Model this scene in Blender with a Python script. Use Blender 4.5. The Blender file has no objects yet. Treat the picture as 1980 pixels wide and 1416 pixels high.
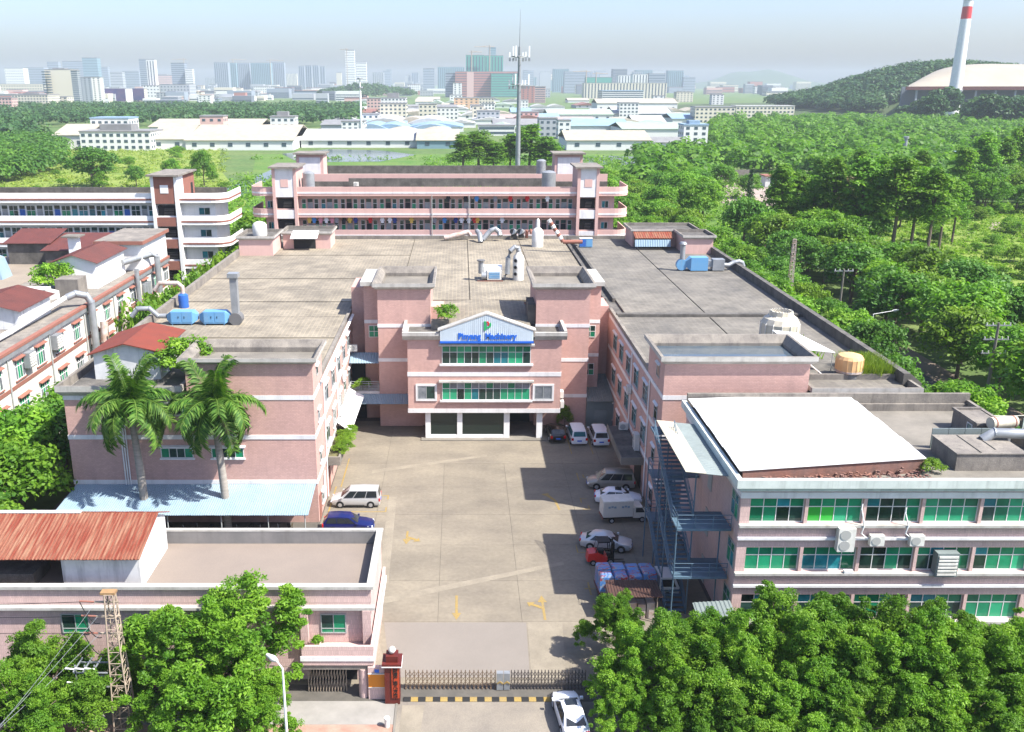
import bpy, math, random
import numpy as np
from mathutils import Vector, Matrix

scene = bpy.context.scene
COL = scene.collection
R = math.radians
# ------------------------------------------------------------------ camera
CAM_H, PITCH, FPX = 40.0, R(16.93), 1800.0
cam_data = bpy.data.cameras.new('camera')
cam = bpy.data.objects.new('camera', cam_data)
COL.objects.link(cam)
cam.location = (0, 0, CAM_H)
cam.rotation_euler = (R(90) - PITCH, 0, 0)
cam_data.sensor_width = 36.0
cam_data.lens = FPX / 1980 * 36.0
cam_data.shift_x = 100 / 1980
cam_data.clip_start = 0.5
cam_data.clip_end = 60000
scene.camera = cam
# ------------------------------------------------------------------ light
SUN_DIR = Vector((0.70, -0.33, 1.0)).normalized()      # towards the sun
world = bpy.data.worlds.new('World')
scene.world = world
world.use_nodes = True
wn = world.node_tree
bg = wn.nodes['Background']
sky = wn.nodes.new('ShaderNodeTexSky')
sky.sky_type = 'NISHITA'
sky.sun_disc = False
sky.sun_elevation = math.asin(SUN_DIR.z)
sky.sun_rotation = math.atan2(SUN_DIR.x, SUN_DIR.y)
sky.air_density = 1.0
sky.dust_density = 2.2
sky.ozone_density = 4.0
tint = wn.nodes.new('ShaderNodeVectorMath')      # one even tint over the whole sky
tint.operation = 'MULTIPLY'
tint.inputs[1].default_value = (0.955, 0.945, 1.04)
wn.links.new(sky.outputs[0], tint.inputs[0])
wn.links.new(tint.outputs[0], bg.inputs[0])
bg.inputs[1].default_value = 0.103
sun_data = bpy.data.lights.new('sun', 'SUN')
sun_data.energy = 4.1
sun_data.angle = R(0.53)
sun_data.color = (1.0, 0.955, 0.88)
sun = bpy.data.objects.new('sun', sun_data)
COL.objects.link(sun)
sun.rotation_euler = SUN_DIR.to_track_quat('Z', 'Y').to_euler()
scene.view_settings.view_transform = 'Standard'
scene.view_settings.look = 'None'
scene.view_settings.gamma = 1.0
scene.view_settings.use_curve_mapping = False
scene.view_settings.exposure = 1.42
scene.cycles.max_bounces = 6
scene.cycles.diffuse_bounces = 3
scene.cycles.volume_bounces = 1
scene.cycles.transparent_max_bounces = 8

# ------------------------------------------------------------------ helpers
cP, sP = math.cos(PITCH), math.sin(PITCH)

def gz(x, y, z=0.0):
    """photo pixel -> world X, Y on the level plane z"""
    u, v = (x - 890) / FPX, -(y - 708) / FPX
    t = (z - CAM_H) / (-sP + v * cP)
    return u * t, (cP + v * sP) * t

def gy(x, y, Y):
    """photo pixel -> world X, z on the upright plane at distance Y"""
    u, v = (x - 890) / FPX, -(y - 708) / FPX
    t = Y / (cP + v * sP)
    return u * t, CAM_H + (-sP + v * cP) * t

class MB:
    def __init__(s):
        s.v, s.f, s.m = [], [], []
    def poly(s, pts, mi=0):
        n = len(s.v)
        s.v += [tuple(p) for p in pts]
        s.f.append(tuple(range(n, n + len(pts))))
        s.m.append(mi)
        return s
    def box(s, x0, y0, z0, x1, y1, z1, mi=0):
        n = len(s.v)
        s.v += [(x0, y0, z0), (x1, y0, z0), (x1, y1, z0), (x0, y1, z0), (x0, y0, z1), (x1, y0, z1), (x1, y1, z1), (x0, y1, z1)]
        for q in ((3, 2, 1, 0), (4, 5, 6, 7), (0, 1, 5, 4), (1, 2, 6, 5), (2, 3, 7, 6), (3, 0, 4, 7)):
            s.f.append(tuple(n + i for i in q))
            s.m.append(mi)
        return s
    def loft(s, rings, mi=0, caps=True, closed=True):
        n0, k = len(s.v), len(rings[0])
        for r in rings:
            s.v += [tuple(p) for p in r]
        for i in range(len(rings) - 1):
            for j in range(k if closed else k - 1):
                a, b = n0 + i * k + j, n0 + i * k + (j + 1) % k
                s.f.append((a, b, b + k, a + k))
                s.m.append(mi)
        if caps:
            s.f.append(tuple(n0 + j for j in reversed(range(k))))
            s.m.append(mi)
            e = n0 + (len(rings) - 1) * k
            s.f.append(tuple(e + j for j in range(k)))
            s.m.append(mi)
        return s
    def prism(s, pts, a, b, axis='y', mi=0):
        """polygon (p,q) extruded along axis from a to b"""
        def mk(p, q, t):
            return (p, t, q) if axis == 'y' else ((t, p, q) if axis == 'x' else (p, q, t))
        return s.loft([[mk(p, q, a) for p, q in pts], [mk(p, q, b) for p, q in pts]], mi)
    def tube(s, pts, r, n=8, mi=0, caps=True):
        pts = [Vector(p) for p in pts]
        rr = r if isinstance(r, (list, tuple)) else [r] * len(pts)
        rings = []
        for i, p in enumerate(pts):
            d = (pts[min(i + 1, len(pts) - 1)] - pts[max(i - 1, 0)]).normalized()
            ref = Vector((0, 0, 1)) if abs(d.z) < 0.9 else Vector((1, 0, 0))
            a = d.cross(ref).normalized()
            b = a.cross(d).normalized()
            rings.append([p + (a * math.cos(t) + b * math.sin(t)) * rr[i] for t in [2 * math.pi * j / n for j in range(n)]])
        return s.loft(rings, mi, caps)
    def rev(s, prof, c, n=16, mi=0):
        rings = [[(c[0] + r * math.cos(2 * math.pi * j / n), c[1] + r * math.sin(2 * math.pi * j / n), c[2] + z) for j in range(n)] for r, z in prof]
        return s.loft(rings, mi)
    def mesh(s, name, mats, off=(0, 0, 0), smooth=None):
        me = bpy.data.meshes.new(name)
        if off[0] or off[1] or off[2]:
            v = [(p[0] - off[0], p[1] - off[1], p[2] - off[2]) for p in s.v]
        else:
            v = s.v
        me.from_pydata(v, [], s.f)
        for m in (mats if isinstance(mats, (list, tuple)) else [mats]):
            me.materials.append(m)
        if any(s.m):
            me.polygons.foreach_set('material_index', s.m)
        if smooth:
            me.polygons.foreach_set('use_smooth', [True] * len(s.f))
            me.set_sharp_from_angle(angle=R(smooth))
        me.update()
        return me
    def build(s, name, mats, parent=None, smooth=None, local=False):
        off = (0, 0, 0)
        if parent is not None and not local:
            off = root_of(parent).location
        me = s.mesh(name, mats, off, smooth)
        o = bpy.data.objects.new(name, me)
        COL.objects.link(o)
        o.parent = parent
        return o

def root_of(o):
    while o.parent:
        o = o.parent
    return o

def tag(o, label=None, cat=None, group=None, kind=None):
    if label: o['label'] = label
    if cat: o['category'] = cat
    if group: o['group'] = group
    if kind: o['kind'] = kind
    return o

def thing(name, label, cat, loc=(0, 0, 0), group=None, rz=0.0):
    o = bpy.data.objects.new(name, None)
    COL.objects.link(o)
    o.location = loc
    o.rotation_euler = (0, 0, rz)
    o.empty_display_size = 0.3
    return tag(o, label, cat, group)

def inst(name, me, parent=None, loc=(0, 0, 0), rz=0.0, scale=1.0):
    o = bpy.data.objects.new(name, me)
    COL.objects.link(o)
    o.parent = parent
    o.location = loc
    if rz: o.rotation_euler = (0, 0, rz)
    if scale != 1.0: o.scale = (scale,) * 3 if not isinstance(scale, (tuple, list)) else scale
    return o

def copy_tree(o, parent=None):
    c = o.copy()
    COL.objects.link(c)
    c.parent = parent
    for ch in list(o.children):
        copy_tree(ch, c)
    return c

def pbox(root, name, m, *boxes):
    mb = MB()
    for b in boxes:
        mb.box(*b)
    return mb.build(name, m, root)

# ------------------------------------------------------------------ materials
def mat(name, c, c2=None, scale=0.5, rough=0.85, bump=0.0, metal=0.0, spec=0.3, streak=0.0, streakc=(0.06, 0.055, 0.05),
        vec=(1, 1, 1), detail=6.0, rnd=0.0, contrast=(0.35, 0.65), fine=0.0, finescale=18.0):
    m = bpy.data.materials.new(name)
    m.use_nodes = True
    nt = m.node_tree
    N, L = nt.nodes, nt.links
    b = N['Principled BSDF']
    b.inputs['Roughness'].default_value = rough
    b.inputs['Metallic'].default_value = metal
    b.inputs['Specular IOR Level'].default_value = spec
    b.inputs['Base Color'].default_value = (*c, 1)
    if c2 is None and not streak and not bump and not rnd:
        return m
    geo = N.new('ShaderNodeNewGeometry')
    mp = N.new('ShaderNodeMapping')
    mp.inputs['Scale'].default_value = vec
    L.new(geo.outputs['Position'], mp.inputs[0])
    no = N.new('ShaderNodeTexNoise')
    no.inputs['Scale'].default_value = scale
    no.inputs['Detail'].default_value = detail
    no.inputs['Roughness'].default_value = 0.65
    L.new(mp.outputs[0], no.inputs['Vector'])
    rp = N.new('ShaderNodeMapRange')
    rp.inputs[1].default_value, rp.inputs[2].default_value = contrast
    L.new(no.outputs[0], rp.inputs[0])
    mx = N.new('ShaderNodeMix')
    mx.data_type = 'RGBA'
    mx.inputs[6].default_value = (*c, 1)
    mx.inputs[7].default_value = (*(c2 or c), 1)
    L.new(rp.outputs[0], mx.inputs[0])
    out = mx.outputs[2]
    if fine:
        n3 = N.new('ShaderNodeTexNoise')
        n3.inputs['Scale'].default_value = finescale
        n3.inputs['Detail'].default_value = 3
        L.new(geo.outputs['Position'], n3.inputs['Vector'])
        r3 = N.new('ShaderNodeMapRange')
        r3.inputs[1].default_value, r3.inputs[2].default_value = 0.3, 0.7
        r3.inputs[3].default_value, r3.inputs[4].default_value = 1 - fine, 1 + fine
        L.new(n3.outputs[0], r3.inputs[0])
        v3 = N.new('ShaderNodeVectorMath')
        v3.operation = 'SCALE'
        L.new(out, v3.inputs[0])
        L.new(r3.outputs[0], v3.inputs['Scale'])
        out = v3.outputs[0]
    if streak:
        mp2 = N.new('ShaderNodeMapping')
        mp2.inputs['Scale'].default_value = (1.7, 1.7, 0.16)
        L.new(geo.outputs['Position'], mp2.inputs[0])
        n2 = N.new('ShaderNodeTexNoise')
        n2.inputs['Scale'].default_value = 1.0
        n2.inputs['Detail'].default_value = 7
        n2.inputs['Roughness'].default_value = 0.7
        L.new(mp2.outputs[0], n2.inputs['Vector'])
        r2 = N.new('ShaderNodeMapRange')
        r2.inputs[1].default_value, r2.inputs[2].default_value = 0.5, 0.78
        r2.inputs[4].default_value = streak
        L.new(n2.outputs[0], r2.inputs[0])
        m2 = N.new('ShaderNodeMix')
        m2.data_type = 'RGBA'
        m2.inputs[7].default_value = (*streakc, 1)
        L.new(r2.outputs[0], m2.inputs[0])
        L.new(out, m2.inputs[6])
        out = m2.outputs[2]
    if rnd:
        oi = N.new('ShaderNodeObjectInfo')
        rr = N.new('ShaderNodeMapRange')
        rr.inputs[3].default_value, rr.inputs[4].default_value = 1 - rnd, 1 + rnd
        L.new(oi.outputs['Random'], rr.inputs[0])
        vm = N.new('ShaderNodeVectorMath')
        vm.operation = 'SCALE'
        L.new(out, vm.inputs[0])
        L.new(rr.outputs[0], vm.inputs['Scale'])
        out = vm.outputs[0]
    L.new(out, b.inputs['Base Color'])
    if bump:
        bp = N.new('ShaderNodeBump')
        bp.inputs['Strength'].default_value = bump
        bp.inputs['Distance'].default_value = 0.05
        n4 = N.new('ShaderNodeTexNoise')
        n4.inputs['Scale'].default_value = 9.0
        n4.inputs['Detail'].default_value = 4
        L.new(geo.outputs['Position'], n4.inputs['Vector'])
        L.new(n4.outputs[0], bp.inputs['Height'])
        L.new(bp.outputs[0], b.inputs['Normal'])
    return m

def tilemat(name, c, c2, mortar, tw, th, horizontal=False, rough=0.85, mort=0.06, big=None, bigscale=0.15, bigamt=0.5, swap=False, streak=0.0, streakc=(0.06, 0.055, 0.05), bumpd=0.02, brickvar=0.18):
    """fine tile grid laid over noise weathering"""
    m = mat(name, c, c2, scale=bigscale * 3, rough=rough, streak=streak, streakc=streakc)
    nt = m.node_tree
    N, L = nt.nodes, nt.links
    b = N['Principled BSDF']
    src = b.inputs['Base Color'].links[0].from_socket
    geo = N.new('ShaderNodeNewGeometry')
    sep = N.new('ShaderNodeSeparateXYZ')
    L.new(geo.outputs['Position'], sep.inputs[0])
    cmb = N.new('ShaderNodeCombineXYZ')
    if horizontal:
        L.new(sep.outputs[1 if swap else 0], cmb.inputs[0])
        L.new(sep.outputs[0 if swap else 1], cmb.inputs[1])
    else:
        ad = N.new('ShaderNodeMath')
        L.new(sep.outputs[0], ad.inputs[0])
        L.new(sep.outputs[1], ad.inputs[1])
        L.new(ad.outputs[0], cmb.inputs[0])
        L.new(sep.outputs[2], cmb.inputs[1])
    br = N.new('ShaderNodeTexBrick')
    br.offset = 0.5 if not horizontal else 0.0
    br.inputs['Scale'].default_value = 1.0
    br.inputs['Brick Width'].default_value = tw
    br.inputs['Row Height'].default_value = th
    br.inputs['Mortar Size'].default_value = mort * min(tw, th)
    br.inputs['Mortar Smooth'].default_value = 0.3
    br.inputs['Color1'].default_value = (1 - brickvar, 1 - brickvar, 1 - brickvar, 1)
    br.inputs['Color2'].default_value = (1 + brickvar * .7,) * 3 + (1,)
    br.inputs['Mortar'].default_value = (*mortar, 1)
    L.new(cmb.outputs[0], br.inputs['Vector'])
    mu = N.new('ShaderNodeMix')
    mu.data_type = 'RGBA'
    mu.blend_type = 'MULTIPLY'
    mu.inputs[0].default_value = 1.0
    L.new(src, mu.inputs[6])
    L.new(br.outputs['Color'], mu.inputs[7])
    out = mu.outputs[2]
    if big:
        n2 = N.new('ShaderNodeTexNoise')
        n2.inputs['Scale'].default_value = bigscale
        n2.inputs['Detail'].default_value = 8
        n2.inputs['Roughness'].default_value = 0.7
        L.new(geo.outputs['Position'], n2.inputs['Vector'])
        r2 = N.new('ShaderNodeMapRange')
        r2.inputs[1].default_value, r2.inputs[2].default_value = 0.45, 0.7
        r2.inputs[4].default_value = bigamt
        L.new(n2.outputs[0], r2.inputs[0])
        m2 = N.new('ShaderNodeMix')
        m2.data_type = 'RGBA'
        m2.inputs[7].default_value = (*big, 1)
        L.new(r2.outputs[0], m2.inputs[0])
        L.new(out, m2.inputs[6])
        out = m2.outputs[2]
    L.new(out, b.inputs['Base Color'])
    bp = N.new('ShaderNodeBump')
    bp.inputs['Strength'].default_value = 0.5
    bp.inputs['Distance'].default_value = bumpd
    L.new(br.outputs['Fac'], bp.inputs['Height'])
    bp.invert = True
    L.new(bp.outputs[0], b.inputs['Normal'])
    return m

def leafmat(name, c1, c2, c3, trans=0.35, rnd=0.12, sc=0.25):
    """foliage: colour by a per-leaf value and a clump noise, part of the light passes through"""
    m = bpy.data.materials.new(name)
    m.use_nodes = True
    nt = m.node_tree
    N, L = nt.nodes, nt.links
    b = N['Principled BSDF']
    b.inputs['Roughness'].default_value = 0.55
    b.inputs['Specular IOR Level'].default_value = 0.25
    at = N.new('ShaderNodeAttribute')
    at.attribute_name = 'leafvar'
    cr = N.new('ShaderNodeValToRGB')
    e = cr.color_ramp.elements
    e[0].color, e[1].color = (*c1, 1), (*c3, 1)
    n = e.new(0.5)
    n.color = (*c2, 1)
    no = N.new('ShaderNodeTexNoise')
    no.inputs['Scale'].default_value = sc
    no.inputs['Detail'].default_value = 3
    geo = N.new('ShaderNodeNewGeometry')
    L.new(geo.outputs['Position'], no.inputs['Vector'])
    ad = N.new('ShaderNodeMath')
    ad.operation = 'MULTIPLY_ADD'
    ad.inputs[1].default_value = 1.3
    ad.inputs[2].default_value = -0.65
    L.new(no.outputs[0], ad.inputs[0])
    a2 = N.new('ShaderNodeMath')
    L.new(ad.outputs[0], a2.inputs[0])
    L.new(at.outputs['Fac'], a2.inputs[1])
    L.new(a2.outputs[0], cr.inputs[0])
    oi = N.new('ShaderNodeObjectInfo')
    rr = N.new('ShaderNodeMapRange')
    rr.inputs[3].default_value, rr.inputs[4].default_value = 1 - rnd * 1.6, 1 + rnd
    L.new(oi.outputs['Random'], rr.inputs[0])
    vm = N.new('ShaderNodeVectorMath')
    vm.operation = 'SCALE'
    L.new(cr.outputs[0], vm.inputs[0])
    L.new(rr.outputs[0], vm.inputs['Scale'])
    L.new(vm.outputs[0], b.inputs['Base Color'])
    tr = N.new('ShaderNodeBsdfTranslucent')
    v2 = N.new('ShaderNodeVectorMath')
    v2.operation = 'MULTIPLY'
    v2.inputs[1].default_value = (1.5, 1.7, 0.6)
    L.new(vm.outputs[0], v2.inputs[0])
    L.new(v2.outputs[0], tr.inputs[0])
    mx = N.new('ShaderNodeMixShader')
    mx.inputs[0].default_value = trans
    L.new(b.outputs[0], mx.inputs[1])
    L.new(tr.outputs[0], mx.inputs[2])
    L.new(mx.outputs[0], N['Material Output'].inputs[0])
    return m

M = {}
M['pink'] = tilemat('pink_mosaic_tile', (0.54, 0.338, 0.288), (0.48, 0.303, 0.262), (0.87, 0.87, 0.87), 0.30, 0.14, streak=0.34, streakc=(0.30, 0.20, 0.18), bumpd=0.008, mort=0.14, brickvar=.08)
M['pink2'] = tilemat('pale_pink_mosaic', (0.57, 0.41, 0.375), (0.52, 0.375, 0.345), (0.82, 0.81, 0.81), 0.12, 0.34, streak=0.2, bumpd=0.008, mort=0.14, brickvar=.08)
M['pinkdorm'] = mat('pink_painted_wall', (0.58, 0.385, 0.34), (0.53, 0.35, 0.31), 0.4, streak=0.15)
M['band'] = mat('white_band_tile', (0.70, 0.69, 0.68), (0.60, 0.59, 0.58), 0.6, streak=0.25)
M['cornice'] = mat('weathered_cornice', (0.46, 0.445, 0.41), (0.35, 0.335, 0.30), 0.8, streak=0.45)
M['cornice_pale'] = mat('pale_green_white_cornice', (0.56, 0.61, 0.575), (0.46, 0.51, 0.48), 0.8, streak=0.4)
M['concrete_mid'] = mat('grey_render', (0.22, 0.21, 0.20), (0.17, 0.165, 0.16), 0.6, streak=0.3)
M['concrete_old'] = mat('old_concrete', (0.25, 0.225, 0.19), (0.15, 0.135, 0.12), 0.5, streak=0.75, fine=0.2, bump=0.3)
M['concrete_dark'] = mat('blackened_concrete', (0.14, 0.13, 0.115), (0.07, 0.066, 0.06), 0.7, streak=0.6, fine=0.25, bump=0.3)
M['concrete_pale'] = mat('pale_concrete_roof', (0.215, 0.196, 0.165), (0.145, 0.134, 0.114), 0.35, fine=0.12, bump=0.2)
M['roof_tan'] = mat('tan_roof_screed', (0.225, 0.185, 0.152), (0.20, 0.165, 0.138), 0.25, rough=0.9, fine=0.06)
M['rooftile'] = tilemat('roof_insulation_tile', (0.262, 0.230, 0.178), (0.18, 0.158, 0.124), (1.22, 1.2, 1.14), 0.5, 0.5, horizontal=True, mort=0.16, big=(0.10, 0.09, 0.075), bigscale=0.12, bigamt=0.75)
M['rooftile2'] = tilemat('roof_insulation_tile_grey', (0.185, 0.171, 0.146), (0.125, 0.116, 0.10), (1.2, 1.18, 1.14), 0.62, 0.36, horizontal=True, mort=0.18, big=(0.075, 0.072, 0.068), bigscale=0.14, bigamt=0.75)
M['yard'] = mat('yard_concrete', (0.228, 0.198, 0.149), (0.145, 0.126, 0.10), 0.16, rough=0.9, rnd=0.04, fine=0.08, finescale=3.0, detail=10, vec=(1.0, 1.6, 1.0), contrast=(0.3, 0.7))
M['joint'] = mat('dark_joint', (0.11, 0.10, 0.085), (0.08, 0.075, 0.065), 1.0)
M['patch'] = mat('pale_concrete_patch', (0.25, 0.218, 0.166), (0.195, 0.17, 0.13), 0.6, fine=0.12)
M['asphalt'] = mat('asphalt', (0.075, 0.075, 0.075), (0.055, 0.055, 0.055), 0.4, fine=0.2)
M['paving_red'] = mat('red_brick_paving', (0.30, 0.16, 0.12), (0.36, 0.27, 0.21), 0.5, fine=0.15)
M['yellow'] = mat('yellow_road_paint', (0.29, 0.195, 0.05), (0.235, 0.18, 0.085), 1.5, fine=0.2)
M['white'] = mat('white_paint', (0.78, 0.78, 0.76), (0.70, 0.70, 0.68), 0.4, streak=0.12)
M['whitesheet'] = mat('white_sheet_metal', (0.74, 0.74, 0.73), (0.64, 0.64, 0.63), 0.5, rough=0.5, vec=(.3, 2.5, 1))
M['plaster'] = mat('stained_white_plaster', (0.66, 0.66, 0.64), (0.52, 0.53, 0.53), 0.6, streak=0.75, streakc=(0.13, 0.13, 0.13))
M['creamwall'] = mat('cream_white_wall', (0.66, 0.62, 0.55), (0.58, 0.55, 0.49), 0.4, streak=0.25)
M['redtrim'] = mat('brick_red_trim', (0.27, 0.115, 0.082), (0.23, 0.10, 0.075), 0.8, streak=0.2)
M['rust'] = mat('rusty_red_sheet', (0.20, 0.035, 0.018), (0.24, 0.12, 0.07), 0.7, rough=0.6, streak=0.0, fine=0.15, vec=(3, 0.5, 1))
M['brownroof'] = mat('brown_red_sheet', (0.12, 0.038, 0.030), (0.09, 0.032, 0.027), 0.6, rough=0.6, fine=0.15)
M['bluesheet'] = mat('pale_blue_sheet', (0.25, 0.325, 0.38), (0.20, 0.29, 0.36), 0.3, rough=0.45)
M['greysheet'] = mat('grey_green_sheet', (0.19, 0.225, 0.22), (0.15, 0.18, 0.175), 0.4, rough=0.5, fine=0.1)
M['bluebox'] = mat('blue_painted_steel', (0.11, 0.28, 0.48), (0.13, 0.29, 0.46), 0.8, rough=0.45, streak=0.2, streakc=(0.3, 0.2, 0.12))
M['navy'] = mat('blue_plastic', (0.03, 0.11, 0.38), rough=0.4)
M['galv'] = mat('galvanised_steel', (0.34, 0.355, 0.365), (0.25, 0.265, 0.275), 0.8, rough=0.45, metal=0.4)
M['galvrust'] = mat('rusty_duct', (0.36, 0.24, 0.18), (0.45, 0.42, 0.40), 1.4, rough=0.6)
M['steelblue'] = mat('blue_grey_steel', (0.10, 0.16, 0.21), (0.07, 0.12, 0.16), 0.9, rough=0.5)
M['lattice'] = mat('weathered_lattice_steel', (0.36, 0.29, 0.22), (0.26, 0.21, 0.16), 1.2, rough=0.6)
M['dark'] = mat('opening_shade', (0.02, 0.021, 0.022), rough=0.8)  # near-black colour stands in for shade inside doorways and recesses
M['darkglass'] = mat('dark_green_glass', (0.012, 0.022, 0.018), rough=0.12, spec=0.5)
M['frame'] = mat('aluminium_frame', (0.60, 0.60, 0.58), rough=0.45)
M['framegrey'] = mat('grey_window_frame', (0.33, 0.35, 0.34), rough=0.5)
M['paneg'] = mat('green_glass', (0.012, 0.165, 0.08), (0.018, 0.235, 0.115), 1.0, rough=0.12, spec=0.5, rnd=0.4)
M['paneg2'] = mat('bright_green_blind', (0.028, 0.30, 0.15), (0.025, 0.25, 0.125), 1.0, rough=0.2, spec=0.5, rnd=0.22)
M['panegy'] = mat('lime_green_blind', (0.04, 0.36, 0.05), rough=0.2, spec=0.5, rnd=0.2)
M['panet'] = mat('teal_glass', (0.01, 0.13, 0.15), (0.02, 0.20, 0.24), 1.0, rough=0.12, spec=0.5, rnd=0.4)
M['paned'] = mat('dark_glass', (0.012, 0.03, 0.025), (0.02, 0.05, 0.04), 1.2, rough=0.1, spec=0.5, rnd=0.5)
M['panew'] = mat('grey_reflecting_glass', (0.22, 0.23, 0.25), (0.12, 0.14, 0.15), 1.5, rough=0.15, spec=0.5, rnd=0.3)
M['acwhite'] = mat('off_white_enamel', (0.68, 0.67, 0.62), (0.58, 0.56, 0.50), 1.2, rough=0.5, streak=0.2)
M['grille'] = mat('dark_grille', (0.13, 0.13, 0.13), rough=0.6)
M['bluepaint'] = mat('sign_blue', (0.02, 0.12, 0.52), rough=0.5)
M['greenpaint'] = mat('sign_green', (0.02, 0.33, 0.10), rough=0.5)
M['redpaint'] = mat('sign_red', (0.55, 0.03, 0.03), rough=0.5)
M['redgranite'] = mat('red_granite', (0.085, 0.016, 0.013), (0.12, 0.022, 0.017), 2.0, rough=0.35)
M['redpanel'] = mat('red_orange_panel', (0.38, 0.05, 0.016), rough=0.5)
M['fan'] = mat('pale_fan_grille', (0.36, 0.36, 0.34), rough=0.6)
M['gatebrown'] = mat('brown_gate_steel', (0.17, 0.115, 0.07), (0.11, 0.08, 0.055), 1.5, rough=0.55)
M['gatedark'] = mat('dark_gate_steel', (0.06, 0.055, 0.055), (0.09, 0.075, 0.065), 1.5, rough=0.55)
M['timber'] = mat('weathered_timber', (0.33, 0.20, 0.09), (0.26, 0.16, 0.08), 2.0)
M['orange'] = mat('orange_board', (0.58, 0.20, 0.02), rough=0.5)
M['black'] = mat('black_paint', (0.015, 0.015, 0.015), rough=0.5)
M['rubber'] = mat('black_rubber', (0.02, 0.02, 0.02), rough=0.85)
M['cream'] = mat('cream_fibreglass', (0.58, 0.53, 0.42), (0.46, 0.42, 0.33), 1.2, rough=0.6, streak=0.35)
M['peach'] = mat('peach_fibreglass', (0.66, 0.42, 0.20), (0.58, 0.36, 0.17), 1.0, rough=0.6, streak=0.15)
M['watertank'] = mat('still_roof_water', (0.05, 0.075, 0.10), (0.09, 0.11, 0.12), 0.4, rough=0.08, spec=0.5)
M['brickold'] = tilemat('old_red_brick', (0.26, 0.12, 0.085), (0.20, 0.12, 0.10), (0.9, 0.9, 0.9), 0.24, 0.08, mort=0.2, streak=0.5)
M['soil'] = mat('bare_soil', (0.22, 0.17, 0.13), (0.16, 0.125, 0.095), 0.2, fine=0.15)
M['soilpale'] = mat('pale_rubble', (0.36, 0.29, 0.25), (0.26, 0.20, 0.17), 0.25, fine=0.25)
M['bark'] = mat('grey_brown_bark', (0.17, 0.13, 0.10), (0.11, 0.085, 0.065), 2.0, rough=0.9)
M['palmbark'] = mat('ringed_palm_bark', (0.34, 0.31, 0.27), (0.24, 0.22, 0.19), 1.2, rough=0.9, vec=(0.6, 0.6, 4))
M['crownshaft'] = mat('green_crownshaft', (0.14, 0.25, 0.06), rough=0.6)

# ================================================================== GROUND
def structure(name, mb, m, **k):
    o = mb.build(name, m, None, **k)
    o['kind'] = 'structure'
    return o

groundmat = mat('earth_and_weeds', (0.06, 0.12, 0.028), (0.11, 0.15, 0.045), 0.02, rough=1.0, fine=0.25, finescale=0.4)
structure('ground', MB().poly([(-9000, -200, -0.30), (9000, -200, -0.30), (9000, 14000, -0.30), (-9000, 14000, -0.30)]), groundmat)

# factory yard: base sheet and the concrete slabs cast on it
yard = structure('yard', MB().box(-40, 53.6, -0.25, 43, 172, 0.0), M['joint'])
rng = random.Random(5)
ys = [55.4, 59.0, 63.3, 69.5, 75.8, 82.0, 88.4, 94.6, 101.8, 108]
xs = [-13.3, -8.1, -1.75, 4.8, 11.2, 15.4, 20.0]
for j in range(len(ys) - 1):
    for i in range(len(xs) - 1):
        if ys[j] > 95 and -6 < xs[i] < 11: continue
        g = 0.012
        MB().box(xs[i] + g, ys[j] + g, 0.003, xs[i + 1] - g, ys[j + 1] - g, 0.022 + rng.uniform(0, 0.004)).build('concrete_slab', M['yard'], yard)
MB().box(-6.0, 94.62, 0.003, 11.2, 101.3, 0.024).build('concrete_slab', M['yard'], yard)
# pale repaired strips running over the slabs
MB().poly([(-7.4, 56.2, .030), (-5.0, 56.2, .030), (-6.7, 63.0, .030), (-7.3, 63.0, .030)]).build('concrete_patch', M['patch'], yard)
MB().poly([(-6.9, 69, .030), (-6.0, 69, .030), (-6.4, 86, .030), (-7.2, 86, .030)]).build('concrete_patch', M['patch'], yard)
MB().poly([(-6.8, 66.6, .031), (-6.8, 65.6, .031), (9.0, 72.2, .031), (9.0, 72.8, .031)]).build('concrete_patch', M['patch'], yard)
MB().poly([(-9.5, 92.8, .031), (-9.5, 91.9, .031), (3.0, 96.6, .031), (3.0, 97.2, .031)]).build('concrete_patch', M['patch'], yard)
MB().poly([(5.0, 56.0, .030), (7.4, 56.0, .030), (7.9, 63.2, .030), (5.2, 63.2, .030)]).build('concrete_patch', M['patch'], yard)
MB().poly([(-4.9, 56.2, .0305), (4.9, 56.2, .0305), (5.1, 63.15, .0305), (-5.9, 63.15, .0305)]).build('smooth_screed', mat('smooth_screed', (0.20, 0.178, 0.155), (0.185, 0.165, 0.143), 0.3, fine=.06), yard)

def flat_shape(name, pts, parent, z=0.035, m='yellow'):
    return MB().poly([(x, y, z) for x, y in pts]).build(name, M[m], parent)

def arrow(cx, cy, ln, ang, parent, hook=0):
    c, s = math.cos(ang), math.sin(ang)
    pts = [(-.10, -ln / 2), (.10, -ln / 2), (.10, ln / 2 - 1.0), (.38, ln / 2 - 1.0), (0, ln / 2), (-.38, ln / 2 - 1.0), (-.10, ln / 2 - 1.0)]
    flat_shape('painted_arrow', [(cx + x * c - y * s, cy + x * s + y * c) for x, y in pts], parent)
    if hook:
        hp = [(0, -.3), (0, .1), (-.75, .55), (-.6, .8), (-1.25, .75), (-1.1, .1), (-.95, .32)]
        flat_shape('painted_arrow', [(cx + x * hook * c - y * s, cy + x * hook * s + y * c) for x, y in hp], parent, .040)
arrow(-.30, 65.3, 3.6, math.pi, yard)
arrow(6.6, 65.3, 3.6, 0, yard, 1)
arrow(-4.9, 77.2, 2.6, math.pi, yard, 1)
flat_shape('painted_arrow', [(9.6, 83.0), (9.8, 83.05), (9.6, 85.2), (9.0, 86.4), (8.95, 86.9), (8.2, 86.6), (8.8, 86.0), (9.35, 85.0)], yard)
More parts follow.
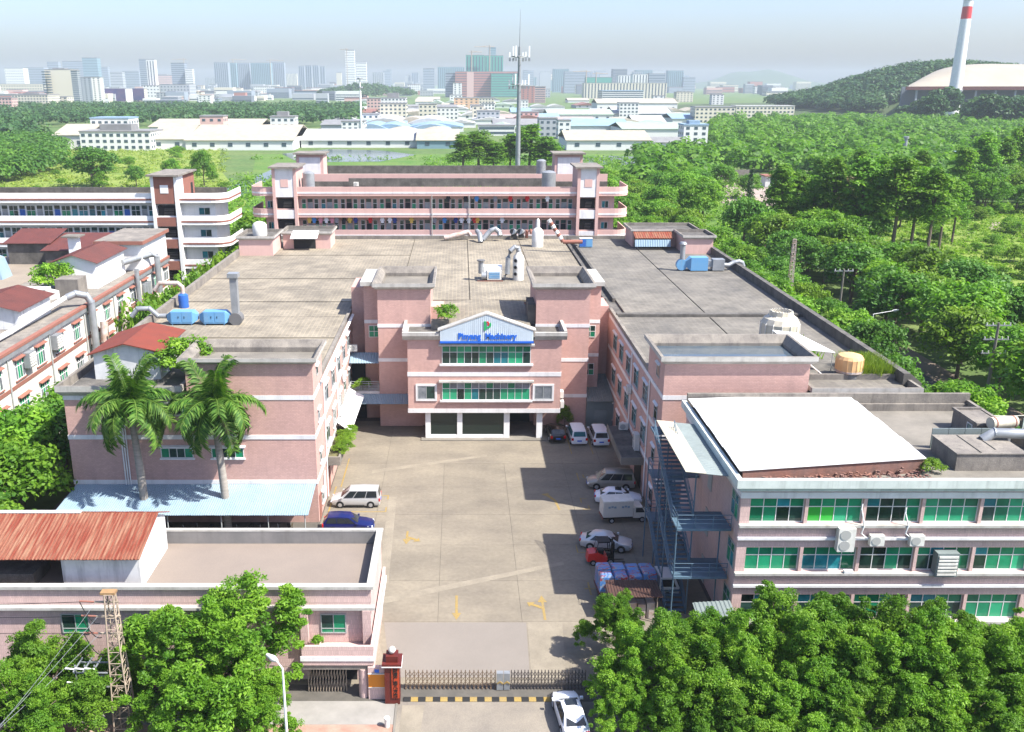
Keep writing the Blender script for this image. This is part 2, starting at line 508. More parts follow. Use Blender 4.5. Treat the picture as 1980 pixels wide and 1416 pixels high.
# parking bay marks
bays = []
for (x0, y0, x1, y1) in [(-12.9, 82.6, -12.75, 88.5), (-12.9, 82.5, -7.2, 82.65), (-7.35, 82.65, -7.2, 83.6), (-7.9, 86.2, -7.2, 86.35), (-7.35, 85.4, -7.2, 86.2),
                         (-12.4, 88.4, -12.25, 96), (-8.2, 70.5, -8.1, 80), (12.4, 90.0, 12.52, 92.0), (13.0, 90.7, 13.12, 91.6), (13.0, 90.7, 13.4, 90.82),
                         (12.0, 84.6, 12.12, 85.7), (12.0, 85.58, 12.7, 85.7), (12.6, 83.2, 12.72, 84), (12.0, 83.1, 12.72, 83.2), (10.4, 74.4, 10.5, 75.8), (10.4, 74.3, 11.1, 74.4),
                         (10.6, 67.2, 10.75, 69.2), (10.25, 68.1, 11.1, 68.25), (10.6, 64.2, 10.75, 65.8), (12.5, 97.3, 12.6, 101.8), (14.9, 97.3, 15.0, 101.8), (17.6, 97.0, 17.7, 101.8)]:
    flat_shape('bay_line', [(x0, y0), (x1, y0), (x1, y1), (x0, y1)], yard)

# road, pavement, driveway in front of the gate
road = structure('road', MB().box(-70, 20, -0.28, 70, 46.6, -0.12), M['asphalt'])
drive = structure('driveway', MB().box(-4.2, 46.6, -0.26, 12.5, 53.6, -0.02), mat('driveway_concrete', (0.24, 0.21, 0.165), (0.17, 0.15, 0.125), 0.25, fine=0.15))
flat_shape('concrete_patch', [(-4.0, 46.7), (-3.9, 53.2), (-2.4, 53.2), (-2.8, 46.7)], drive, -0.012, 'patch')
pav = structure('pavement', MB().box(-40, 46.6, -0.26, -4.35, 51.2, 0.0), M['paving_red'])
structure('forecourt', MB().box(-40, 51.2, -0.26, -4.35, 53.6, 0.012), mat('pale_apron', (0.28, 0.265, 0.24), (0.22, 0.21, 0.19), 0.5))
structure('kerb', MB().box(-4.35, 46.6, -0.26, -4.2, 53.6, 0.06), M['concrete_pale'])
structure('verge', MB().box(12.5, 46.6, -0.26, 70, 53.6, 0.0), groundmat)

# ================================================================== WINDOWS
_wc = {}
def win_meshes(w, h, cols, rows, fm, ft=0.07):
    key = (round(w, 2), round(h, 2), cols, rows, fm)
    if key not in _wc:
        mb = MB()
        mb.box(-w / 2, -0.06, 0, -w / 2 + ft, 0.0, h)
        mb.box(w / 2 - ft, -0.06, 0, w / 2, 0.0, h)
        mb.box(-w / 2 + ft, -0.06, 0, w / 2 - ft, 0.0, ft)
        mb.box(-w / 2 + ft, -0.06, h - ft, w / 2 - ft, 0.0, h)
        panes = []
        zs = [ft] + [ft + (h - 2 * ft) * r for r in rows] + [h - ft]
        pw = (w - 2 * ft) / cols
        for j in range(len(zs) - 1):
            if j: mb.box(-w / 2 + ft, -0.055, zs[j] - ft * .4, w / 2 - ft, 0.0, zs[j] + ft * .4)
            for i in range(cols):
                x0 = -w / 2 + ft + i * pw
                if i: mb.box(x0 - ft * .4, -0.05, zs[j] + (ft * .4 if j else 0), x0 + ft * .4, 0.0, zs[j + 1] - (ft * .4 if j < len(zs) - 2 else 0))
                panes.append((x0 + (ft * .4 if i else 0), zs[j] + (ft * .4 if j else 0), x0 + pw - (ft * .4 if i < cols - 1 else 0), zs[j + 1] - (ft * .4 if j < len(zs) - 2 else 0), i, j))
        _wc[key] = (mb.mesh('window', M[fm]), panes)
    return _wc[key]

FACE = {'S': 0.0, 'E': math.pi / 2, 'N': math.pi, 'W': -math.pi / 2}
def local(parent, p):
    l = root_of(parent).location
    return (p[0] - l.x, p[1] - l.y, p[2] - l.z)

def window(root, x, y, z, w, h, face='S', cols=2, rows=(), fm='frame', glass=('paned',), sill=None, hood=None, name='window', pick=None):
    fme, panes = win_meshes(w, h, cols, rows, fm)
    o = inst(name, fme, root, local(root, (x, y, z)), FACE[face])
    for (x0, z0, x1, z1, i, j) in panes:
        g = pick(i, j) if pick else glass[(i + j * 3 + int(abs(x * 7 + z * 3))) % len(glass)]
        k = ('pane', round(x1 - x0, 2), round(z1 - z0, 2), g)
        if k not in _wc:
            a, b = (x1 - x0) / 2, (z1 - z0) / 2
            _wc[k] = MB().box(-a, -0.025, -b, a, 0.0, b).mesh('pane', M[g])
        inst('pane', _wc[k], o, ((x0 + x1) / 2, 0, (z0 + z1) / 2))
    if sill:
        k = ('sill', round(w, 2), sill)
        if k not in _wc:
            _wc[k] = MB().box(-w / 2 - .12, -0.16, -0.14, w / 2 + .12, 0, -0.004).mesh('sill', M[sill])
        inst('sill', _wc[k], o)
    if hood:
        k = ('hood', round(w, 2), round(h, 2), hood)
        if k not in _wc:
            mb = MB()
            hd = .42 if hood == 'redtrim' else .2
            mb.prism([(0.0, h + .10), (-hd, h + .06), (-hd, h + .14), (0.0, h + .26)], -w / 2 - .18, w / 2 + .18, 'x')
            _wc[k] = mb.mesh('lintel', M[hood])
        inst('lintel', _wc[k], o)
    return o

def corrugated(mb, a, b, c, d, pitch=0.25, amp=0.035, mi=0, th=0.03):
    """ribbed sheet; a-b is the upper edge, d-c the lower edge, ribs run from a to d"""
    a, b, c, d = (Vector(p) for p in (a, b, c, d))
    nrm = (b - a).cross(d - a).normalized()
    if nrm.z < 0: nrm = -nrm
    n = max(2, int((b - a).length / pitch))
    pa, pd, qa, qd = [], [], [], []
    for i in range(n):
        for t, o in ((0.0, 0.0), (0.34, 0.0), (0.5, 1.0), (0.84, 1.0)):
            k = (i + t) / n
            pa.append(a.lerp(b, k) + nrm * amp * o)
            pd.append(d.lerp(c, k) + nrm * amp * o)
    pa.append(b.copy()); pd.append(c.copy())
    m = len(pa)
    n0 = len(mb.v)
    mb.v += [tuple(p) for p in pa] + [tuple(p) for p in pd]
    for i in range(m - 1):
        mb.f.append((n0 + i, n0 + i + 1, n0 + m + i + 1, n0 + m + i)); mb.m.append(mi)
    dn = nrm * -th
    mb.loft([[a + dn, b + dn, c + dn, d + dn], [a + dn * .2, b + dn * .2, c + dn * .2, d + dn * .2]], mi)
    return mb

def sheets(root, name, m, a, b, c, d, n, pitch=0.25, amp=0.035, mats=None):
    a, b, c, d = (Vector(p) for p in (a, b, c, d))
    for i in range(n):
        k0, k1 = i / n, (i + 1) / n
        off = Vector((0, 0, 0.012 * (i % 2)))
        mb = MB()
        corrugated(mb, a.lerp(b, k0) + off, a.lerp(b, k1) + off, d.lerp(c, k1) + off, d.lerp(c, k0) + off, pitch, amp)
        mb.build(name, M[mats[i % len(mats)] if mats else m], root)

def parapet(root, name, m, x0, y0, x1, y1, z0, z1, th=0.3):
    """four-sided parapet ring, inner edge th inside"""
    mb = MB()
    mb.box(x0, y0, z0, x1, y0 + th, z1)
    mb.box(x0, y1 - th, z0, x1, y1, z1)
    mb.box(x0, y0 + th, z0, x0 + th, y1 - th, z1)
    mb.box(x1 - th, y0 + th, z0, x1, y1 - th, z1)
    return mb.build(name, m, root)

def ring(root, name, m, x0, y0, x1, y1, z0, z1, out=0.06):
    """band running round a block, proud of the wall"""
    mb = MB()
    mb.box(x0 - out, y0 - out, z0, x1 + out, y0, z1)
    mb.box(x0 - out, y1, z0, x1 + out, y1 + out, z1)
    mb.box(x0 - out, y0, z0, x0, y1, z1)
    mb.box(x1, y0, z0, x1 + out, y1, z1)
    return mb.build(name, m, root)

def flared(root, name, m, x0, y0, x1, y1, z0, z1, out=0.55, th=0.28, zi=None):
    """cornice that flares outwards to a flat parapet rim"""
    mb = MB()
    o = [(0, 0), (out * .25, 0), (out, (z1 - z0) * .45), (out, z1 - z0)]
    rings = []
    for e, h in o:
        rings.append([(x0 - e, y0 - e, z0 + h), (x1 + e, y0 - e, z0 + h), (x1 + e, y1 + e, z0 + h), (x0 - e, y1 + e, z0 + h)])
    e = out - th
    rings.append([(x0 - e, y0 - e, z1), (x1 + e, y0 - e, z1), (x1 + e, y1 + e, z1), (x0 - e, y1 + e, z1)])
    if zi is not None:                 # inner lining runs down to the sunken floor
        rings.append([(x0 + .262, y0 + .262, z0 + .02), (x1 - .262, y0 + .262, z0 + .02), (x1 - .262, y1 - .262, z0 + .02), (x0 + .262, y1 - .262, z0 + .02)])
        rings.append([(x0 + .262, y0 + .262, zi), (x1 - .262, y0 + .262, zi), (x1 - .262, y1 - .262, zi), (x0 + .262, y1 - .262, zi)])
    else:
        rings.append([(x0 - e, y0 - e, z0 + .1), (x1 + e, y0 - e, z0 + .1), (x1 + e, y1 + e, z0 + .1), (x0 - e, y1 + e, z0 + .1)])
    mb.loft(rings, 0, caps=False)
    for i in range(3 * 4, len(mb.m)):
        mb.m[i] = 1
    return mb.build(name, [m, M['concrete_old']], root)

# ================================================================== MAIN FACTORY
ZR = 13.0
XL0, XL1 = -36.2, -13.4          # left wing
XR0, XR1 = 18.5, 41.5            # right wing
YF, YB = 80.4, 168.0
fac = thing('factory_building', 'large U-shaped pink tiled factory with blue lettered gable at the end of the yard', 'factory', (2.5, 102, 0))
pbox(fac, 'wall', M['pink'], (XL0, YF, 0, XL1, 117.9, ZR - .25))
pbox(fac, 'wall', M['pink'], (XR0, YF, 0, XR1, 117.9, ZR - .25))
pbox(fac, 'wall', M['pink'], (XL0, 117.9, 0, XR1, YB, ZR - .25))
# white bands round the wings
for z in (3.95, 8.45, 12.3):
    pbox(fac, 'trim_band', M['band'], (XL0 - .05, YF - .05, z, XL1 + .05, YF, z + .42), (XL1, YF, z, XL1 + .05, 110.5, z + .42), (XL0 - .05, YF, z, XL0, 117, z + .42))
    pbox(fac, 'trim_band', M['band'], (XR0 - .05, YF - .05, z, XR1 + .05, YF, z + .42), (XR0 - .05, YF, z, XR0, 112, z + .42), (XR1, YF, z, XR1 + .05, 117, z + .42))
# flat roofs: strips of insulation tile, each a slab of its own
yl = [80.9, 99.3, 109, 117, 124.5, 131.8, 140, 150.8, 161, 167.4]
for i in range(len(yl) - 1):
    pbox(fac, 'roof_panel', M['rooftile'], (XL0 + .3, yl[i] + .15, ZR - .234, -8.2 if i > 2 else XL1 - .4, yl[i + 1] - .15, ZR + .05 * (i % 2)))
for x0, x1 in ((-8.1, 1.2), (1.3, 10.4), (10.5, 18.4)):
    pbox(fac, 'roof_panel', M['rooftile'], (x0, 118.2, ZR - .234, x1, 167.4, ZR + .015 + .01 * (x0 > 0)))
for x0, x1, y0, y1 in ((18.9, 29.9, 80.9, 108.8), (30.05, 41.2, 80.9, 108.8), (20.2, 29.9, 109.9, 167.4), (30.05, 41.2, 109.9, 167.4)):
    pbox(fac, 'roof_panel', M['rooftile2'], (x0, y0, ZR - .234, x1, y1, ZR + .01 + .012 * (x0 > 30)))
pbox(fac, 'seam_shade_base', M['concrete_dark'], (XL0 + .3, 86.1, ZR - .25, XL1 - .1, 117.9, ZR - .235), (XL0 + .3, 117.9, ZR - .25, XR1 - .3, 167.4, ZR - .235), (XR0 + .1, 87.6, ZR - .25, XR1 - .3, 117.9, ZR - .235))  # dark sheet paints the shadow of the panel steps into the seams
pbox(fac, 'roof_ridge', M['concrete_dark'], (18.9, 108.9, ZR - .25, 41.2, 109.8, ZR + .35))
pbox(fac, 'roof_gutter', M['concrete_dark'], (18.55, 117.9, ZR - .25, 18.9, 166, ZR + .28), (19.75, 117.9, ZR - .25, 20.1, 166, ZR + .28))
pbox(fac, 'roof_gutter', M['concrete_old'], (-36, 167.5, ZR - .25, 41.2, 167.9, ZR + .55))
pbox(fac, 'roof_curb', M['concrete_old'], (XL1 - .38, 86.2, ZR - .25, XL1 - .02, 112.5, ZR + .22))
pbox(fac, 'roof_curb', M['concrete_old'], (XR0 + .02, 86.2, ZR - .25, XR0 + .38, 113, ZR + .22))
# sloping parapets at the outer edges
MB().prism([(XL0 - 1.5, ZR + .1), (XL0 - 1.5, ZR - .5), (XL0 + .28, ZR - .5), (XL0 + .28, ZR + 1.0), (XL0 - .2, ZR + 1.0)], 93.5, YB).build('parapet', M['concrete_old'], fac)
MB().prism([(XR1 + 1.5, ZR + .2), (XR1 + 1.5, ZR - .5), (XR1 - .28, ZR - .5), (XR1 - .28, ZR + 1.15), (XR1 + .35, ZR + 1.15)], 82.5, YB).build('parapet', M['concrete_dark'], fac)
# long drainpipes laid along the left wing's roof edge
for k in range(3):
    MB().tube([(XL1 + .18 + .1 * k, 84, ZR - .1 - .03 * k), (XL1 + .18 + .1 * k, 111, ZR - .1 - .03 * k)], .05, 6).build('pipe', M['white'], fac)
# left wing front: tank block, lower corner roof
pbox(fac, 'tank_wall', M['pink'], (-24.9, YF - .012, ZR - .25, XL1 + .012, 86, 15.2))
parapet(fac, 'tank_wall', M['pink'], -24.9, YF - .012, XL1 + .012, 86, 15.2, 15.75, .26)
flared(fac, 'cornice', M['cornice'], -24.9, YF, XL1, 86, 15.75, 16.35, .5, zi=15.22)
pbox(fac, 'tank_floor', M['concrete_pale'], (-24.63, YF + .27, 15.2, XL1 - .27, 85.73, 15.3))
flared(fac, 'cornice', M['cornice'], XL0, YF, -25.7, 93.0, 12.75, 13.75, .5)
pbox(fac, 'roof_panel', M['concrete_dark'], (XL0 + .05, YF + .05, 12.8, -25.4, 92.9, 13.05))
# right wing front: water tank block
pbox(fac, 'tank_wall', M['pink'], (XR0 - .012, YF - .012, ZR - .25, 31.6, 87.5, 15.2))
parapet(fac, 'tank_wall', M['pink'], XR0 - .012, YF - .012, 31.6, 87.5, 15.2, 15.75, .26)
flared(fac, 'cornice', M['cornice'], XR0, YF, 31.6, 87.5, 15.75, 16.5, .5, zi=15.22)
pbox(fac, 'tank_water', M['watertank'], (XR0 + .27, YF + .27, 15.2, 31.33, 87.23, 15.5))
flared(fac, 'cornice', M['cornice'], 32.3, YF, XR1, 84.0, 12.75, 13.55, .45)
# left front windows, drainpipes
for x, z, w in ((-26.0, 10.9, 2.4), (-26.3, 6.6, 3.0), (-21.6, 6.6, 3.0)):
    window(fac, x, YF - .01, z, w, 1.0, 'S', 4, (), 'frame', ('paned', 'paned', 'paneg'), sill='band', hood='band')
for k in range(3):
    MB().tube([(-31.3 + .22 * k, YF - .12, 3.6), (-31.3 + .22 * k, YF - .12, 11.0 - k * .2)], .06, 6).build('pipe', M['white'], fac)
# yard-side windows of the wings (three storeys)
for i, y in enumerate((83.0, 88.2, 93.2, 98.0, 102.6, 107)):
    for j, z in enumerate((1.0, 5.2, 9.4)):
        w = 1.0 if i == 0 else 2.3
        if not (j == 0 and i in (1, 2)):
            window(fac, XL1 + .01, y, z, w, 2.0 if i else 1.1, 'E', 2 if i else 1, (0.68,), 'framegrey', ('paned', 'paned', 'panew'), sill='band', hood='band')
        if not (j == 0 and i in (1, 2)):
            window(fac, XR0 - .01, y, z, w if i else 1.3, 2.0 if i else 1.5, 'W', 2 if i else 1, (0.68,), 'framegrey', ('paned', 'paned', 'panet'), sill='pink2', hood='band')
window(fac, XL1 + .01, 83.0, 13.9, 1.1, .9, 'E', 1, (), 'framegrey', ('paned',), hood='band')
window(fac, XR0 - .025, 83.0, 13.7, 1.2, 1.2, 'W', 2, (), 'framegrey', ('paned',), hood='band')
for y in (86.0, 95.6):
    MB().tube([(XL1 + .12, y, .1), (XL1 + .12, y, 12.2)], .07, 6).build('pipe', M['white'], fac)
    MB().tube([(XR0 - .12, y, .1), (XR0 - .12, y, 12.4)], .07, 6).build('pipe', M['white'], fac)
# doors in the yard-side walls
pbox(fac, 'door', M['redtrim'], (XL1, 86.6, .02, XL1 + .08, 88.2, 2.6))
pbox(fac, 'door', M['redtrim'], (XL1, 80.9, .02, XL1 + .06, 82.0, 2.5))
pbox(fac, 'doorway', M['darkglass'], (XR0 - .05, 88.0, .02, XR0, 91.4, 2.9))
pbox(fac, 'door', M['dark'], (XR0 - .04, 82.2, .02, XR0, 83.4, 2.3))
# porch slabs: the left one planted, the right one blackened
pbox(fac, 'porch', M['concrete_pale'], (XL1 + .055, 86.2, 3.35, -12.0, 95.0, 3.7), (XL1 + .055, 86.2, 3.7, -12.0, 86.4, 4.25), (-12.2, 86.4, 3.7, -12.0, 94.8, 4.25), (XL1 + .055, 94.8, 3.7, -12.0, 95.0, 4.25))
pbox(fac, 'planting_bed', mat('mossy_bed', (0.16, 0.15, 0.06), (0.10, 0.09, 0.05), 0.8, fine=.2), (XL1 + .06, 86.4, 3.7, -12.2, 94.8, 3.95))
pbox(fac, 'porch', M['concrete_dark'], (16.3, 87.0, 3.2, XR0 - .055, 96.6, 3.7))
pbox(fac, 'porch_fascia', M['concrete_pale'], (16.2, 86.9, 3.1, XR0 - .055, 86.99, 3.9), (16.2, 87.0, 3.1, 16.29, 96.6, 3.9))
# lettered banner on the left corner and white slatted awning along the left wall
pbox(fac, 'awning_sheet', M['whitesheet'], (XL1 + .06, 83.8, .5, XL1 + .1, 84.9, 3.4))
MB().loft([[(XL1 + .06, 94.2, 5.0), (-11.6, 92.6, 4.4), (-11.4, 104.4, 4.5), (XL1 + .06, 105.6, 5.1)], [(XL1 + .06, 94.2, 5.05), (-11.6, 92.6, 4.45), (-11.4, 104.4, 4.55), (XL1 + .06, 105.6, 5.15)]]).build('awning', M['whitesheet'], fac)

# ---- central block, its towers and the recesses
CX0, CX1, CY = -6.0, 11.5, 101.6
pbox(fac, 'wall', M['pink'], (CX0, CY, 3.4, CX1, 117.85, 12.2))
pbox(fac, 'wall', M['pink'], (CX0 + .4, 107.6, 0, CX1 - .4, 117.8, 3.4))
for z, h in ((3.42, .5), (7.85, .5)):
    pbox(fac, 'trim_band', M['band'], (CX0 - .05, CY - .05, z, CX1 + .05, CY, z + h), (CX0 - .05, CY, z, CX0, 106, z + h), (CX1, CY, z, CX1 + .05, 106, z + h))
# flared parapet around the central roof, open behind the gable
for x0, x1, sgn in ((CX0, -1.9, -1), (8.4, CX1, 1)):
    mb = MB()
    e = .55
    xa, xb = (x0 - e, x1) if sgn < 0 else (x0, x1 + e)
    mb.prism([(CY, 12.2), (CY - .15, 12.2), (CY - e, 12.75), (CY - e, 13.15), (CY - .2, 13.15), (CY - .2, 12.45), (CY, 12.45)], xa, xb, 'x')
    xo = x0 if sgn < 0 else x1
    mb.prism([(xo, 12.2), (xo + sgn * .15, 12.2), (xo + sgn * e, 12.75), (xo + sgn * e, 13.3), (xo + sgn * .2, 13.3), (xo + sgn * .2, 12.45), (xo, 12.45)], CY - .19, 106.3, 'y')
    mb.build('cornice', M['cornice'], fac)
pbox(fac, 'roof_panel', M['concrete_dark'], (CX0 + .02, CY + .02, 12.2, CX1 - .02, 118.1, 12.5))
# low pitched tiled roof rising behind the gable
GX0, GX1, GZ0, GZ1 = -2.25, 8.2, 13.35, 15.25
gm = (GX0 + GX1) / 2
MB().loft([[(GX0, y, 12.4), (GX1, y, 12.4), (GX1, y, e), (gm, y, r), (GX0, y, e)] for y, e, r in ((CY + .1, 13.0, 14.5), (106, 12.9, 13.7), (118.1, 12.9, 13.05))]).build('gable_roof', M['rooftile'], fac)
MB().prism([(GX0, 12.5), (GX1, 12.5), (GX1, GZ0 - .05), (gm, GZ1 - .1), (GX0, GZ0 - .05)], CY + .095, CY + .35).build('gable_back', M['concrete_old'], fac)
# gable sign: ribbed sheet with its border
sign = MB()
n = 46
for i in range(n):
    xa = GX0 + (GX1 - GX0) * i / n
    xb = GX0 + (GX1 - GX0) * (i + .72) / n
    top = lambda x: GZ0 + (GZ1 - GZ0) * (1 - abs(x - gm) / (gm - GX0))
    sign.loft([[(xa, CY - .65, 12.02), (xb, CY - .65, 12.02), (xb, CY - .65, top(xb)), (xa, CY - .65, top(xa))], [(xa, CY - .58, 12.02), (xb, CY - .58, 12.02), (xb, CY - .58, top(xb)), (xa, CY - .58, top(xa))]])
sign.prism([(GX0, 12.0), (GX1, 12.0), (GX1, GZ0), (gm, GZ1), (GX0, GZ0)], CY - .579, CY + .09)
sg = sign.build('gable_sign', mat('ribbed_sign_sheet', (0.60, 0.68, 0.72), (0.52, 0.60, 0.65), 0.5, rough=.5, streak=.25), fac)
pbox(sg, 'sign_stripe', M['bluepaint'], (GX0 - .05, CY - .71, 11.95, GX1 + .05, CY - .652, 12.2))
MB().prism([(GX0 - .3, GZ0 - .05), (gm, GZ1 + .02), (GX1 + .3, GZ0 - .05), (GX1 + .3, GZ0 + .1), (gm, GZ1 + .18), (GX0 - .3, GZ0 + .1)], CY - .7, CY + .5).build('sign_coping', M['cornice'], sg)

def text_part(name, body, m, parent, loc, size, face='S', bold=0.0, depth=0.02, align='CENTER', shear=0.0, sx=1.0, spacing=1.0):
    cu = bpy.data.curves.new(name, 'FONT')
    cu.body = body
    cu.size = size
    cu.extrude = depth
    cu.offset = bold
    cu.align_x = align
    cu.shear = shear
    cu.space_character = spacing
    cu.resolution_u = 3
    t = bpy.data.objects.new(name + '_curve', cu)
    COL.objects.link(t)
    bpy.context.view_layer.update()
    me = bpy.data.meshes.new_from_object(t.evaluated_get(bpy.context.evaluated_depsgraph_get()))
    bpy.data.objects.remove(t)
    rot = Matrix.Rotation(FACE[face], 4, 'Z') @ Matrix.Rotation(math.pi / 2, 4, 'X') @ Matrix.Diagonal((sx, 1, 1, 1))
    me.transform(rot)
    me.name = name
    me.materials.clear()
    me.materials.append(m)
    o = bpy.data.objects.new(name, me)
    COL.objects.link(o)
    if parent is not None:
        o.parent = parent
        o.location = local(parent, loc)
    else:
        o.location = loc
    return o
text_part('lettering', 'Pinyang  Machinery', M['bluepaint'], sg, (gm + .05, CY - .69, 12.45), 0.94, bold=0.045, depth=.03, sx=.86, spacing=1.04)
# emblem: green P whose bowl opens round a red curl
pm = MB()
pm.box(gm - .32, CY - .73, 13.45, gm - .10, CY - .66, 14.5)
def arcband(mb, cx, cz, r0, r1, a0, a1, y0, y1, n=12):
    pts = [(cx + r1 * math.cos(a0 + (a1 - a0) * i / n), cz + r1 * math.sin(a0 + (a1 - a0) * i / n)) for i in range(n + 1)]
    pts += [(cx + r0 * math.cos(a1 + (a0 - a1) * i / n), cz + r0 * math.sin(a1 + (a0 - a1) * i / n)) for i in range(n + 1)]
    mb.prism(pts, y0, y1)
arcband(pm, gm + .05, 14.12, .26, .44, -math.pi * .5, math.pi * .18, CY - .73, CY - .66)
pm.box(gm - .10, CY - .73, 13.68, gm + .05, CY - .66, 13.84)
pm.build('emblem', M['greenpaint'], sg)
pr = MB()
arcband(pr, gm - .02, 14.22, .12, .28, -math.pi * .35, math.pi * .5, CY - .74, CY - .67)
pr.build('emblem_curl', M['redpaint'], sg)
# two long window bands
for z, gl in ((9.35, ('paned', 'paned', 'panet', 'paneg', 'paned', 'paned')), (5.0, ('paneg2', 'paned', 'paneg', 'paned', 'paned', 'paneg2'))):
    seq = [rng.choice(gl) for _ in range(24)]
    if z < 6: seq = ['paneg2', 'paneg2', 'paned', 'paneg2', 'panet', 'paned', 'paned', 'paned', 'paneg2', 'paneg2', 'paneg2', 'paneg2'] * 2
    else: seq = ['paned', 'paned', 'paneg', 'paned', 'paned', 'paneg', 'paned', 'panet', 'panet', 'paneg2', 'paneg2', 'paned'] * 2
    window(fac, gm - .02, CY - .05, z, 10.1, 2.15, 'S', 12, (.66,), 'frame', pick=lambda i, j, s=seq, zz=z: (s[i] if j == 0 else ('paneg' if zz > 6 else 'panew' if i % 3 else 'paneg')))
    pbox(fac, 'sill', M['band'], (GX0 - .1, CY - .3, z - .2, GX1 + .1, CY, z - .004))
    if z < 6: pbox(fac, 'hood', M['cornice'], (GX0 - .2, CY - .5, z + 2.2, GX1 + .2, CY, z + 2.4))
    else: pbox(fac, 'hood', M['cornice'], (GX0 - .2, CY - .56, z + 2.2, GX1 + .2, CY, z + 2.42))
for x, g in ((-3.9, ('panew', 'paned')), (10.0 - .45, ('panew', 'panew'))):
    window(fac, x, CY - .02, 5.1, 2.0, 1.6, 'S', 2, (), 'framegrey', g)
    pbox(fac, 'window_surround', M['band'], (x - 1.22, CY - .1, 4.88, x - 1.01, CY, 6.92), (x + 1.01, CY - .1, 4.88, x + 1.22, CY, 6.92), (x - 1.01, CY - .1, 6.71, x + 1.01, CY, 6.92), (x - 1.01, CY - .1, 4.88, x + 1.01, CY, 5.09))
# ground floor: white frames, dark glass, open bay
yc = 102.0
cols = [(823, 833), (884, 894), (974, 985), (1037, 1048)]
cxs = [(gy(a, 840, yc)[0], gy(b, 840, yc)[0]) for a, b in cols]
for a, b in cxs:
    pbox(fac, 'column', M['white'], (a, yc, .15, b, yc + .6, 3.395))
for i in (0, 1):
    a, b = cxs[i][1], cxs[i + 1][0]
    pbox(fac, 'shop_window', M['darkglass'], (a, yc + .12, .55, b, yc + .18, 3.39))
    pbox(fac, 'plinth', M['white'], (a, yc + .02, .15, b, yc + .25, .55))
pbox(fac, 'entrance_step', M['concrete_pale'], (cxs[0][0] - .5, 101.32, 0, CX1, 107.55, .15))
pbox(fac, 'back_door', M['dark'], (cxs[2][1] + .3, 107.5, .16, cxs[3][0] - .4, 107.6, 2.8))
# stair towers
for (x0, x1, xs0, xs1) in ((-9.7, -3.5, -11.6, -9.7), (8.9, 15.2, 15.2, 16.9)):
    pbox(fac, 'tower_wall', M['pink'], (x0, 106.3, 0, x1, 116, 16.5))
    parapet(fac, 'tower_wall', M['pink'], x0, 106.3, x1, 116, 16.5, 17.0, .26)
    pbox(fac, 'tower_wall', M['pink'], (xs0, 109.3, 0, xs1, 116.6, 16.8))
    flared(fac, 'cornice', M['cornice'], x0, 106.3, x1, 116, 17.0, 17.75, .55, zi=16.52)
    pbox(fac, 'tower_roof', M['concrete_pale'], (x0 + .27, 106.57, 16.5, x1 - .27, 115.73, 16.6))
    for z in (3.7, 8.2, 12.4):
        pbox(fac, 'trim_band', M['band'], (x0 - .05, 106.25, z, x1 + .05, 106.3, z + .42), (x0 - .05 if x0 < 0 else x1, 106.3, z, x0 if x0 < 0 else x1 + .05, 109.2, z + .42))
        pbox(fac, 'trim_band', M['band'], (xs0, 109.25, z - .25, xs1, 109.3, z + .17))
    xo = xs0 if x0 < 0 else xs1
    pbox(fac, 'cornice', M['cornice'], (xs0 - (.35 if x0 < 0 else 0), 108.9, 16.8, xs1 + (.35 if x0 > 0 else 0), 117, 17.3))
    xm = (xs0 + xs1) / 2
    for z in (5.6, 10.4):
        if x0 < 0 and z < 7: continue
        window(fac, xm + (0.2 if x0 < 0 else -.3), 109.28, z, 1.3, 1.5, 'S', 2, (.5,), 'frame', ('paneg', 'paned') if x0 > 0 else ('paneg',))
# roof hatch house beside the left tower and railings beside the right
pbox(fac, 'hatch_house', M['pink'], (-3.5, 108.5, 12.5, -2.0, 111.5, 14.4))
pbox(fac, 'planter_box', M['concrete_old'], (-3.4, 105.0, 12.5, -1.3, 106.1, 13.5))
pbox(fac, 'hatch_house', M['concrete_dark'], (8.0, 107.0, 12.5, 8.85, 111, 15.0))
# recess between left wing and tower
pbox(fac, 'recess_wall', M['pink'], (XL1 + .01, 112.0, 0, -11.61, 117.8, 16.0))
pbox(fac, 'recess_slab', M['band'], (XL1 + .06, 106.6, 4.05, -9.75, 111.95, 4.35))
pbox(fac, 'recess_shade_panel', M['dark'], (XL1 + .1, 109.2, 4.36, -11.65, 109.25, 7.6))  # solid dark panels, recess shade put into their colour
pbox(fac, 'recess_shade_panel', M['dark'], (XL1 + .1, 109.0, .05, -11.65, 109.05, 3.9))
rl = MB()
for z in (4.7, 5.0, 5.3, 5.55):
    rl.box(XL1 + .1, 106.62, z, -9.8, 106.68, z + .05)
for x in np.linspace(XL1 + .15, -9.9, 4):
    rl.box(x - .03, 106.6, 4.35, x + .03, 106.66, 5.6)
rl.build('railing', M['framegrey'], fac)
mb = MB(); corrugated(mb, (-13.3, 106.25, 4.15), (-6.05, 106.25, 4.15), (-6.05, 104.0, 3.65), (-12.2, 104.0, 3.65), .3, .04)
mb.build('awning', M['bluesheet'], fac)
mb = MB(); corrugated(mb, (-13.3, 108.8, 8.6), (-9.75, 108.8, 8.6), (-9.75, 106.6, 7.9), (-13.3, 106.6, 7.9), .3, .04)
mb.build('awning', M['bluesheet'], fac)
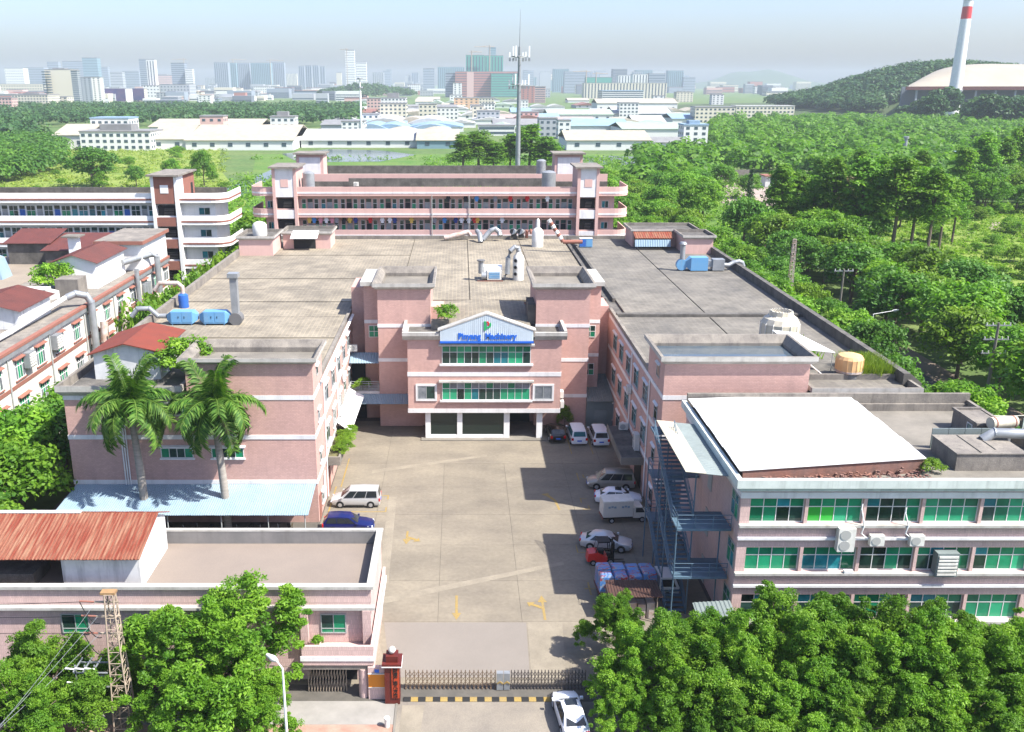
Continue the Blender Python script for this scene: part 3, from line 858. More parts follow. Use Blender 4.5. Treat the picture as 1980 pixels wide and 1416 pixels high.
# tin shed in the right recess
pbox(fac, 'recess_wall', M['pink'], (16.91, 113.0, 0, XR0 - .01, 117.8, 13.4))
mb = MB()
for i in range(22):
    x = 15.25 + i * .146
    mb.box(x, 105.98, .05, x + .1, 106.04, 3.3)
mb.box(15.25, 106.04, .05, XR0 - .06, 109.2, 3.3)
shed = mb.build('shed_wall', M['greysheet'], fac)
pbox(shed, 'shed_door', M['greysheet'], (16.2, 105.93, .1, 17.6, 105.975, 2.2))
mb = MB(); corrugated(mb, (15.25, 112.9, 4.6), (XR0 - .06, 112.9, 4.6), (XR0 - .06, 105.6, 3.4), (15.25, 105.6, 3.4), .25, .04)
mb.build('shed_roof', M['greysheet'], fac)
# lean-to of blue sheets in front of the left wing, on posts
cy0, cy1, cz0, cz1 = 80.3, 75.4, 3.95, 3.15
xa0, xa1 = -36.0, -13.55
sheets(fac, 'canopy_sheet', 'bluesheet', (xa0, cy0, cz0), (xa1, cy0, cz0), (xa1 + .0, cy1, cz1), (xa0 - .4, cy1, cz1), 22, .2, .03)
for x in (-35.9, -31, -26.2, -21.4, -17.2, -13.9):
    MB().tube([(x, 75.7, 0), (x, 75.7, 3.1)], .05, 6).build('canopy_post', M['framegrey'], fac)
pbox(fac, 'canopy_beam', M['framegrey'], (-36.2, 75.66, 3.0, -13.6, 75.74, 3.1))

# rear penthouses on the factory roof
def penthouse(x0, y0, x1, y1, z1, m='pinkdorm'):
    pbox(fac, 'penthouse_wall', M[m], (x0, y0, ZR, x1, y1, z1))
    flared(fac, 'penthouse_cornice', M['cornice'], x0, y0, x1, y1, z1, z1 + .6, .4)
    pbox(fac, 'penthouse_roof', M['concrete_dark'], (x0 + .03, y0 + .03, z1, x1 - .03, y1 - .03, z1 + .15))
penthouse(-36.0, 150.5, -30.5, 158, 15.6)
penthouse(-30.0, 157, -22.0, 163, 15.4)
penthouse(29.5, 159, 40.5, 166, 15.5)
penthouse(36.8, 152, 41.5, 158.4, 15.5)
pbox(fac, 'doorway', M['dark'], (-28.2, 156.9, ZR + .05, -24.5, 156.96, 15.0))
pbox(fac, 'doorway', M['dark'], (29.8, 158.9, ZR + .05, 35.6, 158.96, 15.0))
mb = MB(); corrugated(mb, (-28.4, 157.5, 16.0), (-23.9, 157.5, 16.0), (-23.9, 154.6, 15.1), (-28.4, 154.6, 15.1), .35, .05)
mb.build('tin_awning', M['whitesheet'], fac)
mb = MB(); corrugated(mb, (29.5, 158.9, 15.7), (36.0, 158.9, 15.7), (36.0, 156.2, 14.9), (29.5, 156.2, 14.9), .4, .06)
mb.build('tin_awning', M['rust'], fac)
mb = MB(); corrugated(mb, (29.4, 156.1, 14.7), (35.4, 156.1, 14.7), (35.4, 155.6, 13.6), (29.4, 155.6, 13.6), .4, .06)
mb.build('tin_screen', M['bluesheet'], fac)
# red roofed hut at the front left corner of the roof
hx0, hy0 = -34.6, 84.2
hx1, hy1 = -28.4, 91.5
pbox(fac, 'hut_wall', M['plaster'], (hx0, hy0, 13.0, hx1, hy1, 15.6))
hm = (hx0 + hx1) / 2
MB().loft([[(hx0 - .4, y, 15.6), (hm, y, 16.7), (hx1 + .4, y, 15.9), (hx1 + .4, y, 15.82), (hm, y, 16.6), (hx0 - .4, y, 15.5)] for y in (hy0 - .5, hy1 + .4)]).build('hut_roof', mat('dull_red_roofing', (0.19, 0.042, 0.026), (0.15, 0.04, 0.027), .5, fine=.08), fac)
MB().prism([(hx0 + .01, 15.6), (hx1 - .01, 15.6), (hm, 16.55)], hy0 + .01, hy1 - .01).build('hut_gable', M['plaster'], fac)

# ================================================================== FRONT OFFICE BUILDING (right)
off = thing('office_building', 'pink three storey block with bands of green glass and a white sheet roof cover', 'building', (31, 70, 0))
OX0, OX1, OY0, OY1 = 20.3, 45.3, 61.5, 78.6
pbox(off, 'wall', M['pink2'], (OX0, OY0 + .35, 0, OX1, OY1, 11.9))
# front piers and spandrels leave the window bands recessed
bayx = [21.0 + 4.22 * i for i in range(5)]
wz = [(1.35, 2.1), (5.4, 1.95), (9.3, 1.95)]
pbox(off, 'spandrel', M['pink2'], (OX0, OY0, 0, OX1, OY0 + .349, 1.33), (OX0, OY0, 3.47, OX1, OY0 + .349, 5.38), (OX0, OY0, 7.37, OX1, OY0 + .349, 9.28), (OX0, OY0, 11.27, OX1, OY0 + .349, 11.9))
for (z, h) in wz:
    for i in range(6):
        a = bayx[i - 1] + 3.98 if i else OX0
        b = bayx[i] if i < 5 else OX1
        if b - a > 0.02: pbox(off, 'pier', M['pink2'], (a, OY0, z - .02, b, OY0 + .349, z + h + .02))
rng = random.Random(11)
patt = {2: ['ggdd', 'yyGG', 'dddg', 'GGgG', 'dgGg'], 1: ['ggGg', 'tttg', 'ddgd', 'ddgg', 'dggG'], 0: ['dddd', 'dddg', 'dgdd', 'dddd', 'ggGG']}
pm_ = {'g': 'paneg', 'G': 'paneg2', 'd': 'paned', 't': 'panet', 'y': 'panegy'}
for k, (z, h) in enumerate(wz):
    for i, x in enumerate(bayx):
        s = patt[k][i]
        window(off, x + 1.99, OY0 + .30, z, 3.98, h, 'S', 4, (.64,), 'frame', pick=lambda a, b, s=s: pm_[s[a]] if b == 0 else ('paneg' if s[a] != 'd' else rng.choice(['paneg', 'paned', 'panet'])))
    pbox(off, 'ledge', M['cornice'], (OX0 - .05, OY0 - .35, z - .2, OX1, OY0 - .002, z - .02))
    if k: pbox(off, 'ledge', M['band'], (OX0 - .05, OY0 - .22, z - 1.25, OX1, OY0 - .002, z - 1.05))
pbox(off, 'trim_band', M['band'], (OX0 - .06, OY0 - .06, 11.32, OX1, OY0 - .002, 11.78), (OX0 - .06, OY0, 11.32, OX0, OY1, 11.78))
mb = MB()
prof = [(0, 11.9), (.25, 11.95), (.25, 12.15), (.55, 12.3), (.55, 12.95), (.15, 12.95), (.15, 12.2), (-.05, 12.0)]
mb.loft([[(OX0 - e, OY0 - e, z) for e, z in prof], [(OX1, OY0 - e, z) for e, z in prof]])
mb.loft([[(OX0 - e, OY0 - e, z) for e, z in prof], [(OX0 - e, OY1, z) for e, z in prof]])
mb.build('cornice', M['cornice_pale'], off)
pbox(off, 'roof_panel', M['concrete_pale'], (OX0 + .06, OY0 + .06, 11.9, OX1, OY1, 12.05))
pbox(off, 'parapet', M['concrete_old'], (OX0 - .1, OY1 - .3, 12.05, OX1, OY1, 13.6), (OX1 - .3, OY0, 12.05, OX1, OY1 - .3, 13.0))
pbox(off, 'parapet_ledge', M['concrete_old'], (34.7, OY1 - .55, 12.05, OX1 - .3, OY1 - .3, 12.7))
# white sheet cover over the left part of the roof, on old brick walls
for i in range(7):
    k0, k1 = i / 7, (i + 1) / 7
    ya0, ya1 = 62.0 + 15.9 * k0, 62.0 + 15.9 * k1 - .015
    yb0, yb1 = 64.3 + 15.0 * k0, 64.3 + 15.0 * k1 - .015
    zz = 13.20 + .05 * (i % 2)
    MB().loft([[(20.15, ya0, zz), (34.7, yb0, zz), (34.7, yb1, zz + .02), (20.15, ya1, zz + .02)], [(20.15, ya0, zz + .06), (34.7, yb0, zz + .06), (34.7, yb1, zz + .08), (20.15, ya1, zz + .08)]]).build('roof_cover_sheet', M['whitesheet'], off)
MB().loft([[(20.45, 62.15, 12.05), (34.6, 64.4, 12.05), (34.6, 64.65, 12.05), (20.45, 62.4, 12.05)], [(20.45, 62.15, 13.2), (34.6, 64.4, 13.2), (34.6, 64.65, 13.2), (20.45, 62.4, 13.2)]]).build('brick_wall', M['brickold'], off)
# loose bricks left along the foot of that wall
rb = random.Random(3)
mb = MB()
for i in range(420):
    x = rb.uniform(22, 34.4); y = OY0 + .3 + rb.uniform(0, 1) ** 1.3 * max(.3, (x - 20.4) * .16 + .3); a = rb.uniform(0, 3)
    c, s = math.cos(a) * .12, math.sin(a) * .12
    z = 12.05 + rb.uniform(0, .5)
    p = [(x - c + s * .5, y - s - c * .5), (x + c + s * .5, y + s - c * .5), (x + c - s * .5, y + s + c * .5), (x - c - s * .5, y - s + c * .5)]
    mb.loft([[(q[0], q[1], z) for q in p], [(q[0], q[1], z + .08) for q in p]])
tag(mb.build('loose_bricks', M['brickold'], off), kind='stuff')
# left face: corner windows, doors to the stair, pipes
for z, h in wz:
    window(off, OX0 - .01, 62.7, z, 1.7, h, 'W', 2, (.64,), 'framegrey', ('paneg', 'panet'))
for z in (.05, 4.35, 8.35):
    pbox(off, 'door', M['framegrey'], (OX0 - .06, 69.0, z, OX0, 70.1, z + 2.2))
# stair house, concrete tank and screen on the roof
pbox(off, 'roof_tank', M['concrete_old'], (37.2, 64.7, 12.05, 42.4, 68.5, 13.4))
pbox(off, 'tank_lid', M['concrete_old'], (37.12, 64.62, 13.4, 42.45, 68.58, 13.48))
pbox(off, 'lid_batten', M['concrete_pale'], (39.0, 64.8, 13.48, 39.08, 68.4, 13.54))
pbox(off, 'lid_batten', M['concrete_pale'], (40.4, 65.4, 13.48, 40.47, 67.9, 13.54))
for i in range(4):
    pbox(off, 'screen_panel', M['greysheet'], (37.5 + i * 1.3, 69.2, 12.05, 38.76 + i * 1.3, 69.3, 13.75))
pbox(off, 'stair_house', M['concrete_old'], (41.8, 70.6, 12.05, 44.0, 74.4, 13.5), (41.7, 70.5, 13.5, 44.1, 70.7, 13.7), (41.7, 74.3, 13.5, 44.1, 74.5, 13.7), (41.7, 70.7, 13.5, 41.9, 74.3, 13.7))
window(off, 41.79, 71.6, 12.5, .8, .8, 'W', 1, (), 'frame', ('panet',))

# external steel stair on the left face
st = thing('fire_escape', 'blue grey steel stair up the left face of the block with white roof cover', 'staircase', (18, 67, 0))
SX0, SX1, SXM = 16.1, 20.2, 17.7
lv = [0.0, 4.3, 8.3, 12.2]
pst = []
for k in (1, 2):
    pbox(st, 'landing', M['steelblue'], (SX0, 62.6, lv[k] - .18, SX1 - .05, 64.5, lv[k]))
    pbox(st, 'walkway', M['steelblue'], (SXM + .1, 64.5, lv[k] - .15, SX1 - .05, 65.6, lv[k] - .03))
    pbox(st, 'bracket', M['steelblue'], (SX1 - 1.2, 63.4, lv[k] - .5, SX1 - .02, 63.5, lv[k] - .181))
for k in (1, 2, 3):
    pbox(st, 'landing', M['steelblue'], (SX0, 72.3, lv[k] - .18, SX1 - .05, 73.8, lv[k]))
for k in range(3):
    z0, z1 = lv[k], lv[k + 1]
    n = 20
    mb = MB()
    for i in range(n):
        y = 64.5 + 7.8 * i / n
        z = z0 + (z1 - z0) * (i + 1) / n
        mb.box(SX0 + .06, y, z - .05, SXM - .06, y + .38, z)
    mb.build('tread', M['steelblue'], st)
    for x in (SX0, SXM):
        MB().prism([(64.5, z0 - .05), (72.3, z1 - .1), (72.3, z1 + .12), (64.5, z0 + .25)], x - .03, x + .03, 'x').build('stringer', M['steelblue'], st)
        rl = MB()
        for dz in (.45, .8, 1.1):
            rl.tube([(x, 64.5, z0 + dz), (x, 72.3, z1 + dz)], .028, 5)
        for i in range(6):
            t = i / 5
            rl.tube([(x, 64.5 + 7.8 * t, z0 + (z1 - z0) * t), (x, 64.5 + 7.8 * t, z0 + (z1 - z0) * t + 1.1)], .025, 5)
        rl.build('handrail', M['steelblue'], st)
for k in (1, 2):
    rl = MB()
    z = lv[k]
    for dz in (.4, .75, 1.1):
        rl.tube([(SX0, 64.5, z + dz), (SX0, 62.65, z + dz), (SX1 - .1, 62.65, z + dz)], .03, 5)
    for x in np.linspace(SX0, SX1 - .1, 4):
        rl.tube([(x, 62.65, z), (x, 62.65, z + 1.1)], .03, 5)
    rl.build('handrail', M['steelblue'], st)
    rl = MB()
    for dz in (.4, .75, 1.1):
        rl.tube([(SX0, 72.3, z + dz), (SX0, 73.75, z + dz), (SX1 - .1, 73.75, z + dz)], .03, 5)
    rl.build('handrail', M['steelblue'], st)
for x, y, z in ((SX0, 62.7, 8.4), (SXM, 64.4, 12.4), (SX0 + .6, 72.4, 12.5), (SX0, 73.7, 9.4), (SXM, 73.7, 12.4), (19.6, 63.6, 8.2), (SX0, 66.3, 9.8), (SX0 + 0, 68.6, 11.4)):
    MB().tube([(x, y, 0), (x, y, z)], .06, 6).build('post', M['steelblue'], st)
sheets(st, 'roof_sheet', 'greysheet', (16.6, 63.2, 12.62), (16.6, 73.8, 12.7), (20.22, 73.8, 12.32), (20.22, 63.2, 12.24), 8, .3, .035)
# the outer half of that roof is covered by cream sheets
cs_ = mat('cream_roof_sheet', (0.40, 0.37, 0.29), (0.33, 0.31, 0.25), .7, rough=.5)
for i in range(8):
    y0 = 63.15 + 10.7 * i / 8
    y1 = 63.15 + 10.7 * (i + 1) / 8 - .03
    f = lambda y, x: 12.67 + .08 * (y - 63.2) / 10.7 - (x - 16.6) * .105
    mb = MB()
    corrugated(mb, (16.55, y0, f(y0, 16.55)), (16.55, y1, f(y1, 16.55)), (18.1, y1, f(y1, 18.1)), (18.1, y0, f(y0, 18.1)), .3, .035)
    mb.build('cream_sheet', cs_, st)
mb = MB(); corrugated(mb, (17.4, 61.6, 2.7), (20.2, 61.6, 2.9), (20.2, 59.0, 2.5), (17.4, 59.0, 2.3), .3, .04)
mb.build('entry_canopy', M['greysheet'], off)

# ================================================================== GUARD BUILDING (left front)
gd = thing('gatehouse_building', 'pink two storey building with tan flat roof and rusty red roof shed by the gate', 'building', (-18, 60, 0))
GX, GY0, GY1, GZT = -6.1, 56.0, 64.6, 7.35
pbox(gd, 'wall', M['pink2'], (-48, GY0, 0, GX, GY1, 6.1))
pbox(gd, 'roof_panel', M['roof_tan'], (-47.7, GY0 + .3, 6.1, GX - .3, GY1 - .3, 6.2))
pbox(gd, 'parapet', M['pink2'], (-48, GY0 - .02, 6.1, GX + .02, GY0 + .28, 7.2))
pbox(gd, 'parapet', M['concrete_mid'], (-48, GY1 - .28, 6.1, GX - .12, GY1, 7.2), (GX - .26, GY0 + .28, 6.1, GX - .12, GY1 - .28, 7.2))
pbox(gd, 'parapet', M['pink2'], (GX - .12, GY0 + .28, 6.1, GX + .02, GY1, 7.2))
pbox(gd, 'coping', M['cornice'], (-48, GY0 - .22, 7.2, GX + .2, GY0 + .3, 7.42), (-48, GY1 - .3, 7.2, GX + .2, GY1 + .06, 7.34), (GX - .28, GY0 + .3, 7.2, GX + .2, GY1 - .3, 7.36))
pbox(gd, 'ledge', M['cornice'], (-48, GY0 - .45, 5.75, GX + .3, GY0 - .021, 5.95))
for x in (-26.4, -22.5 + 2.2, -15.6, -8.7):
    window(gd, x, GY0 - .01, 3.75, 1.9 if x < -9 else 1.75, 1.5, 'S', 2, (.22,), 'framegrey', pick=lambda i, j: ('paned', 'paneg')[i] if j else 'paneg')
pbox(gd, 'pilaster', M['pink2'], (-10.9, GY0 - .5, 3.2, -10.4, GY0 - .02, 5.74))
pbox(gd, 'pilaster', M['pink2'], (-6.65, GY0 - .5, 3.2, GX + .02, GY0 - .02, 5.74))
# balcony with its round column
pbox(gd, 'balcony', M['pink2'], (-10.6, 53.9, 2.6, GX + .3, GY0 - .021, 3.0), (-10.6, 53.9, 3.0, GX + .3, 54.1, 4.05), (GX + .1, 54.1, 3.0, GX + .3, GY1, 4.05))
pbox(gd, 'trim_band', M['band'], (-10.7, 53.84, 2.95, GX + .36, 53.9, 3.3), (GX + .3, 53.9, 2.95, GX + .36, GY1, 3.3))
pbox(gd, 'beam', M['concrete_old'], (-10.6, 54.0, 2.2, GX + .2, 54.4, 2.59))
MB().tube([(-6.55, 54.25, 0), (-6.55, 54.25, 2.2)], .34, 16).build('column', M['pink2'], gd, smooth=40)
pbox(gd, 'walkway_slab', M['concrete_old'], (GX + .02, 56, 2.6, GX + .3, GY1, 2.99))
pbox(gd, 'doorway', M['dark'], (-10.5, GY0 - .05, .02, -7.2, GY0, 2.5))
# concertina shutter under the balcony
mb = MB()
for i in range(14):
    x = -10.4 + i * .2
    mb.box(x, 54.6, .05, x + .04, 54.66, 1.9)
    if i < 13:
        for z in (.1, .9):
            mb.loft([[(x, 54.61, z), (x + .03, 54.61, z), (x + .03, 54.65, z), (x, 54.65, z)], [(x + .2, 54.61, z + .8), (x + .23, 54.61, z + .8), (x + .23, 54.65, z + .8), (x + .2, 54.65, z + .8)]])
mb.build('folding_shutter', M['lattice'], gd)
pbox(gd, 'mast_base', M['redtrim'], (-21.5, 55.2, 0, -14.5, 55.9, 1.0))
# rusty red shed on the roof
SZ = 9.6
shx0, shx1 = -48, -22.2
pbox(gd, 'shed_wall', M['plaster'], (-27.6, 57.6, 6.2, shx1, 57.8, 8.7), (shx1 - .2, 57.8, 6.2, shx1, 63.6, 8.7), (-48, 63.4, 6.2, shx1 - .2, 63.6, 8.7), (-27.6, 57.8, 6.2, -27.4, 63.4, 8.7))
MB().prism([(57.6, 8.7), (63.6, 8.7), (63.6, 9.0), (61.5, 10.05), (57.6, 8.95)], shx1 - .2, shx1 - .002, 'x').build('shed_gable', M['plaster'], gd)
rm = mat('rusted_red_corrugated', (0.165, 0.036, 0.019), (0.28, 0.17, 0.105), 1.6, rough=.6, fine=.25, vec=(3.2, .22, .22), contrast=(.42, .75), streak=.0)
M['rustroof'] = rm
sheets(gd, 'roof_sheet', 'rustroof', (-44, 61.5, 10.15), (-21.9, 61.5, 10.15), (-21.9, 56.9, 8.85), (-44, 56.9, 8.85), 22, .25, .045)
sheets(gd, 'roof_sheet', 'rustroof', (-44, 61.55, 10.15), (-21.9, 61.55, 10.15), (-21.9, 64.0, 9.0), (-44, 64.0, 9.0), 22, .25, .045)
pbox(gd, 'ridge_cap', M['whitesheet'], (-44, 61.35, 10.19, -27.5, 61.75, 10.24))
pbox(gd, 'shed_interior', M['concrete_dark'], (-33.5, 57.9, 6.2, -29.8, 60.5, 7.2))

# ================================================================== DORMITORIES
def dorm(name, label, x0, x1, Y, floors, zbase, fh, mw, mstripe, towers, group=None, bays=16, roundl=True, roundr=True, first=1, doorskip=()):
    d = thing(name, label, 'building', ((x0 + x1) / 2, Y + 5, 0), group)
    depth = 11.0
    ztop = zbase + floors * fh
    pbox(d, 'wall', mw, (x0 + 2.5, Y + 1.7, 0, x1 - 2.5, Y + depth, ztop))
    pbox(d, 'roof_panel', M['concrete_old'], (x0 + 2.5, Y + .3, ztop, x1 - 2.5, Y + depth - .3, ztop + .12))
    pbox(d, 'rear_parapet', M['concrete_dark'], (x0 + 2.5, Y + depth - .3, ztop, x1 - 2.5, Y + depth, ztop + 1.1))
    e = 2.6
    def outline(off):
        pts = []
        for k in range(7):
            t = k / 6 * math.pi / 2
            pts.append((x0 + e - (e - off) * math.sin(math.pi / 2 - t) if roundl else x0 + off, Y + e - (e - off) * math.sin(t)))
        for k in range(7):
            t = k / 6 * math.pi / 2
            pts.append((x1 - e + (e - off) * math.sin(t) if roundr else x1 - off, Y + e - (e - off) * math.cos(t)))
        return [(x0 + off, Y + depth)] + pts + [(x1 - off, Y + depth)]
    o, i_ = outline(0), outline(.18)
    loop = o + i_[::-1]
    for f in range(first, floors + 1):
        z = zbase + f * fh
        h = 1.15 if f < floors else 1.2
        MB().prism(loop, z - .45, z + h, 'z').build('gallery_parapet', mw, d)
        s = MB()
        lp = outline(-.05) + outline(0)[::-1]
        s.prism(lp, z - .02, z + .28, 'z')
        s.build('stripe', mstripe, d)
        MB().prism(outline(.18), z - .45, z - .2, 'z').build('gallery_slab', M['concrete_pale'], d)
    return d, ztop, depth

dm, dz_, dd = dorm('dormitory_block', 'long pink dormitory with two stair towers and rounded gallery ends behind the factory', -38.6, 31.0, 172.0, 4, 5.0, 3.9, M['pinkdorm'], M['band'], None)
def gallery_rooms(d, xs0, xs1, n, Y, z, mats_door, mats_win, rnd):
    for k in range(n):
        x = xs0 + (xs1 - xs0) * (k + .5) / n
        key = ('dormdoor',)
        for dx, kind in ((-1.15, 'window'), (0, 'door'), (1.15, 'window')):
            if kind == 'door':
                g = rnd.choice(mats_door)
                ky = ('ddoor', g)
                if ky not in _wc:
                    _wc[ky] = MB().box(-.47, -.06, 0, .47, 0, 2.1).box(-.47, -.05, 2.16, .47, 0, 2.75, 1).mesh('door', [M[g], M['paned']])
            else:
                g = rnd.choice(mats_win)
                ky = ('dwin', g)
                if ky not in _wc:
                    m_ = MB()
                    m_.box(-.40, -.05, .3, .40, 0, 2.75, 0)
                    m_.box(-.33, -.08, .37, .33, -.05, 1.85, 1)
                    m_.box(-.33, -.08, 1.95, .33, -.05, 2.68, 2)
                    _wc[ky] = m_.mesh('window', [M['frame'], M[g], M['paned']])
            inst(kind, _wc[ky], d, local(d, (x + dx, Y, z)))
rd = random.Random(21)
def end_room(d, x, Y, z, w=1.3):
    window(d, x, Y, z + 1.1, w, 1.3, 'S', 2, (), 'frame', ('paned', 'panet'))
for f in range(0, 4):
    z = 5.0 + f * 3.9
    gallery_rooms(dm, -29.6, 21.0, 14, 173.69, z, ('galv', 'galv', 'galv', 'dark'), ('paneg', 'paned', 'paneg2', 'panet', 'paned'), rd)
    end_room(dm, -35.2, 173.69, z, 1.0)
    end_room(dm, 26.8, 173.69, z)
def stair_tower(d, x0, x1, Y, ztop, zroof, mwall, mpanel, zs, panelm=None, roomm=None, dep=8.0):
    w = .55
    pbox(d, 'tower_pier', mwall, (x0, Y - .3, 0, x0 + w, Y + 3.4, ztop), (x1 - w, Y - .3, 0, x1, Y + 3.4, ztop))
    pbox(d, 'tower_panel', mpanel, (x0 + w, Y - .2, zroof - .6, x1 - w, Y + 3.2, ztop))
    pbox(d, 'tower_roof', M['concrete_old'], (x0 - .5, Y - .9, ztop, x1 + .5, Y + dep + .4, ztop + .28))
    pbox(d, 'tower_sign', panelm or M['pinkdorm'], ((x0 + x1) / 2 - .7, Y - .26, zroof + 1.2, (x0 + x1) / 2 + .7, Y - .202, zroof + 2.6))
    pbox(d, 'tower_room', roomm or mwall, (x0 + .02, Y + 3.4, zroof, x1 - .02, Y + dep, ztop))
    pbox(d, 'tower_door', M['dark'], (x1 - .02, Y + dep - 2.4, zroof + .1, x1 + .02, Y + dep - 1.2, zroof + 2.2))
    for z in zs:
        pbox(d, 'stair_opening', M['dark'], (x0 + w, Y + 1.0, z + .1, x1 - w, Y + 1.66, z + 2.8))
        pbox(d, 'stair_guard', mpanel, (x0 + w, Y - .2, z - .6, x1 - w, Y - .02, z + .95))
        fl = MB()
        for i in range(8):
            fl.box(x0 + w + .9 + .05 * i, Y + .9 - .05 * i, z + .3 + .28 * i, x1 - w - .9 + .05 * i, Y + .95, z + .36 + .28 * i)
        fl.build('stair_flight', M['concrete_old'], d)
        pbox(d, 'stair_landing', M['concrete_pale'], (x0 + w, Y - .02, z - .3, x1 - w, Y + .99, z - .02))
zsd = [5.0 + f * 3.9 for f in range(1, 4)]
stair_tower(dm, -34.2, -29.8, 171.7, 25.2, 20.6, M['pinkdorm'], M['band'], zsd)
stair_tower(dm, 21.3, 25.3, 171.7, 25.2, 20.6, M['pinkdorm'], M['band'], zsd)
# dividing pipes on the long gallery
for x in (-5.2, 1.6):
    MB().tube([(x, 171.85, 6), (x, 171.85, 20.4)], .07, 5).build('pipe', M['framegrey'], dm)
pbox(dm, 'roof_curb', M['concrete_dark'], (-21.5, 181.8, 20.72, 18, 182.2, 22.4))

# second dormitory, seen only over the first one's roof
dm2 = thing('dormitory_block', 'second pink dormitory of which only roof and towers show behind the long pink dormitory', 'building', (-4, 200, 0))
pbox(dm2, 'wall', M['pinkdorm'], (-36, 193, 0, 30, 206, 21.0))
pbox(dm2, 'front_parapet', M['pinkdorm'], (-36, 192.7, 20.2, 30, 193, 22.2))
pbox(dm2, 'rear_parapet', M['concrete_dark'], (-36, 205.7, 21, 30, 206, 22.8))
pbox(dm2, 'roof_panel', M['concrete_old'], (-36, 193, 21.0, 30, 205.7, 21.1))
for x0, x1 in ((-33.5, -28.0), (19.3, 25.0)):
    pbox(dm2, 'tower_wall', M['pinkdorm'], (x0, 194, 21.1, x1, 199.5, 26.0))
    pbox(dm2, 'tower_panel', M['band'], (x0 + .6, 193.9, 21.6, x1 - .6, 193.99, 25.4))
    pbox(dm2, 'tower_roof', M['concrete_old'], (x0 - .5, 193.3, 26.0, x1 + .5, 200.2, 26.3))

# white dormitory on the left
wd, wz_, wdd = dorm('white_dormitory', 'long white dormitory with thin red stripes and a red stair tower on the left', -100, -40.6, 163.0, 5, 1.2, 3.85, M['white'], M['redtrim'], None, roundl=False)
for f in range(1, 5):
    z = 1.2 + f * 3.85
    gallery_rooms(wd, -97, -54.0, 14, 164.69, z, ('galv', 'panet', 'galv', 'navy'), ('paneg', 'paned', 'paneg', 'panet'), rd)
    end_room(wd, -45.0, 164.69, z, 2.0)
stair_tower(wd, -53.4, -48.8, 162.7, 24.6, 20.5, M['white'], M['redtrim'], [1.2 + f * 3.85 for f in range(1, 5)], M['white'], M['redtrim'], 10.5)

# ================================================================== WHITE FACTORY (left)
wf = thing('white_factory', 'cream white factory with red window hoods and red roof edge along the left street', 'factory', (-70, 115, 0))
WX, WZ = -47.6, 13.0
pbox(wf, 'wall', M['creamwall'], (-120, 78, 0, WX, 150, WZ - .2))
pbox(wf, 'roof_panel', mat('sandy_flat_roof', (0.265, 0.222, 0.172), (0.20, 0.168, 0.134), .12, fine=.12), (-119.8, 78.2, WZ - .2, -61.5, 149.8, WZ))
pbox(wf, 'roof_panel', M['concrete_old'], (-61.45, 78.2, WZ - .2, WX - .1, 149.8, WZ - .03))
pbox(wf, 'roof_edge', M['redtrim'], (WX - .25, 78, WZ - .2, WX + .35, 150, WZ + .12))
pbox(wf, 'gutter', M['galv'], (WX + .02, 78, WZ - .75, WX + .3, 150, WZ - .21))
for z in (4.0, 8.6):
    pbox(wf, 'trim_band', M['redtrim'], (WX, 78, z, WX + .08, 150, z + .4))
i = 0
for y in np.arange(80.5, 149, 5.2):
    for z in (1.2, 5.2, 9.4):
        if z < 3 and y > 110: continue
        window(wf, WX + .01, y, z, 2.3, 2.2, 'E', 4, (.68,), 'white', ('paneg', 'paneg', 'panew', 'paneg2', 'panew') if i % 3 else ('panew', 'paned'), sill='redtrim', hood='redtrim')
        i += 1
for y in np.arange(83.1, 149, 10.4):
    MB().tube([(WX + .12, y, 0), (WX + .12, y, WZ - .7)], .08, 6).build('pipe', M['framegrey'], wf)
# roof huts of the white factory
def hut(root, x0, y0, x1, y1, z0, z1, rise, rm, wm='plaster', ov=.5, along='x', n=8):
    pbox(root, 'hut_wall', M[wm], (x0, y0, z0, x1, y1, z1))
    if along == 'y':
        xm = (x0 + x1) / 2
        MB().prism([(x0 + .01, z1), (x1 - .01, z1), (xm, z1 + rise - .05)], y0 + .01, y1 - .01).build('hut_gable', M[wm], root)
        sheets(root, 'roof_sheet', rm, (xm, y0 - ov, z1 + rise), (xm, y1 + ov, z1 + rise), (x0 - ov, y1 + ov, z1), (x0 - ov, y0 - ov, z1), n)
        sheets(root, 'roof_sheet', rm, (xm + .01, y0 - ov, z1 + rise), (xm + .01, y1 + ov, z1 + rise), (x1 + ov, y1 + ov, z1), (x1 + ov, y0 - ov, z1), n)
    else:
        sheets(root, 'roof_sheet', rm, (x0 - ov, y1 + ov, z1 + rise), (x1 + ov, y1 + ov, z1 + rise), (x1 + ov, y0 - ov, z1 + .1), (x0 - ov, y0 - ov, z1 + .1), n)
hut(wf, -55.4, 125.0, -49.6, 136.0, WZ, WZ + 3.6, 1.1, 'brownroof', 'white', along='y')
hut(wf, -63, 140.0, -54.3, 148.5, WZ, WZ + 2.6, 1.4, 'brownroof', 'concrete_dark')
hut(wf, -70, 143, -63.6, 149, WZ, WZ + 3.2, 1.4, 'brownroof', 'concrete_dark')
pbox(wf, 'upper_block', M['white'], (-54, 138, WZ, WX - .02, 150, WZ + 4.2))
pbox(wf, 'upper_roof', M['concrete_old'], (-54.4, 137.6, WZ + 4.2, WX + .4, 150.3, WZ + 4.5))
pbox(wf, 'roof_trim', M['redtrim'], (-54.5, 137.4, WZ + 3.95, WX + .45, 137.59, WZ + 4.45), (WX + .41, 137.6, WZ + 3.95, WX + .5, 150.3, WZ + 4.45))
pbox(wf, 'chimney', M['white'], (-58.2, 137.4, WZ, -56.9, 138.8, WZ + 5.0))
pbox(wf, 'chimney_cap', M['concrete_pale'], (-58.9, 136.8, WZ + 5.1, -56.3, 139.4, WZ + 5.3))
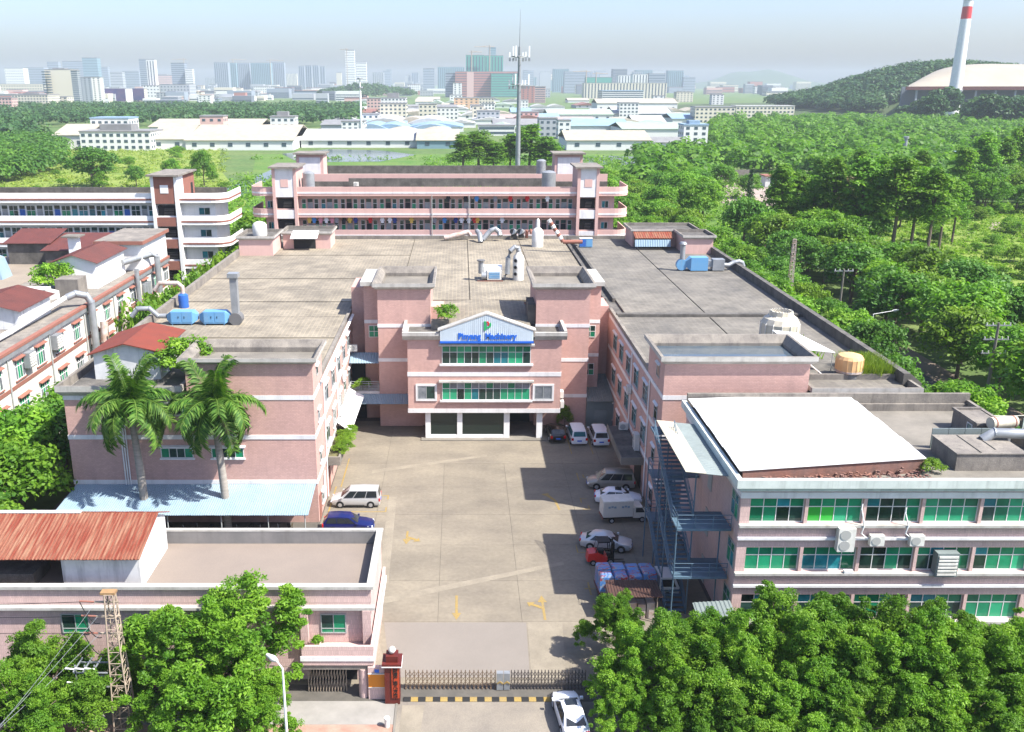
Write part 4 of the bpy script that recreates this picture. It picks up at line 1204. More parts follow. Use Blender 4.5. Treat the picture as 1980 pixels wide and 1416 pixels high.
hut(wf, -58, 103, -50.3, 111.5, WZ, WZ + 2.2, 1.1, 'brownroof', 'plaster', along='y')
pbox(wf, 'roof_cistern', M['concrete_old'], (-53.0, 119.5, WZ, -50.0, 122.5, WZ + 2.4))

# ================================================================== ROOF PLANT
def filter_box(label, loc, m, rz=0.0, w=2.5, group=None):
    t = thing('filter_unit', label, 'air filter', loc, group, rz)
    b = MB()
    h, d = 1.4, 1.4
    for x0, x1, s0, s1 in ((-w / 2 - .55, -w / 2, .45, 1), (-w / 2, w / 2, 1, 1), (w / 2, w / 2 + .55, 1, .45)):
        def rg(x, s): return [(x, -d / 2 * s, .25 + h / 2 - h / 2 * s), (x, d / 2 * s, .25 + h / 2 - h / 2 * s), (x, d / 2 * s, .25 + h / 2 + h / 2 * s), (x, -d / 2 * s, .25 + h / 2 + h / 2 * s)]
        b.loft([rg(x0, s0), rg(x1, s1)])
    b.build('casing', m, t, local=True)
    for x in (-w / 4, w / 4):
        MB().box(x - w / 4 + .08, -d / 2 - .03, .4, x + w / 4 - .08, -d / 2, 1.6).build('access_door', m, t, local=True)
        MB().box(x + (.25 if x < 0 else -.31), -d / 2 - .07, .9, x + (.31 if x < 0 else -.25), -d / 2 - .031, 1.15).build('door_handle', M['black'], t, local=True)
    for x in (-w / 2 + .1, w / 2 - .2):
        for y in (-d / 2 + .05, d / 2 - .15):
            MB().box(x, y, 0, x + .1, y + .1, .25).build('foot', m, t, local=True)
    return t
filter_box('left one of the two pale blue filter boxes on the left roof, rusty on top', (-32.3, 105.4, 13.0), M['bluebox'], group='blue filter boxes on the left roof')
filter_box('right one of the two pale blue filter boxes, beside the square duct stack', (-28.5, 105.4, 13.0), M['bluebox'], group='blue filter boxes on the left roof')

def duct(name, label, pts, r, m='galv', cat='duct', n=10, extra=None, group=None):
    c = pts[0]
    t = thing(name, label, cat, c, group)
    MB().tube(pts, r, n).build('pipe', M[m], t, smooth=40)
    P = [Vector(p) for p in pts]
    rr = r if not isinstance(r, (list, tuple)) else r[0]
    for i in range(1, len(P) - 1):
        d = (P[i + 1] - P[i]).normalized()
        MB().tube([P[i] - d * .05, P[i] + d * .05], rr * 1.1, n).build('flange', M[m], t)
    return t
duct('bent_duct', 'grey duct bending from the blue filter boxes over the left roof edge', [(-34.2, 105.4, 14), (-35.2, 105.4, 14), (-36.1, 105.4, 14.9), (-37.4, 105.3, 14.9), (-38.2, 105.2, 14.0)], .3)
t = thing('duct_stack', 'tall square galvanised duct stack standing on the left roof by the blue boxes', 'vent stack', (-24.9, 105.4, 13))
MB().box(-25.4, 105.0, 13.3, -24.6, 105.8, 18.6).build('shaft', M['galv'], t)
MB().box(-25.6, 104.8, 18.6, -24.4, 106.0, 19.1).build('cap', M['galv'], t)
MB().box(-26.6, 105.0, 13.4, -25.42, 105.8, 14.2).build('side_duct', M['galv'], t)
MB().tube([(-24.95, 104.75, 13.75), (-24.95, 106.0, 13.75)], .75, 14).build('fan_housing', M['grille'], t)
t.location.x -= 1.1
t.location.z -= .0
t = thing('barrel', 'blue barrel with a rusty bent pipe at the left parapet', 'barrel', (-34.7, 114, 13))
MB().rev([(.62, 0), (.64, .1), (.6, .5), (.64, .9), (.64, 1.0), (.6, 1.6), (.3, 1.8)], (-34.7, 114, 13), 16).build('drum', M['navy'], t, smooth=40)
MB().tube([(-34.7, 114, 14.8), (-34.7, 114, 15.6), (-35.2, 114, 16.1), (-37.5, 114, 16.1), (-38.2, 114, 15.2)], .28, 10).build('pipe', M['galvrust'], t, smooth=40)

# scrubber group on the central roof
sx, sy = gz(1002, 541, 13.03)
t = thing('scrubber_tower', 'tall white fibreglass scrubber tower with three round ports on the central roof', 'scrubber tower', (sx, sy, 13.03))
MB().rev([(.8, 0), (.8, 3.1), (.72, 3.4), (.42, 3.75), (.34, 4.0), (.2, 4.1)], (sx, sy, 13.03), 20).build('tank', M['acwhite'], t, smooth=40)
for z in (14.0, 14.95, 15.9):
    MB().tube([(sx - .4, sy - .6, z), (sx - .5, sy - .79, z)], .22, 12).build('port', M['black'], t)
    MB().tube([(sx - .42, sy - .64, z), (sx - .485, sy - .765, z)], .30, 12).build('port_ring', M['galv'], t)
duct('arched_duct', 'galvanised duct arching over to the top of the white scrubber tower', [(sx - 2.0, sy - .5, 13.5), (sx - 1.6, sy - .4, 14.0), (sx - 1.5, sy - .3, 16.2), (sx - 1.2, sy - .2, 17.2), (sx - .6, sy, 17.7), (sx - .15, sy, 17.6), (sx, sy, 17.1)], .36, n=12)
t = thing('fan_unit', 'white louvred fan box with a blue fan drum beside the scrubber tower', 'fan unit', (sx - 5, sy - .6, 13.03))
MB().box(sx - 5.9, sy - 1.4, 13.3, sx - 3.2, sy - .1, 15.0).build('casing', M['acwhite'], t)
for i in range(4):
    MB().box(sx - 5.6, sy - 1.46, 13.6 + i * .32, sx - 3.5, sy - 1.402, 13.8 + i * .32).build('louvre', M['bluebox'], t)
MB().box(sx - 6.5, sy - .05, 13.2, sx - 3.0, sy + 2.2, 15.6).build('rear_box', M['white'], t)
MB().tube([(sx - 7.0, sy - 1.0, 14.0), (sx - 6.1, sy - 1.0, 14.0)], .7, 14).build('fan_drum', M['galv'], t, smooth=40)
MB().tube([(sx - 7.1, sy - .4, 14.4), (sx - 7.1, sy - .4, 16.8)], [.5, .5], 12).build('outlet', M['galv'], t, smooth=40)
MB().tube([(sx - 7.1, sy - .4, 16.8), (sx - 7.1, sy - .4, 17.0)], .8, 12).build('outlet_cap', M['grille'], t)
MB().box(sx - 7.8, sy - 1.5, 13.03, sx - 2.9, sy - 1.3, 13.18).build('skid', M['redtrim'], t)
t.scale = (.74, .74, .74)
t.location.x += 1.2

# rear gutter line: white tank, banded pipe, elbows, blue cabinet
tx, ty = gz(1039, 476, 13.1)
t = thing('storage_tank', 'pale cylindrical tank with a narrow neck at the rear edge of the factory roof', 'tank', (tx, ty, 13.03))
MB().rev([(.98, 0), (.98, 2.6), (.7, 3.0), (.32, 3.3), (.28, 4.5), (.14, 4.8)], (tx, ty, 13.03), 18).build('vessel', M['acwhite'], t, smooth=40)
p0 = Vector((gy(1061, 425, 154)[0], 154, gy(1061, 425, 154)[1]))
p1 = Vector((gy(1089, 468, 153.6)[0], 153.6, max(13.45, gy(1089, 468, 153.6)[1])))
t = thing('banded_pipe', 'red and white banded pipe slanting down beside the pale tank', 'pipe', (p1.x, p1.y, 13.03))
for i in range(8):
    MB().tube([p0.lerp(p1, i / 8), p0.lerp(p1, (i + 1) / 8)], .34, 10).build('pipe_section', M['redtrim'] if i % 2 else M['white'], t, smooth=40)
MB().tube([p1, p1 + Vector((3.2, .2, 0))], .34, 10).build('pipe_section', M['redtrim'], t, smooth=40)
bx, by = gz(1133, 479, 13.03)
t = thing('cabinet', 'blue two-door cabinet on the roof near the slanting banded pipe', 'cabinet', (bx, by, 13.03))
MB().box(bx - 1.7, by, 13.13, bx + 1.7, by + 1.5, 15.2).build('box', M['bluebox'], t)
for k in (-1, 1): MB().box(bx + k * .83 - .75, by - .04, 13.3, bx + k * .83 + .75, by, 15.0).build('cabinet_door', M['navy'] if k < 0 else M['bluebox'], t)
MB().box(bx - 1.75, by - .05, 15.2, bx + 1.75, by + 1.55, 15.3).build('cabinet_top', M['acwhite'], t)
t.scale = (.64, .64, .7)
def rp(x, y, z): 
    X, Yy = gz(x, y, z)
    return (X, Yy, z)
duct('bent_duct', 'orange and white duct lying along the rear roof edge', [(-2.9, 165.5, 13.5), (-.8, 166, 13.9), (1.4, 166.5, 14.4), (1.8, 166.5, 13.8)], .45, 'galvrust')
duct('bent_duct', 'small galvanised elbow duct rising from the rear edge of the roof', [(3.6, 163, 13.1), (3.4, 164, 14.4), (3.0, 165.5, 14.7)], .45)
duct('bent_duct', 'galvanised double elbow duct at the rear roof edge right of the small elbow', [(4.0, 165, 13.3), (5.4, 165.5, 14.8), (6.2, 165.5, 15.1), (6.9, 165.5, 14.6), (7.1, 165, 13.9)], .48)
for i, (x, s) in enumerate(((9.3, 'left'), (10.6, 'right'))):
    t = thing('roof_fan', f'{s} one of two black mouthed round fans at the rear roof edge', 'fan', (x, 166.5, 13.4), 'round fans at the rear roof edge')
    MB().tube([(x + .5, 167, 14.3), (x, 165.9, 14.6)], .55, 12).build('fan_tube', M['galv'], t, smooth=40)
    MB().tube([(x + .02, 165.95, 14.59), (x, 165.88, 14.605)], .46, 12).build('fan_mouth', M['black'], t)
    MB().box(x - .2, 166, 13.45, x + .8, 167, 13.9).build('fan_stand', M['black'], t)
duct('bent_duct', 'dull red elbow pipe standing at the rear roof edge left of the pale tank', [(11.9, 166.5, 13.4), (11.9, 166.3, 14.6), (12.5, 166.2, 14.8), (12.8, 166, 14.2)], .3, 'redtrim')
# right roof blower group
t = thing('blower_unit', 'blue blower with snail housing, blue box and grey box on the right roof', 'blower', (30.4, 133.5, 13.03))
rx, ry = 31.3, 133.8
MB().box(rx - 1.8, ry - 1.2, 13.2, rx + 1.8, ry + 1.2, 15.9).build('blue_box', M['bluebox'], t)
MB().loft([[(rx - 2.9, ry - .5, 14.0), (rx - 2.9, ry + .5, 14.0), (rx - 2.9, ry + .5, 15.0), (rx - 2.9, ry - .5, 15.0)], [(rx - 1.8, ry - 1.2, 13.2), (rx - 1.8, ry + 1.2, 13.2), (rx - 1.8, ry + 1.2, 15.9), (rx - 1.8, ry - 1.2, 15.9)]]).build('taper', M['bluebox'], t)
MB().tube([(rx - 3.6, ry - .55, 14.3), (rx - 3.6, ry + .55, 14.3)], 1.15, 18).build('snail_housing', M['bluebox'], t, smooth=40)
MB().tube([(rx - 3.5, ry, 15.2), (rx - 3.5, ry, 18.6)], .55, 12).build('stack', M['galv'], t, smooth=40)
MB().tube([(rx - 3.5, ry, 18.6), (rx - 3.5, ry, 19.0)], [.85, .6], 12).build('stack_cap', M['galv'], t)
MB().box(rx + 2.9, ry - 1.0, 13.2, rx + 5.4, ry + 1.0, 15.5).build('grey_box', M['galv'], t)
MB().loft([[(rx + 1.8, ry - .6, 13.9), (rx + 1.8, ry + .6, 13.9), (rx + 1.8, ry + .6, 15.2), (rx + 1.8, ry - .6, 15.2)], [(rx + 2.9, ry - .6, 13.9), (rx + 2.9, ry + .6, 13.9), (rx + 2.9, ry + .6, 15.2), (rx + 2.9, ry - .6, 15.2)]]).build('link_duct', M['galv'], t)
MB().tube([(rx + 5.4, ry, 14.2), (rx + 6.6, ry + .2, 14.1), (rx + 7.8, ry + .4, 14.7), (rx + 8.8, ry + .4, 14.9), (rx + 9.5, ry + .4, 14.6), (rx + 9.8, ry + .4, 13.8)], .48, 12).build('elbow', M['galv'], t, smooth=40)

t.scale = (.70, .70, .72)
t.location = (35.0, 137.6, 13.03)
# cooling towers
def cooling_tower(label, c, r, h, m, nrib, cat='cooling tower', rail=True):
    t = thing('cooling_tower', label, cat, c)
    prof = [(r * .92, .55), (r, .75), (r, h * .62), (r * .86, h * .78), (r * .62, h * .86), (r * .60, h), (r * .5, h), (r * .5, h * .9)]
    if not rail: prof = [(r * .95, .5), (r, .7), (r, h * .80), (r * .86, h * .93), (r * .45, h), (r * .1, h)]
    MB().rev(prof, (0, 0, 0), nrib).build('shell', m, t, local=True)
    MB().rev([(r * .9, .02), (r * .9, .55), (.1, .55)], (0, 0, 0), nrib).build('basin', M['grille'], t, local=True)
    fb = MB()
    for i in range(nrib):
        a = 2 * math.pi * i / nrib
        fb.tube([(r * 1.01 * math.cos(a), r * 1.01 * math.sin(a), .6), (r * 1.01 * math.cos(a), r * 1.01 * math.sin(a), h * (.62 if rail else .8)), (r * (.63 if rail else .84) * math.cos(a), r * (.63 if rail else .84) * math.sin(a), h * (.87 if rail else .93))], .05 if rail else .02, 5)
    fb.build('rib', M['acwhite'] if rail else m, t, local=True)
    if rail:
        g = MB()
        for i in range(9):
            x = -r * .55 + r * 1.1 * i / 8
            e = math.sqrt(max(0, (r * .58) ** 2 - x * x))
            g.tube([(x, -e, h + .03), (x, e, h + .03)], .03, 5)
        g.build('fan_guard', M['galv'], t, local=True)
    MB().rev([(r * 1.04, .56), (r * 1.04, .74), (r * .98, .74)], (0, 0, 0), nrib).build('rim', M['galvrust'], t, local=True)
    return t
cooling_tower('large cream ribbed cooling tower behind the right roof water tank', (34.6, 97.6, 13.02), 2.05, 3.5, M['cream'], 14)
cooling_tower('small peach round cooling tower by the tall grass on the right roof corner', (37.2, 85.2, 13.02), 1.25, 2.3, M['peach'], 18, rail=False)
t = thing('shade_awning', 'white tilted awning on thin posts beside the right roof water tank', 'awning', (33.6, 88.5, 13.02))
MB().loft([[(31.7, 91.6, 15.9), (34.2, 91.6, 15.6), (36.4, 86.8, 14.9), (32.6, 86.8, 15.3)], [(31.7, 91.6, 15.96), (34.2, 91.6, 15.66), (36.4, 86.8, 14.96), (32.6, 86.8, 15.36)]]).build('sheet', M['whitesheet'], t)
for x, y, z in ((32.7, 86.9, 15.2), (36.2, 86.9, 14.9), (34.1, 91.4, 15.5), (31.8, 91.4, 15.8)):
    MB().tube([(x, y, 13), (x, y, z)], .04, 5).build('post', M['framegrey'], t)
MB().tube([(32.2, 87.5, 15.2), (34.6, 84.6, 13.3)], .06, 5).build('brace', M['white'], t)
t = thing('cabinet', 'orange wooden cabinet with a dark top beside the right roof water tank', 'cabinet', (32.6, 84.6, 13.02))
MB().box(32.1, 84.2, 13.06, 33.1, 85.3, 14.7).build('box', M['orange'], t)
MB().box(31.6, 84.1, 13.06, 32.07, 85.3, 14.7).build('side_panel', M['brownroof'], t)
MB().box(31.55, 84.05, 14.7, 33.15, 85.4, 14.85).build('lid', M['black'], t)
t = thing('water_tank', 'pale plastic water tank on the rear left penthouse', 'water tank', (-33.2, 154, 16.2))
MB().rev([(1.15, 0), (1.2, .3), (1.2, 1.7), (.9, 2.1), (.4, 2.3), (.2, 2.35)], (-33.2, 154, 15.76), 16).build('vessel', M['acwhite'], t, smooth=40)
# roof tank and duct of the office block
t = thing('water_tank', 'rusty streaked steel water tank lying on the office block roof', 'water tank', (43.4, 70.2, 13.5))
MB().tube([(42.4, 69.9, 13.95), (44.6, 70.3, 13.95)], .48, 16).build('vessel', M['cream'], t, smooth=40)
for k in (0.12, .88): MB().tube([(42.4 + 2.2 * k - .06, 69.9 + .4 * k, 13.95), (42.4 + 2.2 * k + .06, 69.93 + .4 * k, 13.95)], .51, 16).build('strap', M['redtrim'], t)
MB().box(42.7, 69.6, 12.05, 42.9, 70.2, 13.5).build('stand', M['galv'], t)
MB().box(44.0, 69.8, 12.05, 44.2, 70.5, 13.5).build('stand', M['galv'], t)
duct('large_duct', 'fat galvanised duct coming over the concrete roof tank at the right edge', [(40.6, 67.6, 13.4), (41.4, 67.6, 14.0), (47.0, 67.0, 14.0)], .40, n=14)
# tanks and condensers on the dormitory roof
def steel_tank(label, x, y, z, r, h):
    t = thing('water_tank', label, 'water tank', (x, y, z), 'steel tanks on the dormitory roofs')
    MB().rev([(r, 0), (r, h), (r * .6, h + .25), (.15, h + .35)], (x, y, z), 14).build('vessel', M['galv'], t, smooth=40)
steel_tank('steel tank beside the left stair tower of the long pink dormitory', -28.0, 174.5, 20.75, 1.1, 3.3)
steel_tank('steel tank beside the right stair tower of the long pink dormitory', 16.4, 175, 20.75, 1.3, 3.4)
steel_tank('steel tank on the second dormitory beside its right tower', 16.6, 194.5, 21.1, 1.0, 3.6)

# ------------------------------------------------------------------ air conditioners
def aircon(label, loc, face, tall=False, group='outdoor units on the walls'):
    t = thing('air_conditioner', label, 'air conditioner', loc, group, FACE[face])
    w, h, d = (.95, .75, .4) if not tall else (1.15, 1.7, .5)
    MB().box(-w / 2, -d - .1, 0, w / 2, -.1, h).build('casing', M['acwhite'], t, local=True)
    for k in ((h * .5,) if not tall else (h * .27, h * .73)):
        MB().tube([(-w * .1, -d - .1, k), (-w * .1, -d - .13, k)], min(h * .4, .36), 14).build('fan_grille', M['fan'], t, local=True)
    MB().box(-w / 2 + .1, -d - .05, -.09, -w / 2 + .16, 0, 0).box(w / 2 - .16, -d - .05, -.09, w / 2 - .1, 0, 0).build('bracket', M['framegrey'], t, local=True)
    return t
def big(t):
    t.scale = (1.08, 1.08, 1.08)
    return t
big(aircon('large two-fan unit between the upper window bands of the office block', (28.0, OY0 - .02, 7.35), 'S', True))
big(aircon('small unit with white hose, left of two on the office block front', (30.3, OY0 - .02, 7.75), 'S'))
big(aircon('small unit with white hose, right of two on the office block front', (33.2, OY0 - .02, 7.75), 'S'))
aircon('unit high on the left wing yard wall below the third floor windows', (XL1 + .02, 100.4, 8.0), 'E')
aircon('unit low on the left wing yard wall above the planted porch', (XL1 + .02, 96.0, 5.2), 'E')
aircon('unit at the right edge of the central block, upper of two', (CX1 + .02, 103.0, 4.9), 'E')
aircon('unit at the right edge of the central block, lower of two', (CX1 + .02, 102.4, 3.9), 'E')
aircon('unit on the blackened right porch at its far end', (17.8, 95.6, 3.75), 'S')
aircon('tall two-fan unit on the right wing wall above the blackened porch', (XR0 - .02, 89.6, 3.8), 'W', True)
aircon('unit on the right wing wall between second floor windows', (XR0 - .02, 95.4, 8.0), 'W')
aircon('unit in the recess beside the left tower above the small blue awning', (-12.9, 108.4, 9.0), 'S')
aircon('unit on the roof of the long pink dormitory right of the left tank', (-20.0, 181.5, 21.0), 'S')
for x, z0 in ((30.0, 10.9), (33.2, 10.6)):
    tag(MB().tube([(x - .9, OY0 - .03, z0), (x - 1.0, OY0 - .2, z0 - .4), (x - .75, OY0 - .4, 9.3), (x - .9, OY0 - .42, 8.7), (x - .3, OY0 - .3, 8.2)], .05, 6).build('hose', M['white']), 'white hose running down to the ' + ('left' if x < 31 else 'right') + ' small outdoor unit of the office block', 'hose', 'air conditioner hoses')
t = thing('louvre_box', 'grey louvred vent box in a middle floor window of the office block', 'vent', (35.6, OY0, 5.3))
MB().box(34.9, OY0 - .5, 5.2, 36.5, OY0 + .2, 7.1).build('casing', M['greysheet'], t)
for i in range(6): MB().box(35.0, OY0 - .58, 5.35 + i * .28, 36.4, OY0 - .502, 5.5 + i * .28).build('louvre', M['acwhite'], t)
t = thing('pot_plant', 'white trough of green plants on the middle floor sill of the office block', 'pot plant', (28.6, OY0 - .25, 5.38))
MB().box(28.3, OY0 - .34, 5.385, 28.95, OY0 - .06, 5.6).build('trough', M['white'], t)
for yy, lab in ((97.8, 'near louvred box'), (105.0, 'far louvred box')):
    t = thing('louvre_box', f'{lab} in a window of the white factory street wall', 'vent', (WX + .3, yy, 10.2), 'louvred boxes of the white factory')
    MB().box(WX + .1, yy - .8, 10.2, WX + .8, yy + .8, 11.9).build('casing', M['galv'], t)
    for i in range(5): MB().box(WX + .802, yy - .7, 10.35 + i * .3, WX + .88, yy + .7, 10.52 + i * .3).build('louvre', M['acwhite'], t)
# ducts of the white factory
duct('riser_duct', 'fat grey duct rising up the white factory wall and bending over its roof', [(WX + .9, 115, .5), (WX + .9, 115, 13.4), (WX + .5, 114.8, 14.3), (WX - .6, 114.3, 14.7), (WX - 1.6, 113.8, 14.3)], .46, n=12)
duct('long_duct', 'slim white pipe slanting across the white factory roof to the fat riser', [(WX - 1.7, 113.6, 14.3), (WX - 2.4, 100, 13.5), (WX - 2.6, 84, 13.4)], .3, 'white')
duct('riser_duct', 'rusty capped duct rising by the white factory wall, nearer of two', [(WX + 1.1, 117.6, .5), (WX + 1.1, 117.6, 7.5), (WX + .9, 118.4, 10.0)], .5, 'galvrust')
duct('riser_duct', 'rusty capped duct rising by the white factory wall, farther of two', [(WX + 1.1, 125.5, .5), (WX + 1.1, 125.5, 8.4), (WX + .9, 126.3, 10.9)], .5, 'galvrust')
duct('riser_duct', 'thin grey duct rising past the roof edge of the white factory', [(WX + .7, 133, .5), (WX + .7, 133, 14.2)], .33)
duct('riser_duct', 'galvanised duct crossing the far roof corner of the white factory', [(WX + 1.2, 141, 9), (WX + 1.2, 141, 14.6), (WX + .4, 140.4, 15.0), (WX - 1.9, 134.6, 14.8)], .45)
for k in range(3):
    duct('riser_duct', ('left', 'middle', 'right')[k] + ' pipe of the three galvanised risers clamped to the white factory wall', [(WX + .8, 135.3 + k * 1.1, 1), (WX + .8, 135.3 + k * 1.1, 11.5)], .33)
t = thing('filter_unit', 'green filter box with grey ends on the white factory roof', 'air filter', (-54, 114, 13.1))
MB().box(-55.3, 114.0, 13.7, -52.2, 115.4, 15.2).build('casing', M['greenpaint'], t)
MB().box(-55.5, 113.9, 15.2, -51.8, 115.6, 15.33).build('lid', M['acwhite'], t)
MB().loft([[(-57.0, 114.3, 14.0), (-57.0, 115.1, 14.0), (-57.0, 115.1, 14.9), (-57.0, 114.3, 14.9)], [(-55.3, 114, 13.7), (-55.3, 115.4, 13.7), (-55.3, 115.4, 15.2), (-55.3, 114, 15.2)]]).build('taper', M['galv'], t)
MB().loft([[(-52.2, 114, 13.7), (-52.2, 115.4, 13.7), (-52.2, 115.4, 15.2), (-52.2, 114, 15.2)], [(-50.6, 114.3, 14.0), (-50.6, 115.1, 14.0), (-50.6, 115.1, 14.9), (-50.6, 114.3, 14.9)]]).build('taper', M['acwhite'], t)
for x in (-55.0, -52.6): MB().box(x, 114.2, 13, x + .15, 115.2, 13.7).build('leg', M['lattice'], t)
t = thing('tarpaulin_tent', 'pale blue tarpaulin tent on the white factory roof', 'tarpaulin', (-67, 128, 13))
MB().loft([[(-70, 131, 13), (-65.5, 131, 13), (-65.5, 134.2, 13), (-70, 134.2, 13)], [(-69.4, 131.5, 16.0), (-66.2, 131.5, 15.8), (-66.2, 134, 15.8), (-69.4, 134, 16.0)], [(-68.8, 132.2, 16.4), (-66.8, 132.2, 16.2), (-66.8, 133.6, 16.2), (-68.8, 133.6, 16.4)]]).build('tarpaulin', M['bluesheet'], t)

# ================================================================== VEHICLES
def paint(name, c, metal=0.0):
    m = mat(name, c, rough=0.28, metal=metal, spec=0.5)
    m.node_tree.nodes['Principled BSDF'].inputs['Coat Weight'].default_value = 0.3
    m.node_tree.nodes['Principled BSDF'].inputs['Coat Roughness'].default_value = 0.08
    return m
PNT = {'white': paint('white_car_paint', (.78, .79, .80)), 'silver': paint('silver_car_paint', (.55, .55, .54), .35), 'champagne': paint('champagne_car_paint', (.36, .33, .28), .35),
       'blue': paint('deep_blue_car_paint', (.005, .009, .075)), 'black': paint('black_car_paint', (.012, .011, .012)), 'cream': paint('old_cream_truck_paint', (.60, .57, .50)), 'dirtywhite': paint('dull_white_truck_paint', (.62, .63, .63)), 'red': paint('red_forklift_paint', (.55, .02, .015))}
GLASS = mat('tinted_car_glass', (.018, .022, .025), rough=.06, spec=.6)
GLASSB = mat('blue_green_car_glass', (.03, .13, .15), rough=.06, spec=.6)
RIM = mat('alloy_rim', (.55, .55, .56), rough=.35, metal=.7)
LAMP = mat('clear_lamp', (.75, .78, .80), rough=.15, spec=.6)
TAIL = mat('red_tail_lamp', (.5, .015, .012), rough=.2)
PLATE = mat('blue_number_plate', (.03, .13, .55), rough=.4)
_wheel = {}
def wheel(root, x, y, r, side):
    k = (round(r, 2), side)
    if k not in _wheel:
        s = side
        ty = MB().tube([(0, 0, 0), (0, s * .03, 0), (0, s * .17, 0), (0, s * .20, 0)], [r * .93, r, r, r * .93], 20).mesh('tyre', M['rubber'], smooth=40)
        rm = MB().tube([(0, s * .17, 0), (0, s * .215, 0)], [r * .62, r * .58], 16)
        for i in range(5):
            a = 2 * math.pi * i / 5
            ca, sa = math.cos(a), math.sin(a)
            rm.loft([[(ca * .05 - sa * .03, s * .216, sa * .05 + ca * .03), (ca * .05 + sa * .03, s * .216, sa * .05 - ca * .03), (ca * r * .55 + sa * .03, s * .216, sa * r * .55 - ca * .03), (ca * r * .55 - sa * .03, s * .216, sa * r * .55 + ca * .03)],
                     [(ca * .05 - sa * .03, s * .232, sa * .05 + ca * .03), (ca * .05 + sa * .03, s * .232, sa * .05 - ca * .03), (ca * r * .55 + sa * .03, s * .226, sa * r * .55 - ca * .03), (ca * r * .55 - sa * .03, s * .226, sa * r * .55 + ca * .03)]])
        _wheel[k] = (ty, rm.mesh('rim', RIM))
    ty, rm = _wheel[k]
    o = inst('wheel', ty, root, (x, y, r))
    inst('rim', rm, o)

